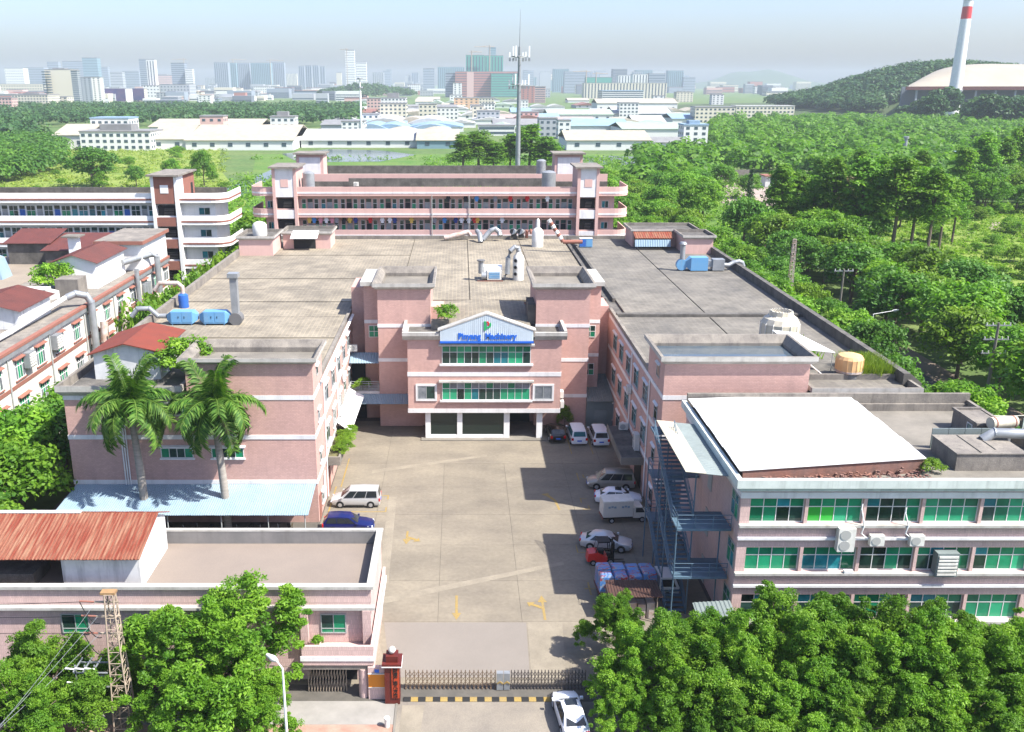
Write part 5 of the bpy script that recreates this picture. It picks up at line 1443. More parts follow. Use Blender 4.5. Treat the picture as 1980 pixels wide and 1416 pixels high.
def car(label, cat, loc, heading, kind, pnt, glass=None, sunroof=False):
    """local frame: x forward, y left, z up"""
    g = glass or GLASS
    t = thing('parked_car', label, cat, (loc[0], loc[1], 0.026 if len(loc) < 3 else loc[2]), 'parked cars', heading)
    if kind == 'sedan':
        L, W, Hh, r = 4.65, 1.80, 1.46, .32
        st = [(-2.32, .62, .70, .45, .72), (-2.22, .80, .86, .28, .86), (-1.7, .885, .95, .22, .93), (-.9, .90, .96, .2, .96), (0, .90, .95, .2, .95), (.85, .895, .93, .2, .93), (1.5, .88, .86, .21, .86), (2.05, .82, .74, .24, .76), (2.30, .62, .60, .40, .62)]
        gh = dict(x=(-1.85, -1.0, .28, 1.12), zb=(.93, .93), zr=Hh, wb=.84, wr=.60)
        wx = (-1.35, 1.38)
        splits = (0.5,)
    elif kind == 'suv':
        L, W, Hh, r = 4.7, 1.86, 1.70, .36
        st = [(-2.34, .78, .95, .42, .95), (-2.25, .90, 1.06, .30, 1.06), (-1.4, .93, 1.08, .25, 1.08), (0, .93, 1.06, .25, 1.06), (.95, .93, 1.05, .25, 1.05), (1.6, .91, .98, .26, .98), (2.15, .84, .86, .3, .88), (2.34, .66, .72, .42, .74)]
        gh = dict(x=(-2.26, -1.85, .12, .98), zb=(1.07, 1.04), zr=Hh, wb=.87, wr=.66)
        wx = (-1.38, 1.42)
        splits = (0.4, .74)
    else:
        L, W, Hh, r = 4.85, 1.86, 1.88, .33
        if kind == 'van': L = 5.0
        st = [(-2.42, .82, 1.0, .38, 1.0), (-2.36, .91, 1.08, .28, 1.08), (-1.4, .93, 1.08, .22, 1.08), (0, .93, 1.08, .22, 1.08), (1.1, .93, 1.06, .22, 1.06), (1.75, .90, .96, .24, .97), (2.25, .82, .80, .3, .82), (2.42, .64, .66, .42, .68)]
        gh = dict(x=(-2.40, -2.22, .55, 1.45), zb=(1.07, 1.04), zr=Hh, wb=.89, wr=.72)
        wx = (-1.5, 1.5)
        splits = (0.36, .70)
    body = MB()
    rings = []
    for x, w, zt, zb, zc in st:
        rings.append([(x, -w * .93, zb), (x, -w, zb + .16), (x, -w, zt - .20), (x, -w * .95, zt - .05), (x, -w * .80, zt + .01), (x, 0, zc + .035), (x, w * .80, zt + .01), (x, w * .95, zt - .05), (x, w, zt - .20), (x, w, zb + .16), (x, w * .93, zb)])
    body.loft(rings)
    xr0, xr1, xf1, xf0 = gh['x']
    wb, wr, zr = gh['wb'], gh['wr'], gh['zr']
    zb0, zb1 = gh['zb']
    # greenhouse
    A = [(xr0, -wb, zb0 - .08), (xr0, wb, zb0 - .08)]
    secs = [(xr0, wb * .93, zb0 - .06, zb0 - .02), (xr1, wr, zb0, zr - .05), ((xr1 + xf1) / 2, wr * 1.02, zb0, zr), (xf1, wr, zb1, zr - .06), (xf0, wb * .90, zb1 - .06, zb1 - .01)]
    gr = []
    for x, w, z0, z1 in secs:
        gr.append([(x, -wb, z0 - .05), (x, -w - .02, z1 - .05 if z1 > zb0 + .2 else z1), (x, -w * .8, z1), (x, 0, z1 + .02), (x, w * .8, z1), (x, w + .02, z1 - .05 if z1 > zb0 + .2 else z1), (x, wb, z0 - .05)])
    body.loft(gr)
    b = body.build('body', pnt, t, smooth=35, local=True)
    def bil(P, u, v):
        a, b_, c, d = (Vector(p) for p in P)
        return a.lerp(b_, u).lerp(d.lerp(c, u), v)
    def panel(name, P, u0, u1, v0, v1, m, off=.014):
        q = [bil(P, u0, v0), bil(P, u1, v0), bil(P, u1, v1), bil(P, u0, v1)]
        nrm = (q[1] - q[0]).cross(q[3] - q[0]).normalized()
        cen = sum(q, Vector()) / 4
        if nrm.dot(cen - Vector((cen.x * .3, 0, .8))) < 0: nrm = -nrm
        MB().loft([[p - nrm * .01 for p in q], [p + nrm * off for p in q]]).build(name, m, t, local=True)
    def secpt(i, k): return gr[i][k]
    ws = [secpt(4, 1), secpt(4, 5), secpt(3, 5), secpt(3, 1)]
    panel('windscreen', ws, .07, .93, .08, .93, g, .035)
    rw = [secpt(0, 1), secpt(0, 5), secpt(1, 5), secpt(1, 1)]
    panel('rear_window', rw, .08, .92, .18 if kind != 'sedan' else .1, .92, g, .03)
    for s, k in ((-1, 1), (1, 5)):
        P = [(xr0 + (.30 if kind == 'sedan' else .12), s * wb * 1.0, zb0 - .0), (xf0 - .12, s * wb * 1.0, zb1 - .0), (xf1 - .02, s * (wr + .02), zr - .09), (xr1 + .05, s * (wr + .02), zr - .08)]
        cuts = [0.03] + list(splits) + [0.97]
        for i in range(len(cuts) - 1):
            panel('side_window', P, cuts[i] + .012, cuts[i + 1] - .012, .06, .90, g, .03)
        for xw in wx:
            MB().tube([(xw, s * (W / 2 - .10), r + .02), (xw, s * (W / 2 + .012), r + .02)], r * 1.17, 18).build('wheel_arch', M['black'], t, local=True)
            wheel(t, xw, s * (W / 2 - .185), r, s)
        fx = st[-2][0]
        MB().loft([[(fx - .28, s * st[-2][1] * 1.01, st[-2][2] - .20), (fx + .16, s * st[-2][1] * .84, st[-2][2] - .24), (fx + .10, s * st[-2][1] * .78, st[-2][2] - .05), (fx - .3, s * st[-2][1] * 1.0, st[-2][2] - .06)],
                   [(fx - .28, s * (st[-2][1] * 1.01 + .03), st[-2][2] - .20), (fx + .20, s * (st[-2][1] * .84 + .03), st[-2][2] - .24), (fx + .14, s * (st[-2][1] * .78 + .02), st[-2][2] - .03), (fx - .3, s * (st[-2][1] + .03), st[-2][2] - .03)]]).build('headlight', LAMP, t, local=True)
        rx_ = st[0][0]
        tall = kind != 'sedan'
        MB().box(rx_ - .02, s * st[0][1] * .98 - .14, .72, rx_ + .12, s * st[0][1] * .98 + .12, 1.02 if tall else .88).build('tail_light', TAIL, t, local=True)
        MB().box(xf0 - .22, s * wb - .0, zb1 + .0, xf0 - .04, s * (wb + .2), zb1 + .14).build('mirror', pnt, t, local=True)
        MB().box(-.9, s * (W / 2 - .02), .28, 1.0, s * (W / 2 + .006), .36).build('door_trim', M['black'], t, local=True)
    MB().box(st[0][0] - .035, -.26, .60, st[0][0], .26, .75).build('number_plate', PLATE, t, local=True)
    MB().box(st[-1][0] - .02, -.26, .40, st[-1][0] + .035, .26, .54).build('number_plate', PLATE, t, local=True)
    MB().box(st[-1][0] - .06, -.42, .42 + .14, st[-1][0] + .02, .42, .66).build('grille', M['black'], t, local=True)
    if sunroof:
        MB().box(-.35, -.38, zr + .005, .28, .38, zr + .032).build('sunroof', g, t, local=True)
    return t
PI = math.pi
car('silver minivan parked at the left side of the yard, facing the wall', 'minivan', (-10.3, 84.3), PI, 'mpv', PNT['silver'])
car('deep blue car half hidden behind the gatehouse roof edge', 'car', (-10.4, 78.7), 0, 'suv', PNT['blue'])
car('black SUV parked under the right side of the central block', 'car', (11.2, 102.6), PI / 2 + .04, 'suv', PNT['black'])
car('white minivan parked between the black SUV and another white minivan', 'minivan', (13.6, 102.0), PI / 2 + .03, 'mpv', PNT['white'], GLASSB)
car('white minivan parked rightmost by the tin shed', 'minivan', (16.1, 101.6), PI / 2 + .02, 'mpv', PNT['white'])
car('champagne grey minivan parked nose out by the right porch', 'minivan', (15.5, 88.5), PI - .05, 'van', PNT['champagne'])
car('white sedan with a sunroof between the grey minivan and the box truck', 'car', (15.7, 84.8), -.12, 'sedan', PNT['white'], sunroof=True)
car('silver sedan parked behind the red forklift', 'car', (13.1, 75.4), -.22, 'sedan', PNT['silver'])
car('white sedan waiting outside the gate beside the trees', 'car', (7.2, 51.6, -0.02), PI / 2 + .1, 'sedan', PNT['white'], sunroof=True)

# box truck
t = thing('box_truck', 'small white box truck with rusty edges and ribbed cargo box', 'truck', (15.6, 80.9, 0.026), None, .10)
t.scale = (.92, .92, .92)
b = MB().box(-2.35, -.85, .72, .75, .85, 2.45)
for i in range(9):
    b.box(-2.28 + i * .34, -.885, .8, -2.18 + i * .34, -.851, 2.35).box(-2.28 + i * .34, .851, .8, -2.18 + i * .34, .885, 2.35)
b.build('cargo_box', PNT['cream'], t, local=True)
MB().loft([[(-2.42, -.9, 2.45), (.8, -.9, 2.45), (.8, .9, 2.45), (-2.42, .9, 2.45)], [(-2.4, -.86, 2.53), (.78, -.86, 2.53), (.78, .86, 2.53), (-2.4, .86, 2.53)]]).build('box_roof', M['acwhite'], t, local=True)
for s in (-1, 1): MB().box(-2.40, s * .42 - .38, .80, -2.352, s * .42 + .38, 2.38).build('rear_door', M['acwhite'], t, local=True)
for x0 in (-1.9, -.5):
    for k in range(3): MB().box(x0 + k * .3, -.905, 1.75 + .06 * (k % 2), x0 + .24 + k * .3, -.886, 1.95 + .06 * (k % 2)).build('faded_lettering', M['bluesheet'], t, local=True)
MB().prism([(.82, .5), (2.55, .45), (2.6, .85), (2.25, 1.05), (1.75, 1.72), (.95, 1.75), (.82, 1.6)], -.74, .74).build('cab', PNT['cream'], t, local=True)
MB().loft([[(2.24, -.66, 1.09), (2.24, .66, 1.09), (1.79, .60, 1.67), (1.79, -.60, 1.67)], [(2.27, -.66, 1.1), (2.27, .66, 1.1), (1.82, .60, 1.69), (1.82, -.60, 1.69)]]).build('windscreen', GLASS, t, local=True)
for s in (-1, 1):
    MB().prism([(1.05, 1.12), (2.0, 1.10), (1.72, 1.6), (1.05, 1.62)], s * .735, s * .765).build('side_window', GLASS, t, local=True)
    MB().box(2.5, s * .55 - .13, .72, 2.61, s * .55 + .13, .88).build('headlight', LAMP, t, local=True)
    for x in (-1.45, 1.75): wheel(t, x, s * .62, .30, s)
MB().box(-2.3, -.5, .42, 2.4, .5, .71).build('chassis', M['rubber'], t, local=True)
MB().box(-2.45, -.8, .52, -2.36, .8, .66).build('bumper', M['redtrim'], t, local=True)

# forklift
t = thing('forklift', 'red forklift with a black overhead guard behind the wrapped cargo truck', 'forklift', (12.2, 72.6, 0.026), None, 0.05)
MB().loft([[(-1.25, -.5, .35), (-1.25, .5, .35), (-1.15, .5, 1.1), (-1.15, -.5, 1.1)], [(-.5, -.55, .3), (-.5, .55, .3), (-.5, .55, 1.2), (-.5, -.55, 1.2)], [(.5, -.55, .3), (.5, .55, .3), (.5, .55, .75), (.5, -.55, .75)]]).build('counterweight', PNT['red'], t, local=True)
MB().box(-.3, -.3, .78, .2, .3, 1.3).build('seat', M['black'], t, local=True)
fr = MB()
for y in (-.5, .5):
    fr.tube([(-.55, y, 1.15), (-.35, y, 2.15), (.6, y, 2.15), (.75, y, .8)], .045, 6)
for i in range(6): fr.box(-.35 + i * .18, -.5, 2.13, -.29 + i * .18, .5, 2.17)
fr.build('overhead_guard', M['black'], t, local=True)
MB().box(-.42, -.55, 2.18, .66, .55, 2.24).build('guard_roof', M['black'], t, local=True)
ms = MB()
for y in (-.38, .3): ms.box(.95, y, .1, 1.1, y + .08, 2.1)
ms.box(.95, -.3, 1.9, 1.08, .3, 2.0).box(.95, -.3, 1.0, 1.08, .3, 1.1).build('mast', M['black'], t, local=True)
for y in (-.3, .2): MB().box(1.12, y, .1, 2.1, y + .1, .15).build('fork', M['black'], t, local=True)
for x, r in ((-.75, .26), (.75, .32)):
    for s in (-1, 1): wheel(t, x, s * .42, r, s)

# flatbed truck with wrapped cargo
t = thing('cargo_truck', 'flatbed truck carrying red and blue shrink-wrapped goods beside the trees', 'truck', (13.6, 67.0, 0.026), None, .06)
MB().box(-2.6, -1.05, .85, 2.1, 1.05, 1.0).build('deck', M['brownroof'], t, local=True)
wrap = bpy.data.materials.new('shrink_wrapped_goods')
wrap.use_nodes = True
wt = wrap.node_tree
no = wt.nodes.new('ShaderNodeTexNoise'); no.inputs['Scale'].default_value = 1.1; no.inputs['Detail'].default_value = 5
cr = wt.nodes.new('ShaderNodeValToRGB'); cr.color_ramp.interpolation = 'CONSTANT'
el = cr.color_ramp.elements
el[0].color = (.16, .22, .34, 1); el[1].position = .68; el[1].color = (.36, .04, .04, 1)
e = el.new(.40); e.color = (.07, .20, .48, 1)
e = el.new(.47); e.color = (.20, .24, .32, 1)
e = el.new(.53); e.color = (.34, .03, .03, 1)
e = el.new(.57); e.color = (.07, .17, .40, 1)
e = el.new(.61); e.color = (.10, .18, .38, 1)
geo = wt.nodes.new('ShaderNodeNewGeometry'); mp = wt.nodes.new('ShaderNodeMapping'); mp.inputs['Scale'].default_value = (.8, 3.2, 1.6)
wt.links.new(geo.outputs['Position'], mp.inputs[0]); wt.links.new(mp.outputs[0], no.inputs['Vector']); wt.links.new(no.outputs[0], cr.inputs[0]); wt.links.new(cr.outputs[0], wt.nodes['Principled BSDF'].inputs['Base Color'])
wt.nodes['Principled BSDF'].inputs['Roughness'].default_value = .3
rw_ = random.Random(8)
for i in range(4):
    for j in range(2):
        x0, y0 = -2.55 + i * 1.16, -1.02 + j * 1.03
        h = 2.55 + rw_.uniform(-.12, .12)
        MB().loft([[(x0, y0, 1.0), (x0 + 1.12, y0, 1.0), (x0 + 1.12, y0 + 1.0, 1.0), (x0, y0 + 1.0, 1.0)], [(x0 + .02, y0 + .02, h - .15), (x0 + 1.1, y0 + .02, h - .15), (x0 + 1.1, y0 + .98, h - .15), (x0 + .02, y0 + .98, h - .15)], [(x0 + .12, y0 + .12, h), (x0 + 1.0, y0 + .12, h), (x0 + 1.0, y0 + .88, h), (x0 + .12, y0 + .88, h)]]).build('wrapped_pallet', wrap, t, local=True)
MB().prism([(2.25, .55), (3.9, .5), (3.95, 1.2), (3.55, 2.1), (2.35, 2.15)], -.95, .95).build('cab', PNT['dirtywhite'], t, local=True)
MB().loft([[(3.95, -.8, 1.3), (3.95, .8, 1.3), (3.62, .75, 2.0), (3.62, -.75, 2.0)], [(3.98, -.8, 1.32), (3.98, .8, 1.32), (3.65, .75, 2.02), (3.65, -.75, 2.02)]]).build('windscreen', GLASS, t, local=True)
for s in (-1, 1):
    MB().prism([(2.5, 1.35), (3.65, 1.3), (3.4, 1.95), (2.5, 1.98)], s * .945, s * .98).build('side_window', GLASS, t, local=True)
    for x in (-1.6, 3.0): wheel(t, x, s * .85, .42, s)
MB().box(-2.5, -.45, .5, 3.6, .45, .84).build('chassis', M['rubber'], t, local=True)
t = thing('tin_lean_to', 'brown tin shelter with stacked goods in front of the wrapped cargo truck', 'shelter', (13.3, 63.6, 0.026))
mb = MB(); corrugated(mb, (11.4, 65.2, 2.55), (15.4, 65.2, 2.55), (15.6, 63.2, 2.2), (11.4, 63.2, 2.2), .22, .04)
mb.build('roof_sheet', mat('dark_brown_tin', (.055, .030, .024), (.08, .04, .03), 1.2, rough=.6), t)
for x in (11.5, 15.2):
    for y in (63.4, 65.0): MB().tube([(x, y, 0.03), (x, y, 2.2)], .05, 6).build('post', M['lattice'], t)
for i in range(5): MB().box(11.7 + i * .7, 63.7, .03, 12.3 + i * .7, 64.6, 1.4 - .15 * (i % 2)).build('stacked_goods', M['galvrust'], t)

# motor scooters under the blue lean-to
def scooter():
    t = thing('scooter', 'parked dark scooter in the shade of the blue lean-to', 'scooter', (0, 0, 0), 'scooters under the blue lean-to')
    MB().prism([(-.75, .45), (-.2, .35), (.25, .3), (.35, .35), (-.1, .5), (-.15, .78), (-.85, .8)], -.16, .16).build('body', M['black'], t, local=True)
    MB().box(-.8, -.15, .8, -.1, .15, .88).build('seat', M['rubber'], t, local=True)
    MB().tube([(.75, 0, .28), (.5, 0, 1.0)], .05, 6).build('front_fork', M['framegrey'], t, local=True)
    MB().tube([(.48, -.32, 1.05), (.5, 0, 1.0), (.48, .32, 1.05)], .025, 6).build('handlebar', M['black'], t, local=True)
    for x in (-.6, .75):
        MB().tube([(x, -.06, .26), (x, .06, .26)], .26, 14).build('wheel', M['rubber'], t, local=True)
    return t
s0 = scooter()
rs = random.Random(4)
for i in range(13):
    o = s0 if i == 0 else copy_tree(s0)
    o.location = (-30.5 + i * 1.22 + rs.uniform(-.15, .15), 77.6 + rs.uniform(-.2, .2), 0.0)
    o.rotation_euler.z = PI / 2 + rs.uniform(-.35, .35) + (PI if i % 3 == 0 else 0)
t = thing('handcart', 'yellow cart at the end of the blue lean-to', 'cart', (-14.9, 77.5, 0))
MB().box(-15.6, 77.0, .35, -14.3, 78.0, .45).build('deck', M['yellow'], t)
MB().tube([(-15.5, 77.0, .4), (-15.5, 77.0, 1.1), (-15.5, 78.0, 1.1), (-15.5, 78.0, .4)], .03, 6).build('handle', M['yellow'], t)
for x in (-15.3, -14.6):
    for y in (77.1, 77.9): MB().tube([(x, y - .04, .17), (x, y + .04, .17)], .17, 10).build('wheel', M['rubber'], t)

# ================================================================== GATE
t = thing('sliding_gate', 'expanding steel lattice gate across the driveway', 'gate', (2, 55, 0.02))
def scissor(x0, x1, n, m):
    for i in range(n + 1):
        x = x0 + (x1 - x0) * i / n
        q = MB().box(x - .03, 54.93, .1, x + .03, 54.99, 1.5).box(x - .05, 54.86, .03, x + .05, 55.06, .12)
        q.build('gate_post', M[m], t)
    lb = MB()
    for i in range(n):
        a, b = x0 + (x1 - x0) * i / n, x0 + (x1 - x0) * (i + 1) / n
        for z in (.2, .62, 1.0):
            lb.tube([(a, 54.91, z), (b, 54.91, z + .4)], .02, 4).tube([(a, 54.95, z + .4), (b, 54.95, z)], .02, 4)
    lb.build('lattice', M[m], t)
scissor(-3.75, 2.4, 21, 'gatebrown')
scissor(3.5, 8.6, 22, 'gatedark')
pbox(t, 'gate_head', M['galv'], (2.5, 54.75, .05, 2.95, 55.1, 1.35))
pbox(t, 'gate_head', M['galv'], (3.0, 54.75, .05, 3.4, 55.1, 1.35))
for x in (2.72, 3.2): MB().prism([(x - .2, .5), (x, .65), (x + .2, .5), (x + .2, .62), (x, .77), (x - .2, .62)], 54.7, 54.749).build('chevron', M['yellow'], t)
t = thing('speed_bump', 'black and yellow rubber speed bump in front of the gate', 'speed bump', (1, 53.95, 0))
for i in range(21):
    x = -3.85 + i * .5
    MB().prism([(53.55, 0.012), (53.67, .07), (53.93, .07), (54.05, 0.012)], x, x + .485, 'x').build('bump_segment', M['yellow'] if (i % 2 and i not in (2, 8)) else M['rubber'], t)
t = thing('gate_pillar', 'dark red granite gate pillar with a globe lamp and black characters', 'gate pillar', (-4.55, 53.6, 0))
pbox(t, 'shaft', M['redgranite'], (-5.05, 53.3, 0, -4.05, 54.3, 3.0))
pbox(t, 'cap', M['redgranite'], (-5.2, 53.15, 3.0, -3.9, 54.45, 3.16), (-4.95, 53.4, 3.16, -4.15, 54.2, 3.6))
pbox(t, 'cap_edge', M['white'], (-5.22, 53.13, 2.93, -3.88, 54.47, 2.998))
pbox(t, 'panel', M['redpanel'], (-4.58, 53.24, .5, -4.08, 53.298, 2.85))
for i, ch in enumerate('财源广进八方来'):
    text_part('character', ch, M['black'], t, (-4.33, 53.22, 2.55 - i * .325), .34, depth=.01, bold=.006)
MB().rev([(.02, 0), (.17, .08), (.25, .24), (.25, .31), (.17, .45), (.02, .52)], (-4.55, 53.8, 3.6), 16).build('globe_lamp', M['acwhite'], t, smooth=60)
t = thing('notice_wall', 'low pink wall with an orange notice board beside the red gate pillar', 'wall', (-5.7, 53.9, 0))
pbox(t, 'wall', M['pink2'], (-6.2, 53.8, 0, -5.06, 54.1, 2.5))
pbox(t, 'board', M['orange'], (-6.18, 53.74, 1.0, -5.1, 53.798, 2.0))
pbox(t, 'board_frame', M['acwhite'], (-6.2, 53.73, 2.0, -5.08, 53.798, 2.05), (-6.2, 53.73, .95, -5.08, 53.798, 1.0))
pbox(t, 'house_number', M['bluepaint'], (-5.75, 53.76, 2.12, -5.45, 53.798, 2.35))
for i, (x, y) in enumerate(((-4.75, 51.0), (-4.75, 49.3))):
    t = thing('bollard', ('upper' if i == 0 else 'lower') + ' short pale bollard at the driveway kerb', 'bollard', (x, y, 0), 'short bollards at the kerb')
    MB().rev([(.16, 0), (.16, .55), (.2, .58), (.2, .7), (.1, .75)], (x, y, 0), 12).build('post', M['acwhite'], t, smooth=40)

# ================================================================== POLES
def lattice_mast(name, label, x, y, h, w0, w1, m='lattice', cat='power pole'):
    t = thing(name, label, cat, (x, y, 0))
    legs = MB(); br = MB()
    def c(z, i):
        w = (w0 + (w1 - w0) * z / h) / 2
        return (x + (-w, w, w, -w)[i], y + (-w, -w, w, w)[i], z)
    for i in range(4):
        MB().tube([c(0, i), c(h, i)], .055, 4).build('leg', M[m], t)
    n = int(h / .75)
    for k in range(n):
        z0, z1 = h * k / n, h * (k + 1) / n
        for i in range(4):
            j = (i + 1) % 4
            br.tube([c(z0, i), c(z1, j)], .03, 4).tube([c(z1, i), c(z1, j)], .028, 4)
    br.build('bracing', M[m], t)
    return t
px, py = -21.4, 50.3
t = lattice_mast('power_pole', 'weathered steel lattice power pole with side switches among the left trees', px, py, 10.2, 1.15, .5)
pbox(t, 'pole_cap', M['timber'], (px - .5, py - .25, 10.2, px + .4, py + .25, 10.35))
ins = []
for k, z in enumerate((9.6, 8.6, 7.4)):
    MB().box(px - 1.0, py - .05, z - .05, px + .5, py + .05, z + .05).build('cross_arm', M['lattice'], t)
    MB().tube([(px - 1.9, py, z + .05), (px - 1.0, py, z)], .06, 8).build('insulator', M['redtrim'], t, smooth=40)
sw = MB()
for z in (3.9, 4.9):
    sw.box(px - 2.6, py - .6, z, px - .5, py - .52, z + .08).box(px - 2.6, py + .5, z, px - .5, py + .58, z + .08)
for x in (-2.5, -1.9, -1.3): sw.box(px + x, py - .6, 3.98, px + x + .07, py - .52, 5.5).box(px + x, py - .9, 5.2, px + x + .07, py + .6, 5.27)
sw.build('switch_frame', M['galv'], t)
for x in (-2.5, -1.9, -1.3):
    for z in (4.3, 5.3): MB().tube([(px + x - .5, py - .75, z + .1), (px + x + .1, py - .7, z)], .05, 8).build('insulator', M['white'], t)
def wire(label, pts, sag, r=.018, group='overhead lines', m='black'):
    P = []
    for a, b in zip(pts[:-1], pts[1:]):
        a, b = Vector(a), Vector(b)
        for i in range(13):
            k = i / 12
            p = a.lerp(b, k); p.z -= sag * 4 * k * (1 - k)
            P.append(p)
    o = MB().tube(P, r, 5).build('power_line', M[m])
    tag(o, label, 'wire', group)
for k, (z, n) in enumerate(((9.6, 'top'), (8.6, 'middle'), (7.4, 'bottom'))):
    wire(f'{n} dark line running left from the lattice power pole', [(px - 1.9, py, z), (-48, 52 + k * .5, z - .3)], .5)
    wire(f'{n} pale line slanting down to the lower left from the power pole', [(px - .9, py - .1, z), (-28.5 - k * .6, 43.5 - k * .5, 2.5)], .3, .014, m='galv')
    wire(f'{n} looping jumper cable at the lattice power pole', [(px - 1.9, py, z), (px - .7, py - .3, z - 1.3)], .5, .03)

def street_lamp(label, x, y, h, ang, reach=1.4, head=.7):
    t = thing('street_lamp', label, 'street lamp', (x, y, 0), 'street lamps')
    c, s = math.cos(ang), math.sin(ang)
    MB().tube([(x, y, 0), (x, y, h * .5), (x, y, h)], [.1, .08, .06], 8).build('pole', M['white'], t, smooth=40)
    MB().tube([(x, y, h), (x + c * reach, y + s * reach, h + .35)], .045, 6).build('arm', M['white'], t)
    e = Vector((x + c * reach, y + s * reach, h + .35))
    d = Vector((c, s, .1)).normalized()
    MB().tube([e - d * .1, e + d * head * .3, e + d * head], [.08, .2, .1], 10).build('lamp_head', M['acwhite'], t, smooth=60)
street_lamp('white street lamp in front of the gatehouse trees', -10.5, 47.4, 6.9, PI * .8, .5, .8)
lx, ly = gz(1688, 690, 0)
street_lamp('white street lamp beside the dark lane on the right', 62.5, 137, 6.5, 0.2, 3.2, 1.0)
street_lamp('white lamp over the rear parapet corner of the office block', 58, 90, 7.0, 0.2, 2.0, 1.0)
def utility_pole(label, x, y, h, arms=2):
    t = thing('utility_pole', label, 'utility pole', (x, y, 0), 'utility poles along the lane')
    MB().tube([(x, y, 0), (x, y, h)], [.24, .16], 8).build('pole', M['concrete_pale'], t, smooth=40)
    for k in range(arms):
        z = h - .4 - k * 1.8
        MB().box(x - 1.6, y - .06, z, x + 1.6, y + .06, z + .14).build('cross_arm', M['galv'], t)
        for dx in (-1.45, -.7, .7, 1.45): MB().tube([(x + dx, y, z + .14), (x + dx, y, z + .42)], .07, 6).build('insulator', M['acwhite'], t)
    return t
utility_pole('tall pole with two cross arms right of the office roof', 66.8, 112, 11.5, 3)
utility_pole('thin pole in the dark lane behind the right parapet', 63.5, 152, 10.5, 1)
lattice_mast('signal_mast', 'short lattice mast with side arms rising from the trees behind the right parapet', 57.0, 158, 14.5, 1.0, .45, 'galvrust', 'mast')
wire('upper cable along the dark lane on the right', [(63.5, 152, 10.1), (66.8, 112, 10.8), (70, 95, 10.5)], .5, .03)
wire('lower cable along the dark lane on the right', [(63.0, 190, 9), (63.5, 152, 9.2), (66.8, 112, 8.8)], .5, .03)
wire('pale cable over the rear parapet of the office block', [(41.5, 82, 12.5), (58, 90, 7.3)], .8, .03, m='acwhite')
# telecom tower behind the dormitory
tx0, ty0 = 15.6, 258.0
t = thing('telecom_tower', 'tall grey telecom monopole with two rings of antennas behind the dormitory', 'telecom tower', (tx0, ty0, 0))
MB().tube([(tx0, ty0, 0), (tx0, ty0, 34), (tx0, ty0, 49)], [.85, .55, .35], 12).build('mast', M['galv'], t, smooth=40)
MB().tube([(tx0, ty0, 49), (tx0, ty0, 58.2)], [.14, .04], 6).build('lightning_rod', M['galv'], t)
for z in (39.6, 46.6):
    rg = MB()
    for i in range(10):
        a, b_ = 2 * PI * i / 10, 2 * PI * (i + 1) / 10
        rg.tube([(tx0 + 2.1 * math.cos(a), ty0 + 2.1 * math.sin(a), z), (tx0 + 2.1 * math.cos(b_), ty0 + 2.1 * math.sin(b_), z)], .1, 5)
    for i in range(3):
        a = 2 * PI * i / 3 + .3
        rg.tube([(tx0, ty0, z - .3), (tx0 + 2.6 * math.cos(a), ty0 + 2.6 * math.sin(a), z)], .12, 5)
    rg.build('platform_ring', M['galv'], t)
    for i in range(6):
        a = 2 * PI * i / 6 + .1
        x, y = tx0 + 2.6 * math.cos(a), ty0 + 2.6 * math.sin(a)
        MB().box(x - .2, y - .12, z - .2, x + .2, y + .12, z + 2.6 if i % 2 == 0 else z + 1.1).build('antenna_panel', M['white'], t)
        MB().box(x - .25, y - .2, z - 1.2, x + .25, y + .2, z - .35).build('radio_unit', M['galv'], t)

# laundry on the dormitory galleries
rl_ = random.Random(12)
cl = {'red': (.5, .03, .03), 'dark blue': (.03, .05, .2), 'white': (.7, .7, .7), 'blue': (.06, .22, .5), 'black': (.02, .02, .025), 'yellow': (.6, .4, .08), 'grey': (.25, .25, .27), 'pink': (.6, .25, .3)}
cm = {k: mat('cloth_' + k.replace(' ', '_'), v, rough=.9) for k, v in cl.items()}
lm = MB().prism([(-.32, 0), (.32, 0), (.34, -.25), (.5, -.55), (.34, -.62), (.27, -.45), (.26, -1.0), (-.26, -1.0), (-.27, -.45), (-.34, -.62), (-.5, -.55), (-.34, -.25)], -.05, .05)
lme = {k: lm.mesh('garment', cm[k]) for k in cl}
def hang(x, z, col, where):
    o = inst('garment', lme[col], None, (x, 172.55, z))
    tag(o, f'{col} garment hung from the {where} gallery of the long pink dormitory', 'clothing', f'{col} washing on the {where} gallery')
for x, c in ((9.2, 'red'), (12.3, 'red'), (6.4, 'grey'), (3.0, 'blue'), (-2.2, 'black'), (1.0, 'black'), (16.0, 'white')): hang(x, 20.1, c, 'upper')
for x in np.arange(-28, 8, 1.05):
    if rl_.random() < (.75 if (x < -12 or -4 < x < 3) else .3): hang(x + rl_.uniform(-.35, .35), 16.15, rl_.choice(['dark blue', 'black', 'white', 'grey', 'dark blue', 'blue', 'red', 'pink', 'white', 'black', 'yellow']), 'lower')

# ================================================================== FOLIAGE
def qmesh(name, quads, var, m):
    n = len(quads)
    me = bpy.data.meshes.new(name)
    me.vertices.add(n * 4)
    me.loops.add(n * 4)
    me.polygons.add(n)
    me.vertices.foreach_set('co', quads.astype(np.float32).ravel())
    me.loops.foreach_set('vertex_index', np.arange(n * 4, dtype=np.int32))
    me.polygons.foreach_set('loop_start', np.arange(0, n * 4, 4, dtype=np.int32))
    at = me.attributes.new('leafvar', 'FLOAT', 'FACE')
    at.data.foreach_set('value', var.astype(np.float32))
    me.materials.append(m)
    me.update(calc_edges=True)
    return me

def unit(v):
    return v / np.maximum(np.linalg.norm(v, axis=1, keepdims=True), 1e-6)

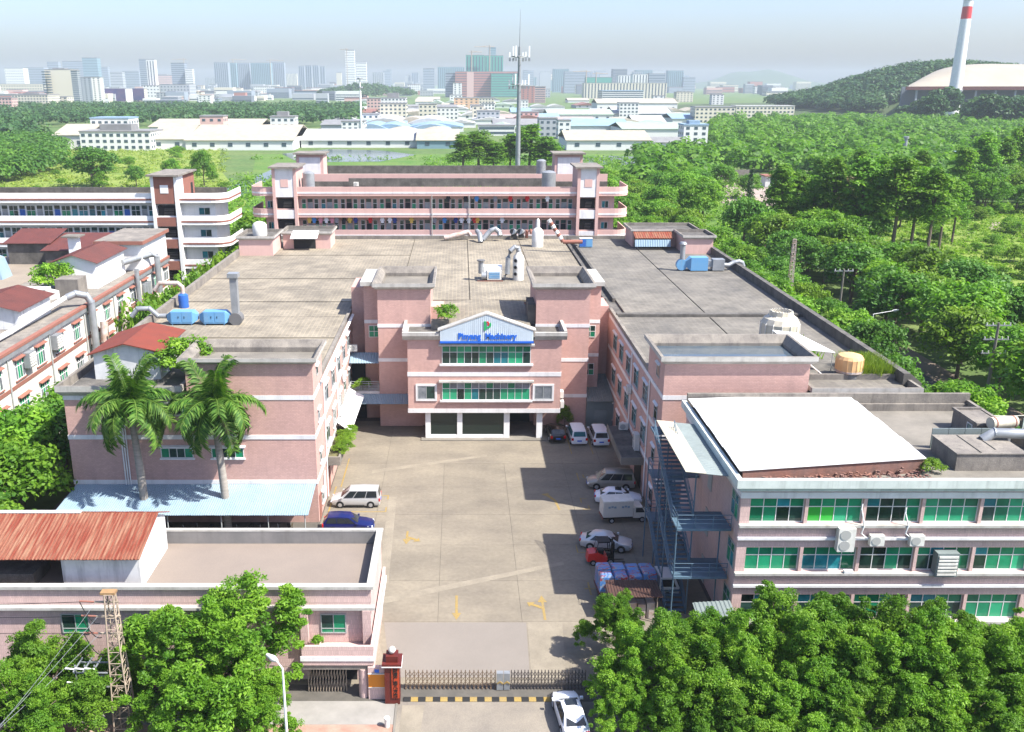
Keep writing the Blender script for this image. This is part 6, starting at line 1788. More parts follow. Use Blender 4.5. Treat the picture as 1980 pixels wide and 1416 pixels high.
def leaves(rs, cen, rad, per, L, W, up=.5, flat=.8, droop=0.0, jit=.45):
    """leaf quads scattered over puffs: cen (n,3), rad (n)"""
    n = len(cen)
    k = np.repeat(np.arange(n), per)
    N = len(k)
    d = unit(rs.normal(size=(N, 3)))
    d[:, 2] = np.where(d[:, 2] < -.35, -d[:, 2], d[:, 2])
    r = rad[k] * (0.5 + 0.65 * rs.random(N) ** .8)
    p = cen[k] + d * r[:, None] * np.array([1, 1, flat])
    nr = unit(d * .6 + np.array([0, 0, up]) + rs.normal(size=(N, 3)) * jit)
    a = unit(np.cross(nr, rs.normal(size=(N, 3))))
    a[:, 2] -= droop
    a = unit(a)
    b = unit(np.cross(nr, a))
    s = (0.7 + .6 * rs.random(N))[:, None]
    q = np.stack([p - a * L / 2 * s, p + b * W / 2 * s - a * L * .08 * s, p + a * L / 2 * s, p - b * W / 2 * s - a * L * .08 * s], axis=1)
    var = 0.5 + .30 * (rs.random(N) - .5) + .42 * np.repeat(rs.random(n) - .5, per)
    return q, var

def puffs(rs, n, R, H, z0, shell=.5, taper=0.0):
    d = unit(rs.normal(size=(n, 3)))
    d[:, 2] = np.where(d[:, 2] < -.55, -d[:, 2], d[:, 2])
    r = shell + (1 - shell) * rs.random(n) ** .5
    c = d * r[:, None]
    lob = 1 + .22 * np.sin(3 * np.arctan2(c[:, 1], c[:, 0]) + rs.random() * 6) + .12 * rs.normal(size=n)
    c[:, 0] *= R * lob; c[:, 1] *= R * lob
    c[:, 2] = z0 + H / 2 + c[:, 2] * H / 2
    if taper:
        f = 1 - taper * np.clip((c[:, 2] - z0) / H, 0, 1)
        c[:, 0] *= f; c[:, 1] *= f
    return c

def trunk_mesh(rs, h, r, cen, nl=7, m='bark', lean=.3):
    mb = MB()
    p = Vector((0, 0, -.3))
    top = Vector((rs.normal() * lean, rs.normal() * lean, h))
    mid = Vector((top.x * .3 + rs.normal() * .15, top.y * .3, h * .5))
    mb.tube([p, mid, top], [r, r * .72, r * .4], 8)
    idx = rs.choice(len(cen), min(nl, len(cen)), replace=False)
    for i in idx:
        e = Vector(cen[i])
        s = mid.lerp(top, rs.random() * .9)
        mm = s.lerp(e, .5) + Vector((0, 0, .3))
        mb.tube([s, mm, e], [r * .42, r * .26, r * .1], 6)
    return mb.mesh('trunk', M[m])

LF = {
    'bright': leafmat('bright_green_leaves', (.042, .13, .010), (.118, .245, .018), (.225, .365, .034), .36),
    'lime': leafmat('yellow_green_leaves', (.06, .13, .010), (.125, .225, .014), (.22, .33, .028), .33),
    'deep': leafmat('deep_green_leaves', (.028, .095, .014), (.07, .18, .020), (.145, .28, .03), .31),
    'mid': leafmat('mid_green_leaves', (.042, .13, .012), (.105, .24, .018), (.20, .36, .03), .34),
    'olive': leafmat('olive_leaves', (.035, .075, .018), (.065, .115, .026), (.11, .165, .04), .25),
    'far': leafmat('far_wood_leaves', (.018, .06, .016), (.036, .098, .024), (.075, .15, .034), .2, sc=.03),
    'grass': leafmat('meadow_grass', (.085, .16, .018), (.16, .23, .026), (.26, .29, .045), .3, sc=.05),
    'dry': leafmat('dry_brown_leaves', (.09, .07, .03), (.13, .10, .04), (.16, .14, .05), .2),
    'palm': leafmat('palm_leaves', (.025, .085, .010), (.07, .165, .020), (.17, .28, .05), .28, rnd=.12),
}
def make_kind(seed, R, H, z0, ncl, per, L, W, th, tr, mleaf, pr=.34, taper=0.0, shell=.5, droop=0.0, nl=7):
    rs = np.random.default_rng(seed)
    c = puffs(rs, ncl, R, H, z0, shell, taper)
    rad = R * pr * (.7 + .6 * rs.random(ncl))
    if taper: rad *= np.clip(1.1 - taper * .6 * (c[:, 2] - z0) / H, .4, 1.2)
    q, v = leaves(rs, c, rad, per, L, W, droop=droop)
    return trunk_mesh(rs, th, tr, c, nl), qmesh('crown', q, v, LF[mleaf])

def plant(name, label, cat, kind, loc, s=1.0, rz=0.0, group=None):
    t = thing(name, label, cat, loc, group, rz)
    t.scale = (s, s, s) if not isinstance(s, tuple) else s
    inst('trunk', kind[0], t)
    inst('crown', kind[1], t)
    return t

rs0 = random.Random(77)
# ------------------------------------------------ foreground street trees
def make_street(seed, mleaf):
    """crown of several upright lobes, uneven in height, so outline and gaps are irregular"""
    rs = np.random.default_rng(seed)
    cs, rd_ = [], []
    nl = 11
    for k in range(nl):
        a = k * 2.39996 + rs.normal() * .3
        rr = 4.6 * math.sqrt((k + .3) / nl) * (.85 + .3 * rs.random())
        top = 8.9 - .16 * rr * rr + rs.normal() * .8
        low = .5 + .9 * rs.random()
        R_ = 1.5 + .55 * rs.random()
        c = puffs(rs, 44, R_ * 1.15, top - low + .4, low, .3, .62)
        c[:, 0] += rr * math.cos(a); c[:, 1] += rr * math.sin(a)
        cs.append(c); rd_.append(.20 + .50 * rs.random(44) ** 1.5)
    c = np.concatenate(cs); rad = np.concatenate(rd_)
    q, v = leaves(rs, c, rad, 165, .25, .095, up=.3, droop=-.05, jit=.8)
    return trunk_mesh(rs, 4.6, .2, c, 16), qmesh('crown', q, v, LF[mleaf])
FG = [make_street(101 + i, 'bright') for i in range(4)]
def fg(label, px_, py_, Y, k, s=1.0, name='street_tree', group='leafy street trees by the road'):
    X, z = gy(px_, py_, Y)
    s1 = z / 9.2 * .97
    return plant(name, label, 'tree', FG[k % 4], (X, Y, 0), (s * s1 * 1.12, s * s1 * 1.12, s1), rs0.uniform(0, 6), group)
fg('large leafy tree in front of the gatehouse between the lattice pole and the street lamp', 412, 1135, 52.3, 0, 1.12)
fg('leafy tree at the left edge beside the lattice power pole', 70, 1225, 50.5, 1, 1.1)
fg('lower leafy tree under the lattice power pole switches', 140, 1300, 52.2, 2, 1.05)
fg('smaller tree behind the lattice power pole', 250, 1262, 53.3, 1, .8)
fg('leafy tree at the lower left corner below the pole', 30, 1310, 47.5, 0, 1.0)
fg('small bright tree in front of the cargo truck, top of the right row', 1195, 1150, 58.4, 2, .8)
fg('right front tree row, first tree by the waiting white sedan', 1255, 1215, 52.5, 0, .95)
fg('right front tree row, second tree from the left', 1385, 1180, 54.0, 1, .88)
fg('right front tree row, tallest tree in front of the office corner', 1520, 1150, 54.6, 2, .9)
fg('right front tree row, tree below the middle office windows', 1690, 1150, 54.6, 0, .95)
fg('right front tree row, tree near the right end with lower top', 1835, 1168, 54.0, 1, .9)
fg('right front tree row, last tree cut by the right frame edge', 1965, 1195, 53.0, 2, .95)
fg('low near tree at the bottom edge filling in below the large gatehouse tree', 390, 1275, 49.6, 1, 1.1)
fg('low near tree at the bottom edge between the lattice pole and the street lamp', 500, 1300, 49.3, 2, .8)
fg('low near tree at the bottom edge right of the white sedan', 1330, 1330, 49.4, 1, 1.1)
fg('low near tree at the bottom edge in the middle of the right row', 1560, 1290, 49.6, 0, 1.15)
fg('low near tree at the bottom edge below the right end of the row', 1780, 1300, 49.4, 2, 1.15)
fg('low near tree in the lower right corner', 1960, 1320, 49.0, 1, 1.1)

fg('right front tree row, filler tree between the first and second crowns', 1320, 1200, 51.8, 3, .95)
fg('right front tree row, tree between second and third crowns, set forward', 1455, 1205, 51.6, 1, .95)
fg('right front tree row, tree between third and fourth crowns, set forward', 1610, 1190, 51.8, 3, 1.0)
fg('right front tree row, tree between fourth and fifth crowns, set forward', 1765, 1195, 51.6, 0, 1.0)
fg('right front tree row, tree between fifth and last crowns, set forward', 1900, 1205, 51.4, 3, 1.0)
fg('low near tree at the bottom edge between the first two low crowns', 1440, 1310, 48.8, 3, 1.15)
fg('low near tree at the bottom edge between the middle and right low crowns', 1670, 1310, 48.8, 1, 1.15)
fg('low near tree at the bottom edge beside the lower right corner tree', 1870, 1315, 48.6, 0, 1.15)
fg('low near tree at the bottom edge next to the white sedan door', 1215, 1330, 49.6, 2, .9)
# ------------------------------------------------ royal palms
def frond_mesh(seed, ln=4.6, curl=1.0):
    rs = np.random.default_rng(seed)
    n = 54
    t = np.linspace(.05, 1, n)
    ang = .95 - 1.9 * curl * t
    ds = ln / n
    x = np.cumsum(np.cos(ang) * ds); z = np.cumsum(np.sin(ang) * ds)
    quads, var = [], []
    for i in range(n):
        p = np.array([x[i], 0, z[i]])
        tan = np.array([math.cos(ang[i]), 0, math.sin(ang[i])])
        L = 1.15 * math.sin(min(1, .22 + t[i] * 1.1) * math.pi * .84) + .15
        for sgn in (-1, 1):
            for kk in range(2):
                d = np.array([0, sgn, 0]) * (.8 + .25 * rs.random()) + tan * (.35 + .3 * rs.random()) + np.array([0, 0, -.25 + .5 * (kk - .5) + .2 * rs.normal()])
                d /= np.linalg.norm(d)
                w = tan * .062
                l = L * (.75 + .45 * rs.random())
                mid = p + d * l * .55 + np.array([0, 0, -.05 * l])
                e = p + d * l + np.array([0, 0, -.34 * l])
                quads.append([p - w, mid - w * 1.2, e, mid + w * 1.2]); var.append(.5 + .9 * (rs.random() - .5) ** 1)
    for i in range(n - 1):                                # midrib
        w = .06 * (1 - t[i]) + .014
        quads.append([[x[i], -w, z[i]], [x[i + 1], -w, z[i + 1]], [x[i + 1], w, z[i + 1]], [x[i], w, z[i]]]); var.append(1.0)
        quads.append([[x[i], 0, z[i] - w], [x[i + 1], 0, z[i + 1] - w], [x[i + 1], 0, z[i + 1] + w], [x[i], 0, z[i] + w]]); var.append(.9)
    return qmesh('frond', np.array(quads), np.array(var), LF['palm'])
FR = [frond_mesh(300 + i, 4.7 + .3 * (i % 2), (1.0, 1.15, .85)[i % 3]) for i in range(4)]
FRU = [frond_mesh(320 + i, 4.3, .45) for i in range(2)]
FRD = [frond_mesh(340 + i, 4.6, 1.35) for i in range(2)]
def palm(label, x, y, h, x2, seed):
    t = thing('royal_palm', label, 'palm tree', (x, y, 0), 'royal palms before the left wing')
    dx = x2 - x
    P, Rr = [], []
    for i in range(11):
        k = i / 10
        P.append((dx * k * k, 0, h * k - .1))
        Rr.append(.36 - .10 * k + .05 * math.sin(k * math.pi))
    MB().tube(P, Rr, 14).build('trunk', M['palmbark'], t, smooth=60, local=True)
    MB().tube([(dx, 0, h - .1), (dx, 0, h + .8), (dx, 0, h + 1.7)], [.27, .25, .13], 12).build('crownshaft', M['crownshaft'], t, smooth=60, local=True)
    r = random.Random(seed)
    for i in range(22):
        a = i * 2.39996 + r.uniform(-.2, .2)
        if i < 4: me, el = FRU[i % 2], R(-32)
        elif i < 12: me, el = FR[i % 4], R(0)
        elif i < 17: me, el = FRD[i % 2], R(26)
        else: me, el = FR[i % 4], R(55)
        o = inst('frond', me, t, (dx, 0, h + 1.5))
        o.scale = (1.1, 1.1, 1.1)
        o.rotation_euler = (r.uniform(-.25, .25), el + r.uniform(-.12, .12), a)
    return t
palm('left royal palm rising through the blue lean-to', -28.9, 78.0, 11.3, -29.3, 4)
palm('right royal palm rising through the blue lean-to', -21.5, 78.2, 11.0, -22.0, 9)

# ------------------------------------------------ right hand wood, lane and meadow
lane = structure('lane', MB().poly([(62.5, 85, -.10), (71.5, 85, -.10), (69.5, 260, -.10), (62.5, 260, -.10)]), M['soil'])
structure('lane', MB().poly([(62.8, 86, -.05), (66.8, 86, -.05), (66.0, 259, -.05), (62.8, 259, -.05)]), M['asphalt'])
meadow_m = mat('rough_meadow', (.12, .19, .025), (.20, .24, .05), .06, rough=1.0, fine=.3, finescale=1.2)
structure('meadow', MB().poly([(84, 186, -.2), (260, 186, -.2), (300, 330, -.2), (120, 300, -.2)]), meadow_m)
structure('meadow', MB().poly([(-420, 215, -.2), (-60, 215, -.2), (-75, 330, -.2), (-120, 470, -.2), (-160, 640, -.2), (-480, 640, -.2)]), meadow_m)
structure('meadow', MB().poly([(-60, 215, -.19), (90, 215, -.19), (110, 560, -.19), (-120, 560, -.19), (-75, 330, -.19)]), mat('green_meadow', (.06, .14, .02), (.11, .17, .035), .05, rough=1.0, fine=.3, finescale=1.0))
rub = [gz(1372, 360), gz(1445, 345), gz(1500, 358), gz(1500, 395), gz(1440, 405), gz(1385, 388)]
structure('rubble_yard', MB().poly([(x, y, -.15) for x, y in rub]), M['soilpale'])
soilp = [gz(1905, 430), gz(1945, 428), gz(1960, 440), gz(1915, 443)]
structure('bare_patch', MB().poly([(x, y, -.15) for x, y in soilp]), M['soilpale'])
a_, b_, c_ = gz(1372, 362), gz(1412, 352), gz(1447, 352)
t = thing('boundary_wall', 'pale concrete wall round the rubble yard in the wood', 'wall', (*b_, 0))
mb = MB()
for p, q in ((a_, b_), (b_, c_)):
    p, q = Vector((*p, -.3)), Vector((*q, -.3))
    d = (q - p).normalized(); nn = Vector((-d.y, d.x, 0)) * .2
    mb.loft([[p - nn, q - nn, q + nn, p + nn], [v + Vector((0, 0, 5.3)) for v in (p - nn, q - nn, q + nn, p + nn)]])
mb.build('wall_panel', M['concrete_pale'], t)
hx, hy = gz(1508, 362)
t = thing('shed', 'small hut with a flat red edged roof at the rubble yard', 'hut', (hx, hy, 0))
MB().box(hx - 6, hy, 0, hx + 5, hy + 6, 4.2).build('wall', M['plaster'], t)
MB().box(hx - 6.6, hy - .7, 4.2, hx + 5.6, hy + 6.6, 4.6).build('roof', M['redtrim'], t)
for x in (-4, -1, 2): MB().box(hx + x, hy - .06, 1.5, hx + x + 1.6, hy, 3.2).build('window', M['paned'], t)

RK = [make_kind(201 + i, 4.6, 7.0, 1.5, 105, 52, .55, .30, 4.6, .28, ('mid', 'bright', 'mid', 'deep', 'lime', 'bright')[i], pr=.23, shell=.45, taper=.15) for i in range(6)]
TK = [make_kind(231 + i, 3.6, 18.5, 4.0, 95, 60, .62, .34, 20, .32, ('bright', 'bright', 'mid')[i], pr=.34, taper=.4, shell=.2, nl=12) for i in range(3)]
DK = make_kind(241, 3.0, 13, 7.5, 44, 50, .55, .3, 18, .28, 'dry', pr=.3, taper=.4, shell=.1, nl=12)
HK = [make_kind(251 + i, 2.6, 3.6, .2, 40, 55, .42, .24, 2.0, .12, ('bright', 'lime')[i], pr=.36, shell=.4) for i in range(2)]

def infrustum(X, Y, m=.64):
    return -.53 * (Y * .957 + 12) < X < m * (Y * .957 + 12)
pts = []
rt = random.Random(31)
def clear(X, Y):
    if 60.5 < X < 69.5 and Y < 262: return True            # lane
    if 150 < Y < 292 and X > 90 + max(0, Y - 215) * .72: return True
    if 232 < Y < 335 and .262 < X / (Y * .957 + 12) < .345: return True   # meadow
    if rub and 105 < X < 142 and 305 < Y < 410: return True
    if X < 46.5: return True
    return False
def addtree(X, Y, d):
    for (a, b) in pts:
        if (a - X) ** 2 + (b - Y) ** 2 < d * d: return False
    pts.append((X, Y)); return True
wood = []
# strip between the factory and the lane
for i in range(900):
    X, Y = rt.uniform(47, 60), rt.uniform(92, 250)
    if addtree(X, Y, 6.3): wood.append((X, Y, rt.uniform(.72, 1.0)))
for i in range(5000):
    Y = rt.uniform(98, 345)
    X = rt.uniform(69, .66 * (Y * .957 + 12))
    if clear(X, Y) or not infrustum(X, Y): continue
    if addtree(X, Y, 7.6 if Y < 220 else 9.0): wood.append((X, Y, rt.uniform(.95, 1.4)))
for i in range(900):
    X, Y = rt.uniform(38, 95), rt.uniform(180, 345)
    if clear(max(X, 47), Y): continue
    if X < 46.5 + (0 if Y < 215 else -8) or 60.5 < X < 69.5: continue
    if addtree(X, Y, 8.4): wood.append((X, Y, rt.uniform(.9, 1.25)))
wood.sort(key=lambda p: p[1])
wood = wood[:285]
for X, Y, s in wood:
    k = rt.randrange(6)
    strip = X < 60.5 and Y < 250
    plant('broadleaf_tree', 'rounded green tree in the hedge-like belt between the right roof edge and the lane' if strip else 'rounded leafy tree in the dense wood right of the lane', 'tree', RK[k], (X, Y, -.2), (s, s, s * rt.uniform(.9, 1.15)), rt.uniform(0, 6.28), 'trees between factory and lane' if strip else 'trees of the wood on the right')
# tall eucalyptus group
tall = [(1500, 478, 330), (1535, 470, 338), (1565, 480, 345), (1600, 486, 318), (1625, 470, 330), (1655, 492, 312), (1690, 486, 320), (1722, 500, 312), (1758, 495, 330), (1790, 505, 338), (1815, 480, 345), (1840, 470, 356), (1650, 440, 300), (1580, 440, 310), (1720, 440, 305), (1770, 420, 300), (1850, 415, 290), (1890, 395, 262), (1930, 385, 275), (1960, 372, 250)]
for i, (x, yb, yt) in enumerate(tall):
    X, Y = gz(x, yb, 0)
    zt = gy(x, yt, Y)[1]
    s = zt / 22.0
    dry = i == 4
    plant('eucalyptus_tree', 'tall tree with browned sparse crown in the eucalyptus group' if dry else 'tall slim eucalyptus in the group rising out of the right wood', 'tree', DK if dry else TK[i % 3], (X, Y, -.2), (s * 1.5, s * 1.5, s * 1.06), rt.uniform(0, 6.28), None if dry else 'tall eucalyptus trees in the right wood')
# conifer by the rubble yard
X, Y = gz(1448, 402, 0)
t = thing('conifer', 'slim dark conifer standing before the rubble yard', 'tree', (X, Y, 0))
MB().tube([(X, Y, 0), (X, Y, 13)], [.3, .05], 6).build('trunk', M['bark'], t)
rsn = np.random.default_rng(5)
cc = np.array([[X + rsn.normal() * .2, Y + rsn.normal() * .2, 1.5 + 11 * i / 26] for i in range(27)])
qq, vv = leaves(rsn, cc - np.array([X, Y, 0]), np.array([1.7 * (1 - i / 28) + .2 for i in range(27)]), 70, .6, .3, flat=.35)
o = bpy.data.objects.new('crown', qmesh('crown', qq, vv, LF['far'])); COL.objects.link(o); o.parent = t
# bushes in the meadow on the right and round the buildings
bush_spots = []
for i in range(34):
    Y = rt.uniform(195, 300); X = rt.uniform(92 + max(0, Y - 215) * .72, .62 * (Y * .957 + 12))
    bush_spots.append((X, Y, rt.uniform(.4, 1.0), 'low bush scattered over the bright meadow on the right', 'bushes in the right meadow'))
for X, Y, s, l, g in bush_spots:
    plant('bush', l, 'bush', HK[rt.randrange(2)], (X, Y, -.2), s, rt.uniform(0, 6), g)
for i in range(30):
    plant('bush', 'bright bush against the outer wall under the right parapet', 'bush', HK[i % 2], (45.0 + rt.uniform(-.8, 1.0), 86 + i * 2.6, 0), rt.uniform(1.3, 2.2), rt.uniform(0, 6), 'bushes under the right parapet')
# street trees between white factory and left wing
for i, (x, y, s, k) in enumerate(((-43.4, 72, 1.05, 3), (-41.5, 78.5, 1.0, 1), (-43.5, 84.5, 1.1, 0), (-41.6, 90.5, 1.0, 3), (-43.0, 96.5, .95, 2), (-41, 103, .8, 0), (-39.2, 70.5, .75, 5), (-45.0, 66, .9, 2))):
    plant('broadleaf_tree', 'dense green tree in the street between the white factory and the left wing', 'tree', RK[k], (x, y, -.1), s, i * 1.3, 'trees in the left street')
for i in range(14):
    plant('bush', 'green bush growing along the left roof edge beside the white dormitory', 'bush', HK[i % 2], (-40.6 + rt.uniform(-.9, .8), 118 + i * 3.5, 0), (1.3, 1.3, 2.6 + rt.uniform(-.4, .5)), i * 1.1, 'bushes along the left roof edge')
for i, (x, y, s) in enumerate(((-39.6, 170, 1.3), (-39.2, 181, 1.5), (-41, 192, 1.6), (-44, 203, 1.4), (-36.5, 163, 1.0))):
    plant('broadleaf_tree', 'round green tree in the gap between white and pink dormitories', 'tree', RK[(1, 4, 5)[i % 3]], (x, y, -.1), s, i * 2.1, 'trees between the dormitories')
for lab, x, y, z, s in (('shrub growing on the roof corner beside the red roofed hut', -26.6, 85.5, 13.05, (.95, .95, .85)), ('shrub in the planter on the central roof by the left tower', -1.6, 105.2, 13.3, (.45, .45, .5)), ('shrub on the white factory roof before the red roofed hut', -55.0, 123.4, 13.0, (.95, .95, .9)),
                        ('climbing plant at the right foot of the central block', 12.6, 105.6, 0, (.35, .3, .7)), ('potted greenery on the railed balcony in the left recess', -11.8, 107.2, 4.4, (.5, .25, .35)), ('weedy growth on the office roof beside the concrete tank', 35.2, 64.2, 12.0, (.3, .3, .3))):
    plant('shrub', lab, 'shrub', HK[0 if 'shrub' in lab else 1], (x, y, z), s, 1.0)
for k_ in range(6):
    plant('shrub', 'yellow green plant on the left porch slab', 'shrub', HK[1], (-12.2 + .3 * (k_ % 2), 88.2 + k_ * 1.15, 3.9), (.32, .34, .2), k_, 'plants on the left porch')
# grass on the right roof corner and along the dormitory roofs
def grass_patch(name, label, cat, pts_, h, m='grass', seed=1, w=.05, kind=None):
    rs = np.random.default_rng(seed)
    pts_ = np.array(pts_)
    N = len(pts_)
    a = rs.random(N) * 2 * math.pi
    d = np.stack([np.cos(a), np.sin(a), np.zeros(N)], 1)
    hh = (h * (.5 + .8 * rs.random(N)))[:, None]
    tip = np.stack([rs.normal(size=N) * .3, rs.normal(size=N) * .3, np.ones(N)], 1) * hh
    q = np.stack([pts_ - d * w, pts_ + d * w, pts_ + tip * .95 + d * w * .3, pts_ + tip - d * w * .3], 1)
    o = bpy.data.objects.new(name, qmesh(name, q, .5 + .5 * (rs.random(N) - .5), LF[m]))
    COL.objects.link(o)
    if kind: o['kind'] = kind
    tag(o, label, cat)
    return o
rs = np.random.default_rng(9)
P = np.stack([37.5 + 3.6 * rs.random(5000) ** .8, 84.3 + 4.8 * rs.random(5000), np.full(5000, 13.02)], 1)
grass_patch('tall_grass', 'tall yellow green grass clump on the right roof corner', 'grass', P, 1.25, kind='stuff', w=.035)
P = np.concatenate([np.stack([rs.normal(c, 1.2, 160), 173 + 2.5 * rs.random(160), np.full(160, 20.7)], 1) for c in (-7, -2.5, 1.0, 3.4, 6.0, 9.5)] + [np.stack([33 + 4 * rs.random(500), 91 + 7 * rs.random(500), np.full(500, 13.02)], 1)])
grass_patch('roof_weeds', 'weeds growing on the pink dormitory roof and by the cream cooling tower', 'weeds', P, .8, m='bright', kind='stuff', w=.08)

# left meadow: shrubs, reeds and trees
def at_px(x, y): return gz(x, y, 0)
for lab, x, yb, yt, w, k in (('largest dark tree in the left meadow', 180, 362, 287, 1.25, 3), ('small round tree right of the largest meadow tree', 265, 362, 322, .9, 3), ('olive tree with a thin crown in the left meadow', 335, 352, 308, .8, 2), ('slender olive tree by the white dormitory tower', 395, 362, 293, .62, 2)):
    X, Y = at_px(x, yb)
    z = gy(x, yt, Y)[1]
    s = z / 8.6
    plant('broadleaf_tree', lab, 'tree', RK[k], (X, Y, -.2), (s * w, s * w, s), x * .1)
rs = np.random.default_rng(14)
N = 2600
Yv = 215 + 420 * rs.random(N) ** 1.2
Xv = -.55 * (Yv * .957 + 12) + (.55 * (Yv * .957 + 12) - 60 - (Yv - 215) * .22) * rs.random(N)
cen = np.stack([Xv, Yv, np.zeros(N) - .1], 1)
q, v = leaves(rs, cen, 1.2 + 1.6 * rs.random(N), 16, 1.1, .5, flat=.5)
o = bpy.data.objects.new('meadow_growth', qmesh('meadow_growth', q, v, LF['grass'])); COL.objects.link(o)
tag(o, 'yellow green weeds and grass covering the left meadow', 'meadow', kind='stuff')
N = 4200
Yv = 225 + 300 * rs.random(N)
Xv = -60 - (Yv - 215) * .2 + (140 + (Yv - 215) * .4) * rs.random(N)
# keep the pond clear
keep = ~((Yv > 425) & (Yv < 520) & (Xv > -160) & (Xv < -20))
cen = np.stack([Xv, Yv, np.zeros(N) - .1], 1)[keep]
q, v = leaves(rs, cen, 1.2 + 2.2 * rs.random(len(cen)), 16, 1.2, .6, flat=.8)
o = bpy.data.objects.new('bank_growth', qmesh('bank_growth', q, v, LF['bright'])); COL.objects.link(o)
tag(o, 'rank green growth along the ponds behind the dormitories', 'undergrowth', kind='stuff')
N = 2600
Yv = 195 + 130 * rs.random(N)
Xv = 88 + np.maximum(0, Yv - 215) * .7 + (.12 * Yv + 25) * rs.random(N)
cen = np.stack([Xv, Yv, np.zeros(N) - .15], 1)
q, v = leaves(rs, cen, .7 + 1.0 * rs.random(N), 16, .7, .35, flat=.45)
o = bpy.data.objects.new('meadow_growth', qmesh('meadow_growth', q, v, LF['lime'])); COL.objects.link(o)
tag(o, 'bright weeds covering the meadow clearing on the right', 'meadow', kind='stuff')
for i in range(26):
    Y = rt.uniform(330, 560); X = -rt.uniform(75 + (Y - 330) * .3, .5 * Y)
    s = rt.uniform(.5, 1.3)
    plant('bush', 'dark green bush dotted over the yellow green left meadow', 'bush', HK[0], (X, Y, -.2), s, rt.uniform(0, 6), 'bushes in the left meadow')
# a belt of tall trees in front of the storage hall
HT = make_kind(261, 8.5, 15, 3, 60, 40, 2.2, 1.3, 8, .5, 'far', pr=.3, shell=.4)
for i, (x, yb, yt) in enumerate(((1772, 238, 196), (1800, 244, 186), (1822, 240, 172), (1885, 250, 190), (1910, 252, 185), (1935, 250, 196), (1962, 252, 193), (1985, 252, 190), (1745, 236, 205))):
    X, Y = at_px(x, yb); z = gy(x, yt, Y)[1]
    plant('broadleaf_tree', 'dark tall tree standing before the barrel roofed hall by the chimney', 'tree', HT, (X, Y, -.3), z / 18.5, i, 'trees before the storage hall')
# ponds
wm = mat('pond_water', (.05, .075, .075), (.07, .09, .08), .02, rough=.15, spec=.25)
for pp in ([(545, 297), (640, 288), (740, 291), (805, 299), (735, 312), (640, 313), (570, 310)], [(1095, 306), (1180, 301), (1260, 304), (1300, 312), (1240, 322), (1150, 322), (1100, 316)], [(425, 366), (470, 352), (520, 330), (545, 318), (560, 322), (520, 345), (490, 372), (450, 385)]):
    structure('pond', MB().poly([(*at_px(x, y), -.12) for x, y in pp]), wm)
# trees behind the dormitory round the telecom tower
for i, (x, yb, yt, w) in enumerate(((893, 338, 262, 1.25), (925, 336, 252, 1.35), (955, 338, 272, 1.2), (985, 334, 262, 1.3), (1022, 336, 240, 1.15), (1055, 338, 262, 1.3), (1072, 334, 280, 1.0))):
    X, Y = at_px(x, yb + 12)
    z = gy(x, yt, Y)[1]
    s = z / 22
    plant('eucalyptus_tree', 'tall dark green tree in the clump around the telecom tower', 'tree', TK[(0, 1, 1, 0, 1, 2, 0)[i]], (X, Y, -.2), (s * w * 1.75, s * w * 1.75, s), i * 1.7, 'trees round the telecom tower')

# ------------------------------------------------ far woods and the hill
def far_wood(name, label, spots, r0, r1, per, L, m, seed, hfun=None, kind='stuff', zf=.9):
    rs = np.random.default_rng(seed)
    sp = np.array(spots)
    n = len(sp)
    cen, rad = [], []
    for dx, dy, dz, f in ((0, 0, .85, .75), (.5, .3, .6, .6), (-.5, .2, .55, .62), (.1, -.5, .5, .6), (-.2, -.3, .95, .5)):
        r = (r0 + (r1 - r0) * rs.random(n))
        z = sp[:, 2] + r * (dz * zf + .25)
        cen.append(np.stack([sp[:, 0] + dx * r, sp[:, 1] + dy * r, z], 1)); rad.append(r * f)
    q, v = leaves(rs, np.concatenate(cen), np.concatenate(rad), per, L, L * .7, up=.25, jit=.16)
    o = bpy.data.objects.new(name, qmesh(name, q, v, LF[m])); COL.objects.link(o)
    return tag(o, label, 'wood', kind=kind)
def hill_h(x, y):
    return 46 * np.exp(-((x - 640) / np.where(x < 640, 112., 190.)) ** 2 - ((y - 1330) / 230.) ** 2) + 38 * np.exp(-((x - 860) / 200.) ** 2 - ((y - 1500) / 200.) ** 2)
gx, gyv = np.meshgrid(np.linspace(150, 1250, 60), np.linspace(850, 2100, 60))
hz_ = hill_h(gx, gyv) - .32
mb = MB(); mb.v = [tuple(p) for p in np.stack([gx.ravel(), gyv.ravel(), hz_.ravel()], 1)]
for j in range(59):
    for i in range(59):
        a = j * 60 + i
        mb.f.append((a, a + 1, a + 61, a + 60)); mb.m.append(0)
structure('hill', mb, mat('wooded_slope', (.04, .07, .02), (.06, .08, .03), .02, rough=1.0), smooth=60)
rs = np.random.default_rng(41)
sp = []
while len(sp) < 1500:
    x, y = rs.uniform(400, 1150), rs.uniform(960, 1560)
    h = float(hill_h(x, y))
    if h < 5 or x > .66 * y * .957: continue
    if 505 < x < 820 and 1066 < y < 1200: continue
    if 520 < x < 552 and 1035 < y < 1066: continue
    sp.append((x, y, h - 1))
far_wood('hill_wood', 'dense dark wood covering the hill on the right', sp, 8.0, 12.5, 24, 4.2, 'far', 42)
sp = []
def scatter(n, x0, x1, y0, y1, cond=lambda x, y: True):
    k = 0
    while k < n:
        x, y = rs.uniform(x0, x1), y0 + (y1 - y0) * rs.random() ** 1.3
        if cond(x, y): sp.append((x, y, 0)); k += 1
inpx = lambda a, b: (lambda x, y: (a - 890) / 1800 * (y * .957 + 12) < x < (b - 890) / 1800 * (y * .957 + 12))
scatter(800, 60, 640, 345, 980, lambda x, y: inpx(1230 if y < 520 else 1375, 2010)(x, y) and not (95 < x < 150 and y < 415))
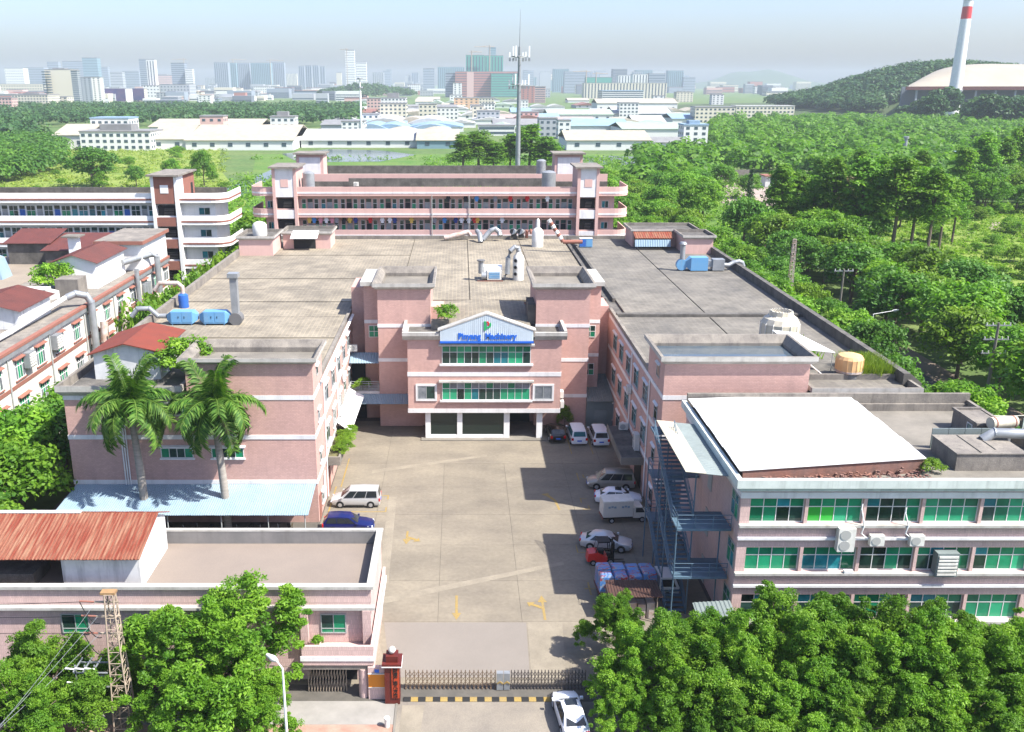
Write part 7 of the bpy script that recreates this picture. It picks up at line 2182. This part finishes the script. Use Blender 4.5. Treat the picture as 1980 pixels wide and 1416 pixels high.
far_wood('far_wood', 'broad green wood filling the plain below the hill', sp, 5.0, 8.5, 30, 2.4, 'mid', 43)
sp = []
scatter(900, -1100, -60, 640, 1500, lambda x, y: inpx(-20, 575)(x, y) and not inpx(105, 575)(x, min(y, 800)) or (y > 900 and inpx(-20, 700)(x, y)))
far_wood('far_wood', 'belt of dark woodland behind the long cream warehouses', [(x, y, z) for x, y, z in sp if y > 900 or x < -.44 * y], 6, 9.5, 20, 3.0, 'far', 44)
sp = []
scatter(260, -420, -190, 330, 640, inpx(-20, 118))
far_wood('far_wood', 'green thicket at the left edge beyond the white dormitory', sp, 3.5, 7, 24, 1.8, 'deep', 45)
# wooded knoll left of the telecom mast in the city
sp = []
for i in range(230):
    a, r = rs.uniform(0, 6.28), rs.random() ** .5
    x, y = -240 + 125 * r * math.cos(a), 2500 + 200 * r * math.sin(a)
    sp.append((x, y, 22 * math.exp(-(1.35 * r) ** 2)))
far_wood('knoll_wood', 'wooded knoll among the hazy city blocks left of the telecom tower', sp, 9, 14, 14, 5.0, 'far', 46)

# ================================================================== FAR CITY AND WAREHOUSES
CW = {k: mat('far_wall_' + k, v, rough=.9) for k, v in {'cream': (.56, .52, .42), 'white': (.62, .62, .60), 'grey': (.34, .36, .38), 'bluegrey': (.24, .28, .33), 'pink': (.54, .36, .32), 'brick': (.36, .17, .14), 'orange': (.58, .38, .24), 'green': (.07, .28, .22), 'teal': (.17, .27, .31), 'dark': (.14, .16, .19), 'palegreen': (.50, .58, .48)}.items()}
CR = {k: mat('far_roof_' + k, v, v2, .04, rough=.7, fine=.1, finescale=.3) for k, (v, v2) in {'cream': ((0.372, 0.335, 0.260), (0.322, 0.291, 0.229)), 'white': ((0.409, 0.409, 0.397), (0.360, 0.360, 0.347)), 'blue': ((0.186, 0.285, 0.384), (0.223, 0.310, 0.391)), 'green': ((0.260, 0.335, 0.260), (0.310, 0.360, 0.298)), 'grey': ((0.223, 0.223, 0.223), (0.174, 0.174, 0.174)), 'red': ((0.236, 0.099, 0.074), (0.198, 0.105, 0.087)), 'pink': ((0.341, 0.267, 0.236), (0.310, 0.248, 0.223))}.items()}
WINM = mat('far_window_glass', (.06, .09, .11), rough=.3)
FL = 3.4
def tower(label, x0, x1, yt, Y, wall, depth=None, group=None, cat='building', win='grid', crown=0, yb=None, roof='grey', name='city_building'):
    if yb: Y = gz((x0 + x1) / 2, yb, 0)[1]
    xm = (x0 + x1) / 2
    X, zt = gy(xm, yt, Y)
    sc = math.hypot(X, Y) and (Y * .957 + (40 - zt) * .291) / 1800
    w = (x1 - x0) * sc
    d = depth or max(12, w * .8)
    t = thing(name, label, cat, (X, Y + d / 2, 0), group)
    x0w, x1w = X - w / 2, X + w / 2
    MB().box(x0w, Y, -.3, x1w, Y + d, zt).build('wall', CW[wall], t)
    rb = MB().box(x0w - .3, Y - .3, zt, x1w + .3, Y + d + .3, zt + .9)
    if crown:
        rb.box(X - w * .25, Y + d * .2, zt + .9, X + w * .2, Y + d * .7, zt + crown)
    rb.build('roof', CR[roof], t)
    mb = MB()
    nf = max(1, int(zt / FL))
    step = max(1, int(round(Y / 1500)))
    sides = [('f', x0w, x1w)]
    side = 'l' if X > 0 else 'r'
    if win == 'grid':
        ww = 2.2 if Y < 1500 else 3.2
        pitch = 4.2 if Y < 1500 else 7.0
        n = max(1, int(w / pitch)); nd = max(1, int(d / pitch))
        for f in range(0, nf, step):
            z = f * FL * (zt / (nf * FL)) + 1.0
            if z + 1.6 > zt: continue
            for i in range(n):
                xc = x0w + w * (i + .5) / n
                mb.box(xc - ww / 2, Y - .12, z, xc + ww / 2, Y + .02, z + 1.7 * min(step, 1.5))
            xs_ = x0w if side == 'l' else x1w
            for i in range(nd):
                yc = Y + d * (i + .5) / nd
                mb.box(xs_ - .12, yc - ww / 2, z, xs_ + .12, yc + ww / 2, z + 1.7 * min(step, 1.5))
    elif win == 'band':
        for f in range(0, nf, step):
            z = f * FL * (zt / (nf * FL)) + 1.0
            if z + 1.6 > zt: continue
            mb.box(x0w + .6, Y - .12, z, x1w - .6, Y + .02, z + 1.8)
            xs_ = x0w if side == 'l' else x1w
            mb.box(xs_ - .12, Y + .6, z, xs_ + .12, Y + d - .6, z + 1.8)
    elif win == 'fins':
        n = max(2, int(w / 8))
        for i in range(n):
            xc = x0w + w * (i + .5) / n
            mb.box(xc - 1.5, Y - .2, zt * .04, xc + 1.5, Y + .02, zt * .97)
    if mb.f:
        tag(mb.build('windows', WINM, t), kind='stuff')
    return t
def shed(label, x0, x1, ye, yb, roof, wall='white', depth=40, rise=5, kind='gable', group=None, wins=True, name='warehouse'):
    xm = (x0 + x1) / 2
    Y = gz(xm, yb, 0)[1]
    X, ze = gy(xm, ye, Y)
    w = (x1 - x0) * (Y * .957 + 10) / 1800
    t = thing(name, label, 'warehouse', (X, Y + depth / 2, 0), group)
    a, b = X - w / 2, X + w / 2
    MB().box(a, Y, -.3, b, Y + depth, ze).build('wall', CW[wall], t)
    if kind == 'gable':                      # ridge runs across the view, near slope visible
        MB().loft([[(a - .8, Y - .8, ze - .1), (b + .8, Y - .8, ze - .1), (b + .8, Y - .8, ze + .25), (a - .8, Y - .8, ze + .25)], [(a - .8, Y + depth / 2, ze + rise - .3), (b + .8, Y + depth / 2, ze + rise - .3), (b + .8, Y + depth / 2, ze + rise), (a - .8, Y + depth / 2, ze + rise)], [(a - .8, Y + depth + .8, ze - .1), (b + .8, Y + depth + .8, ze - .1), (b + .8, Y + depth + .8, ze + .25), (a - .8, Y + depth + .8, ze + .25)]]).build('roof', CR[roof], t)
    elif kind == 'end':                      # gable end faces the view
        nb = max(1, int(round(w / 28)))
        for i in range(nb):
            p, q = a + w * i / nb, a + w * (i + 1) / nb
            MB().prism([(p, ze), (q, ze), ((p + q) / 2, ze + rise)], Y - .6, Y + depth).build('roof_bay', CR[roof], t)
    else:                                    # arched bays
        nb = max(1, int(round(w / 34)))
        for i in range(nb):
            p, q = a + w * i / nb, a + w * (i + 1) / nb
            pr = [(p + (q - p) * k / 8, ze + rise * math.sin(math.pi * k / 8)) for k in range(9)]
            MB().prism(pr, Y - .6, Y + depth).build('roof_bay', CR[roof], t)
    if wins:
        n = max(2, int(w / 11))
        if n <= 40:
            if 'farwin' not in _wc: _wc['farwin'] = MB().box(-1.4, -.15, 0, 1.4, .02, 2.2).mesh('window', WINM)
            for i in range(n):
                inst('window', _wc['farwin'], t, (a + w * (i + .5) / n - X, -depth / 2, max(1.2, ze * .35)))
    return t
# --- left warehouses and offices behind the meadow
shed('cream gabled warehouse at the left end behind the meadow', 103, 168, 262, 288, 'cream', depth=50, rise=6)
shed('very long cream roofed warehouse with a white window wall behind the meadow', 358, 566, 272, 290, 'cream', depth=78, rise=8)
shed('cream roofed warehouse between the white office and the long one', 288, 360, 270, 289, 'cream', depth=60, rise=8)
shed('low cream roof behind the long cream warehouse', 288, 500, 246, 268, 'cream', depth=60, rise=5, wins=False)
tower('white three storey office in front of the cream warehouses', 153, 290, 256, 600, 'white', 26, yb=291, win='grid', crown=4.5)
tower('white upper storey block with blue roof edge behind the white office', 174, 248, 230, 640, 'white', 20, yb=280, win='grid', roof='blue')
tower('small pink flat roofed house above the cream roofs', 386, 431, 226, 700, 'pink', 14, yb=272)
tower('small white house with a grey roof room left of the ponds', 522, 570, 227, 700, 'white', 14, yb=268, crown=4)
shed('long white roof warehouse behind the near pond', 582, 806, 272, 285, 'white', depth=60, rise=6)
shed('teal walled shed with cream roof left of the telecom trees', 806, 886, 272, 287, 'cream', 'teal', depth=50, rise=6)
shed('cream warehouse with a row of small windows behind the right pond', 1096, 1258, 272, 290, 'cream', depth=50, rise=5)
shed('grey wall shed right of the cream window warehouse', 1258, 1330, 276, 288, 'grey', depth=20, rise=3)
tower('white and blue four storey block left of the green plain', 1323, 1370, 243, 500, 'white', 16, yb=286, win='grid', roof='blue', crown=3)
tower('cream long block with dark windows at the foot of the hill', 1424, 1537, 206, 900, 'cream', 22, yb=234, win='grid', roof='white')
tower('cream block stepping down left of the hill', 1345, 1422, 208, 900, 'cream', 22, yb=238)
tower('white five storey block with a stair tower left of the orange house', 736, 785, 190, 1100, 'white', 24, yb=226, crown=6)
shed('long grey white hall with a row of windows beside the five storey block', 774, 882, 206, 225, 'grey', depth=30, rise=2)
tower('orange beige house with dark windows in the warehouse field', 878, 926, 190, 1200, 'orange', 26, yb=210)
tower('white office strip with a dark ribbon of windows left of the mast', 925, 996, 244, 760, 'white', 18, yb=262, win='band')
tower('bare concrete frame building right of the telecom mast', 1043, 1078, 230, 740, 'grey', 20, yb=264, win='grid')
tower('tall narrow white house right of the concrete frame building', 1080, 1104, 234, 740, 'white', 16, yb=268)
shed('pale green roofed hall right of the telecom mast', 1060, 1186, 222, 234, 'green', depth=60, rise=5)
shed('wide white arched hall at the right of the warehouse field', 1188, 1298, 220, 233, 'white', 'grey', depth=70, rise=7, kind='gable')
shed('long cream hall at the back right of the warehouse field', 1155, 1310, 200, 216, 'cream', depth=60, rise=6)
shed('pair of pale blue roofs in the warehouse field', 1098, 1216, 244, 258, 'blue', depth=60, rise=5, wins=False)
shed('greenish white roof behind the cream window warehouse', 1204, 1322, 250, 266, 'green', depth=60, rise=4, wins=False)
shed('wavy white arched roofs left of the telecom mast', 700, 872, 240, 250, 'white', 'grey', depth=90, rise=5, kind='arch', wins=False)
shed('pale blue arched roofs before the wavy white ones', 716, 872, 250, 258, 'blue', 'grey', depth=60, rise=4, kind='arch', wins=False)
shed('dull cream sheds in a row behind the white roof warehouse', 736, 880, 258, 268, 'cream', 'grey', depth=50, rise=3, kind='arch', wins=False)
tower('white house on the left rim of the warehouse field', 660, 704, 236, 780, 'white', 20, yb=262)
tower('white low office in front of the left rim house', 700, 733, 222, 900, 'white', 20, yb=246)
rc = random.Random(55)
bx = []
k = 0
while k < 62:
    x = rc.uniform(655, 1330); yb = rc.uniform(196, 262)
    w = rc.uniform(45, 110) * (yb - 150) / 90
    if any(abs(x - a) < (w + c) * .33 and abs(yb - b) < 4.5 for a, b, c in bx): continue
    bx.append((x, yb, w)); k += 1
    r_ = rc.choice(['white', 'white', 'cream', 'cream', 'blue', 'grey', 'green', 'pink', 'red', 'white'])
    wl = rc.choice(['white', 'white', 'grey', 'cream', 'palegreen'])
    shed(f'{r_} roofed low hall among the packed roofs of the warehouse field', x - w / 2, x + w / 2, yb - (yb - 150) * .085, yb, r_, wl, depth=rc.uniform(35, 75), rise=rc.uniform(3, 6), kind=rc.choice(['gable', 'gable', 'arch', 'end']), group=f'{r_} roofs of the warehouse field', wins=rc.random() < .4)
for i in range(26):
    x = rc.uniform(655, 1420); yb = rc.uniform(186, 240); w = rc.uniform(16, 40) * (yb - 140) / 70
    c_ = rc.choice(['white', 'cream', 'grey', 'pink', 'white'])
    tower(f'{c_} plain block of a few storeys standing between the warehouse roofs', x - w / 2, x + w / 2, yb - (yb - 145) * rc.uniform(.22, .4), 900, c_, yb=yb, group=f'{c_} blocks between the warehouses')
# --- city on the left
for lab, x0, x1, yt, yb, wl, wn_, cr in (
    ('cream tower block with a column of dark windows, tallest near block on the left', 85, 136, 135, 203, 'cream', 'none', 3),
    ('grey louvred side block joined to the cream tower', 136, 149, 137, 204, 'grey', 'band', 0),
    ('blue grey office tower right of the cream tower', 151, 176, 150, 202, 'bluegrey', 'grid', 0),
    ('pale half of the blue grey office tower', 176, 194, 150, 202, 'white', 'grid', 0),
    ('long beige block at the left edge behind the pink one', 0, 86, 163, 190, 'cream', 'grid', 0),
    ('cream block with red sign spot in front of the cream tower', 22, 92, 184, 214, 'cream', 'grid', 3),
    ('pink block at the far left edge', -10, 22, 190, 222, 'pink', 'grid', 0),
    ('low cream block right of the sign spot block', 92, 130, 188, 212, 'cream', 'grid', 0),
    ('white block carrying a dark blue billboard', 197, 243, 172, 199, 'white', 'none', 0),
    ('beige block right of the billboard', 243, 276, 172, 197, 'cream', 'grid', 0),
    ('brick striped white block right of the beige one', 276, 308, 166, 194, 'white', 'grid', 0),
    ('grey glass block with a long front', 309, 366, 164, 194, 'grey', 'grid', 0),
    ('terraced pale pink hotel with a flat crown', 292, 333, 146, 176, 'pink', 'band', 6),
    ('red roofed white row at the edge of the woods', 490, 540, 168, 184, 'white', 'grid', 0),
    ('white six storey block by the woods', 598, 622, 160, 178, 'white', 'grid', 0)):
    t = tower(lab, x0, x1, yt, 2000, wl, yb=yb, win=wn_, crown=cr)
    if 'column of dark' in lab:
        X, z = gy(102, 150, t.location.y)
        mb = MB()
        for i in range(11):
            for dx in (-4, 4): mb.box(X + dx - 3, t.location.y - 31, 12 + i * 4.6, X + dx + 3, t.location.y - 24, 14.2 + i * 4.6)
        tag(mb.build('windows', WINM, t), kind='stuff')
    if 'billboard' in lab:
        l = t.location
        d = (243 - 197) * (l.y * .957 + 12) / 1800 * .8
        MB().box(l.x - 22, l.y - d / 2 - 1, 3, l.x + 23, l.y - d / 2 - .3, 28).build('billboard', mat('dark_blue_billboard', (.02, .03, .12), (.10, .05, .12), .06, rough=.5), t)
# --- hazy skyline
SK = 4300
for lab, x0, x1, yt, wl, wn_ in (
    ('first of the hazy towers on the left skyline, with twin tops', 90, 112, 120, 'bluegrey', 'band'), ('wide hazy twin-topped tower left of the glass tower', 120, 160, 119, 'bluegrey', 'band'),
    ('tall hazy blue glass tower above the grey office', 158, 187, 112, 'teal', 'band'), ('hazy block at the foot of the glass tower', 187, 208, 130, 'bluegrey', 'band'),
    ('hazy two tone tower, dark left half', 268, 282, 115, 'bluegrey', 'band'), ('hazy two tone tower, pale right half', 282, 298, 116, 'white', 'fins'),
    ('hazy dark tower with a crane', 330, 356, 122, 'bluegrey', 'band'), ('hazy pale tower beside the dark crane tower', 357, 372, 134, 'white', 'band'),
    ('first of the five scaffolded hazy towers', 413, 440, 121, 'bluegrey', 'fins'), ('second of the five scaffolded hazy towers', 441, 456, 122, 'teal', 'fins'), ('third of the five scaffolded hazy towers', 457, 482, 122, 'bluegrey', 'fins'), ('fourth of the five scaffolded hazy towers', 484, 522, 122, 'teal', 'fins'), ('fifth of the five scaffolded hazy towers', 524, 549, 121, 'bluegrey', 'fins'),
    ('first of four slim hazy towers', 577, 588, 128, 'bluegrey', 'fins'), ('second of four slim hazy towers', 590, 602, 127, 'bluegrey', 'fins'), ('third of four slim hazy towers', 604, 616, 127, 'bluegrey', 'fins'), ('last of four slim hazy towers', 618, 628, 129, 'bluegrey', 'fins'),
    ('tall white hazy tower left of the wooded knoll', 667, 685, 97, 'white', 'band'), ('shorter pale hazy tower beside the tall white one', 688, 708, 121, 'white', 'band'),
    ('hazy white building with a grid front at the far left', 8, 44, 132, 'white', 'grid'), ('hazy grey blue block beside the far left white one', 46, 84, 131, 'bluegrey', 'band'),
    ('hazy block left of the green scaffold tower', 818, 840, 133, 'bluegrey', 'band'), ('faint wide hazy block behind the green scaffold tower', 846, 898, 130, 'teal', 'fins'),
    ('faint thin tower peeping over the green scaffold tower', 945, 959, 92, 'teal', 'band'),
    ('hazy block right of the telecom mast', 1012, 1032, 137, 'bluegrey', 'band'), ('faint hazy pair of blocks right of the mast', 1070, 1100, 134, 'teal', 'fins'), ('hazy blocks beside the faint pair', 1092, 1132, 139, 'bluegrey', 'band'),
    ('dark hazy round topped block', 1185, 1213, 134, 'dark', 'band'), ('faint wide block behind the round topped block', 1230, 1262, 136, 'teal', 'fins'), ('faint block at the right end of the skyline', 1292, 1322, 137, 'teal', 'fins'),
    ('faint low block near the far hill', 1322, 1345, 150, 'bluegrey', 'band'), ('hazy slab behind the hotel', 212, 236, 140, 'grey', 'band'), ('hazy slab above the long beige block', 236, 268, 138, 'bluegrey', 'band')):
    Y_ = SK + rc.uniform(-500, 500) - (900 if 'two tone' in lab or 'dark' in lab else 0)
    tower(lab, x0, x1, yt, Y_, wl, depth=(x1 - x0) * 1.3, win=wn_, cat='tower')
for i in range(46):
    x = rc.uniform(380, 1330); w = rc.uniform(9, 24)
    wl = rc.choice(['bluegrey', 'grey', 'teal', 'cream', 'grey'])
    tower(f'faint {wl} tower lost in the haze of the far skyline', x - w / 2, x + w / 2, rc.uniform(134, 156), rc.uniform(4600, 6200), wl, depth=w * 1.4, win=rc.choice(['band', 'fins', 'none']), cat='tower', group=f'faint {wl} towers of the skyline')
# green scaffold towers on their podium
tower('green netted tower under construction, left of the pair', 901, 936, 107, 2900, 'green', 40, win='fins', cat='tower', roof='grey')
tower('green netted tower under construction, right of the pair', 937, 973, 108, 2920, 'green', 40, win='fins', cat='tower', roof='grey')
tower('dark red podium block under the green netted towers', 915, 1002, 139, 2800, 'brick', 60, win='band')
tower('dark green netted right end of the podium', 950, 1006, 142, 2780, 'green', 50, win='band')
tower('blue grey left end of the podium', 861, 882, 142, 2780, 'bluegrey', 50, win='band')
tower('dark block between podium end and pink tower', 880, 903, 139, 2760, 'brick', 50, win='band')
tower('narrow pink tower in front of the podium', 903, 916, 139, 2700, 'pink', 30, win='none')
tower('white block at the foot of the podium', 876, 893, 161, 2000, 'white', 30, win='grid')
tower('pinkish brown block right of the telecom mast', 1008, 1034, 167, 2000, 'brick', 40, win='grid')
tower('striped pink block right of the brown one', 1034, 1055, 168, 2000, 'pink', 40, win='band')
tower('white slab with dark side at the right of the skyline', 1196, 1224, 146, 3000, 'white', 40, win='fins')
tower('white column fronted building right of the slab', 1224, 1253, 144, 2800, 'white', 40, win='fins')
tower('dark glass block right of the column fronted building', 1255, 1287, 143, 2800, 'bluegrey', 40, win='band')
tower('green netted low block by the cranes', 1134, 1183, 150, 2900, 'green', 40, win='none')
tower('long pale housing row under the cranes', 1130, 1290, 161, 2500, 'cream', 40, win='fins')
tower('long blue roofed hall at the right of the city', 1165, 1245, 176, 1900, 'white', 60, win='band', roof='blue')
def crane(label, x, yt, Y, arm):
    X, z = gy(x, yt, Y)
    t = thing('tower_crane', label, 'crane', (X, Y, 0), 'tower cranes on the skyline')
    MB().tube([(X, Y, 0), (X, Y, z)], 1.6, 4).build('mast', M['lattice'], t)
    MB().tube([(X - arm * .3, Y, z - 4), (X + arm, Y, z - 4)], 1.0, 4).build('jib', M['lattice'], t)
    MB().tube([(X, Y, z), (X + arm * .7, Y, z - 4)], .5, 4).build('tie', M['lattice'], t)
for x, yt, Y, arm, l in ((947, 88, 2880, -45, 'on the green netted towers'), (912, 98, 2880, 30, 'left on the green netted towers'), (1134, 136, 2900, -40, 'at the long housing row'), (1153, 140, 2900, 35, 'right of the housing row crane'), (450, 114, 4300, 60, 'over the scaffolded towers'), (522, 115, 4300, 60, 'at the right of the scaffolded towers'), (355, 113, 4000, -50, 'by the dark hazy tower'), (670, 94, 4300, -30, 'on the tall white tower')):
    crane('tower crane ' + l, x, yt, Y, arm)
CL_ = list(CW)
rest = MB()
for i in range(290):
    left = i % 3 != 2
    x = rc.uniform(-20, 700) if left else rc.uniform(700, 1560)
    yb = rc.uniform(176, 201) if left else rc.uniform(171, 186)
    w = rc.uniform(13, 40) * (.5 + (yb - 165) / 40)
    c_ = rc.choice(['white', 'cream', 'grey', 'pink', 'bluegrey', 'dark', 'white', 'cream', 'brick', 'grey'])
    yt = yb - rc.uniform(6, 19)
    if i >= 130:                       # the rest of the carpet is one joined object
        Y = gz(x, yb, 0)[1]
        X, zt = gy(x, yt, Y)
        hw = w * (Y * .957 + 12) / 3600
        rest.box(X - hw, Y, -.3, X + hw, Y + max(12, hw * 1.5), zt, CL_.index(c_))
        for f in range(1, max(2, int(zt / 5))):
            rest.box(X - hw + .8, Y - .3, f * 5 - 2.6, X + hw - .8, Y - .02, f * 5 - .6, len(CL_))
        continue
    tower(f'{c_} low block in the dense city carpet below the skyline', x - w / 2, x + w / 2, yt, 3000, c_, yb=yb, win=rc.choice(['grid', 'band', 'none']), group=f'{c_} blocks of the city carpet', roof=rc.choice(['grey', 'grey', 'red', 'white']))
tag(rest.build('city_blocks', [CW[k_] for k_ in CL_] + [WINM]), 'mass of small low blocks of the far city below the skyline', 'city blocks', kind='stuff')
# far ridge
mb = MB()
xs_ = np.linspace(1100, 3300, 34)
prof = [(x, 20 + 110 * math.exp(-((x - 2160) / 330) ** 2) * (1 + .12 * math.sin(x * .02)) ) for x in xs_]
rings = []
for k, f in ((0, 0.0), (250, .7), (600, 1.0), (1100, .0)):
    rings.append([(x, 6500 + k, -.4 + z * f) for x, z in prof])
mb.loft(rings, caps=False, closed=False)
structure('far_ridge', mb, mat('far_ridge', (.05, .08, .04)), smooth=60)

# --- coal store dome and power station chimney
Yd = 1080
X0 = gy(1755, 165, Yd)[0]
ze = gy(1800, 167, Yd)[1]
zt = gy(1900, 120, Yd)[1]
t = thing('domed_store', 'huge cream barrel roofed storage hall at the foot of the hill', 'storage hall', (X0 + 140, Yd, 0))
prof = []
a = 150
for i in range(25):
    th = math.pi - math.pi * i / 24
    c, s = math.cos(th), math.sin(th)
    prof.append((X0 + a + a * math.copysign(abs(c) ** .8, c), ze + (zt - ze) * s ** .9))
full = prof + [(X0 + 2 * a, ze - .5), (X0, ze - .5)]
cx_ = X0 + a
rings = [[(cx_ + (x - cx_) * f, Yd + dy, ze - .5 + (z - ze + .5) * g) for x, z in full] for dy, f, g in ((0, 1, .02), (15, .95, .36), (32, .87, .66), (55, .77, .88), (80, .67, .97), (110, .56, 1.0), (130, .45, .98))]
MB().loft(rings).build('roof', mat('cream_metal_vault', (.34, .305, .24), (.30, .265, .205), .03, rough=.6), t, smooth=30)
pbox(t, 'eave', M['brownroof'], (X0 - 2, Yd - 2, ze - 4, X0 + 2 * a, Yd - .1, ze - .4))
for i in range(13):
    x = X0 + 12 + i * 22
    pbox(t, 'column', CW['grey'], (x - .8, Yd + 1, -.3, x + .8, Yd + 3, ze - .6))
pbox(t, 'back_wall', CW['dark'], (X0 + 8, Yd + 30, -.3, X0 + 2 * a, Yd + 32, ze - .6))
Yc = 1050
Xc = gy(1838, 235, Yc)[0]
zc = gy(1865, -3, Yc)[1]
t = thing('power_station_chimney', 'tall white chimney with a red band in front of the barrel roofed hall', 'chimney', (Xc, Yc, 0))
def cr_(z): return 7.2 - 2.6 * z / zc
zb0, zb1 = gy(1862, 37, Yc)[1], gy(1863, 13, Yc)[1]
for z0, z1, m_ in ((0, 32, 'white'), (32, zb0, 'white'), (zb1, zc - 1.6, 'white')):
    MB().tube([(Xc, Yc, z0), (Xc, Yc, z1)], [cr_(z0), cr_(z1)], 24).build('shaft', M[m_], t, smooth=40)
MB().tube([(Xc, Yc, zb0), (Xc, Yc, zb1)], [cr_(zb0), cr_(zb1)], 24).build('red_band', M['redpaint'], t, smooth=40)
MB().tube([(Xc, Yc, zc - 1.6), (Xc, Yc, zc)], [cr_(zc) + .8, cr_(zc) + .8], 24).build('rim', M['galv'], t, smooth=40)
MB().tube([(Xc, Yc, 31), (Xc, Yc, 33)], [cr_(31) + 1, cr_(33) + 1], 24).build('platform', M['galv'], t)
# small grey stack and blue roofs inside the wood
X, Y = gz(1745, 322, 0)
t = thing('factory_stack', 'thin grey metal stack poking out of the right wood', 'stack', (X, Y, 0))
z = gy(1750, 264, Y)[1]
MB().tube([(X, Y, 0), (X, Y, z - 1)], [1.1, .85], 10).build('shaft', M['galv'], t, smooth=40)
MB().tube([(X, Y, z - 1), (X, Y, z)], 1.3, 10).build('cap', M['galv'], t)
shed('pale blue roofed shed half hidden beside the grey stack', 1640, 1760, 312, 328, 'blue', depth=18, rise=3, wins=False)
shed('blue roofed shed in the wood at the right edge', 1800, 1880, 306, 322, 'blue', depth=16, rise=3, wins=False)
shed('grey roofed shed in the wood at the right frame edge', 1905, 1990, 330, 352, 'grey', depth=16, rise=3, wins=False)
# second mast on the plain and thin poles
X, Y = gz(699, 262, 0)
t = thing('telecom_tower', 'thin distant white mast left of the wooded knoll', 'telecom tower', (X, Y, 0))
z = gy(699, 150, Y)[1]
MB().tube([(X, Y, 0), (X, Y, z)], [1.0, .5], 8).build('mast', M['white'], t)
for k in (1.5, 8): MB().tube([(X, Y, z - k), (X, Y, z - k + 1.2)], 2.2, 8).build('platform', M['galv'], t)

# ================================================================== AIR
air = MB().box(-3600, -60, -1.5, 3800, 8200, 140).build('haze', [])
air['kind'] = 'stuff'
air.data.materials.clear()
hm_ = bpy.data.materials.new('haze')
hm_.use_nodes = True
hn = hm_.node_tree
hn.nodes.remove(hn.nodes['Principled BSDF'])
pv = hn.nodes.new('ShaderNodeVolumePrincipled')
pv.inputs['Color'].default_value = (.58, .64, .735, 1)
pv.inputs['Density'].default_value = 0.00012
pv.inputs['Anisotropy'].default_value = 0.0
hn.links.new(pv.outputs[0], hn.nodes['Material Output'].inputs['Volume'])
air.data.materials.append(hm_)
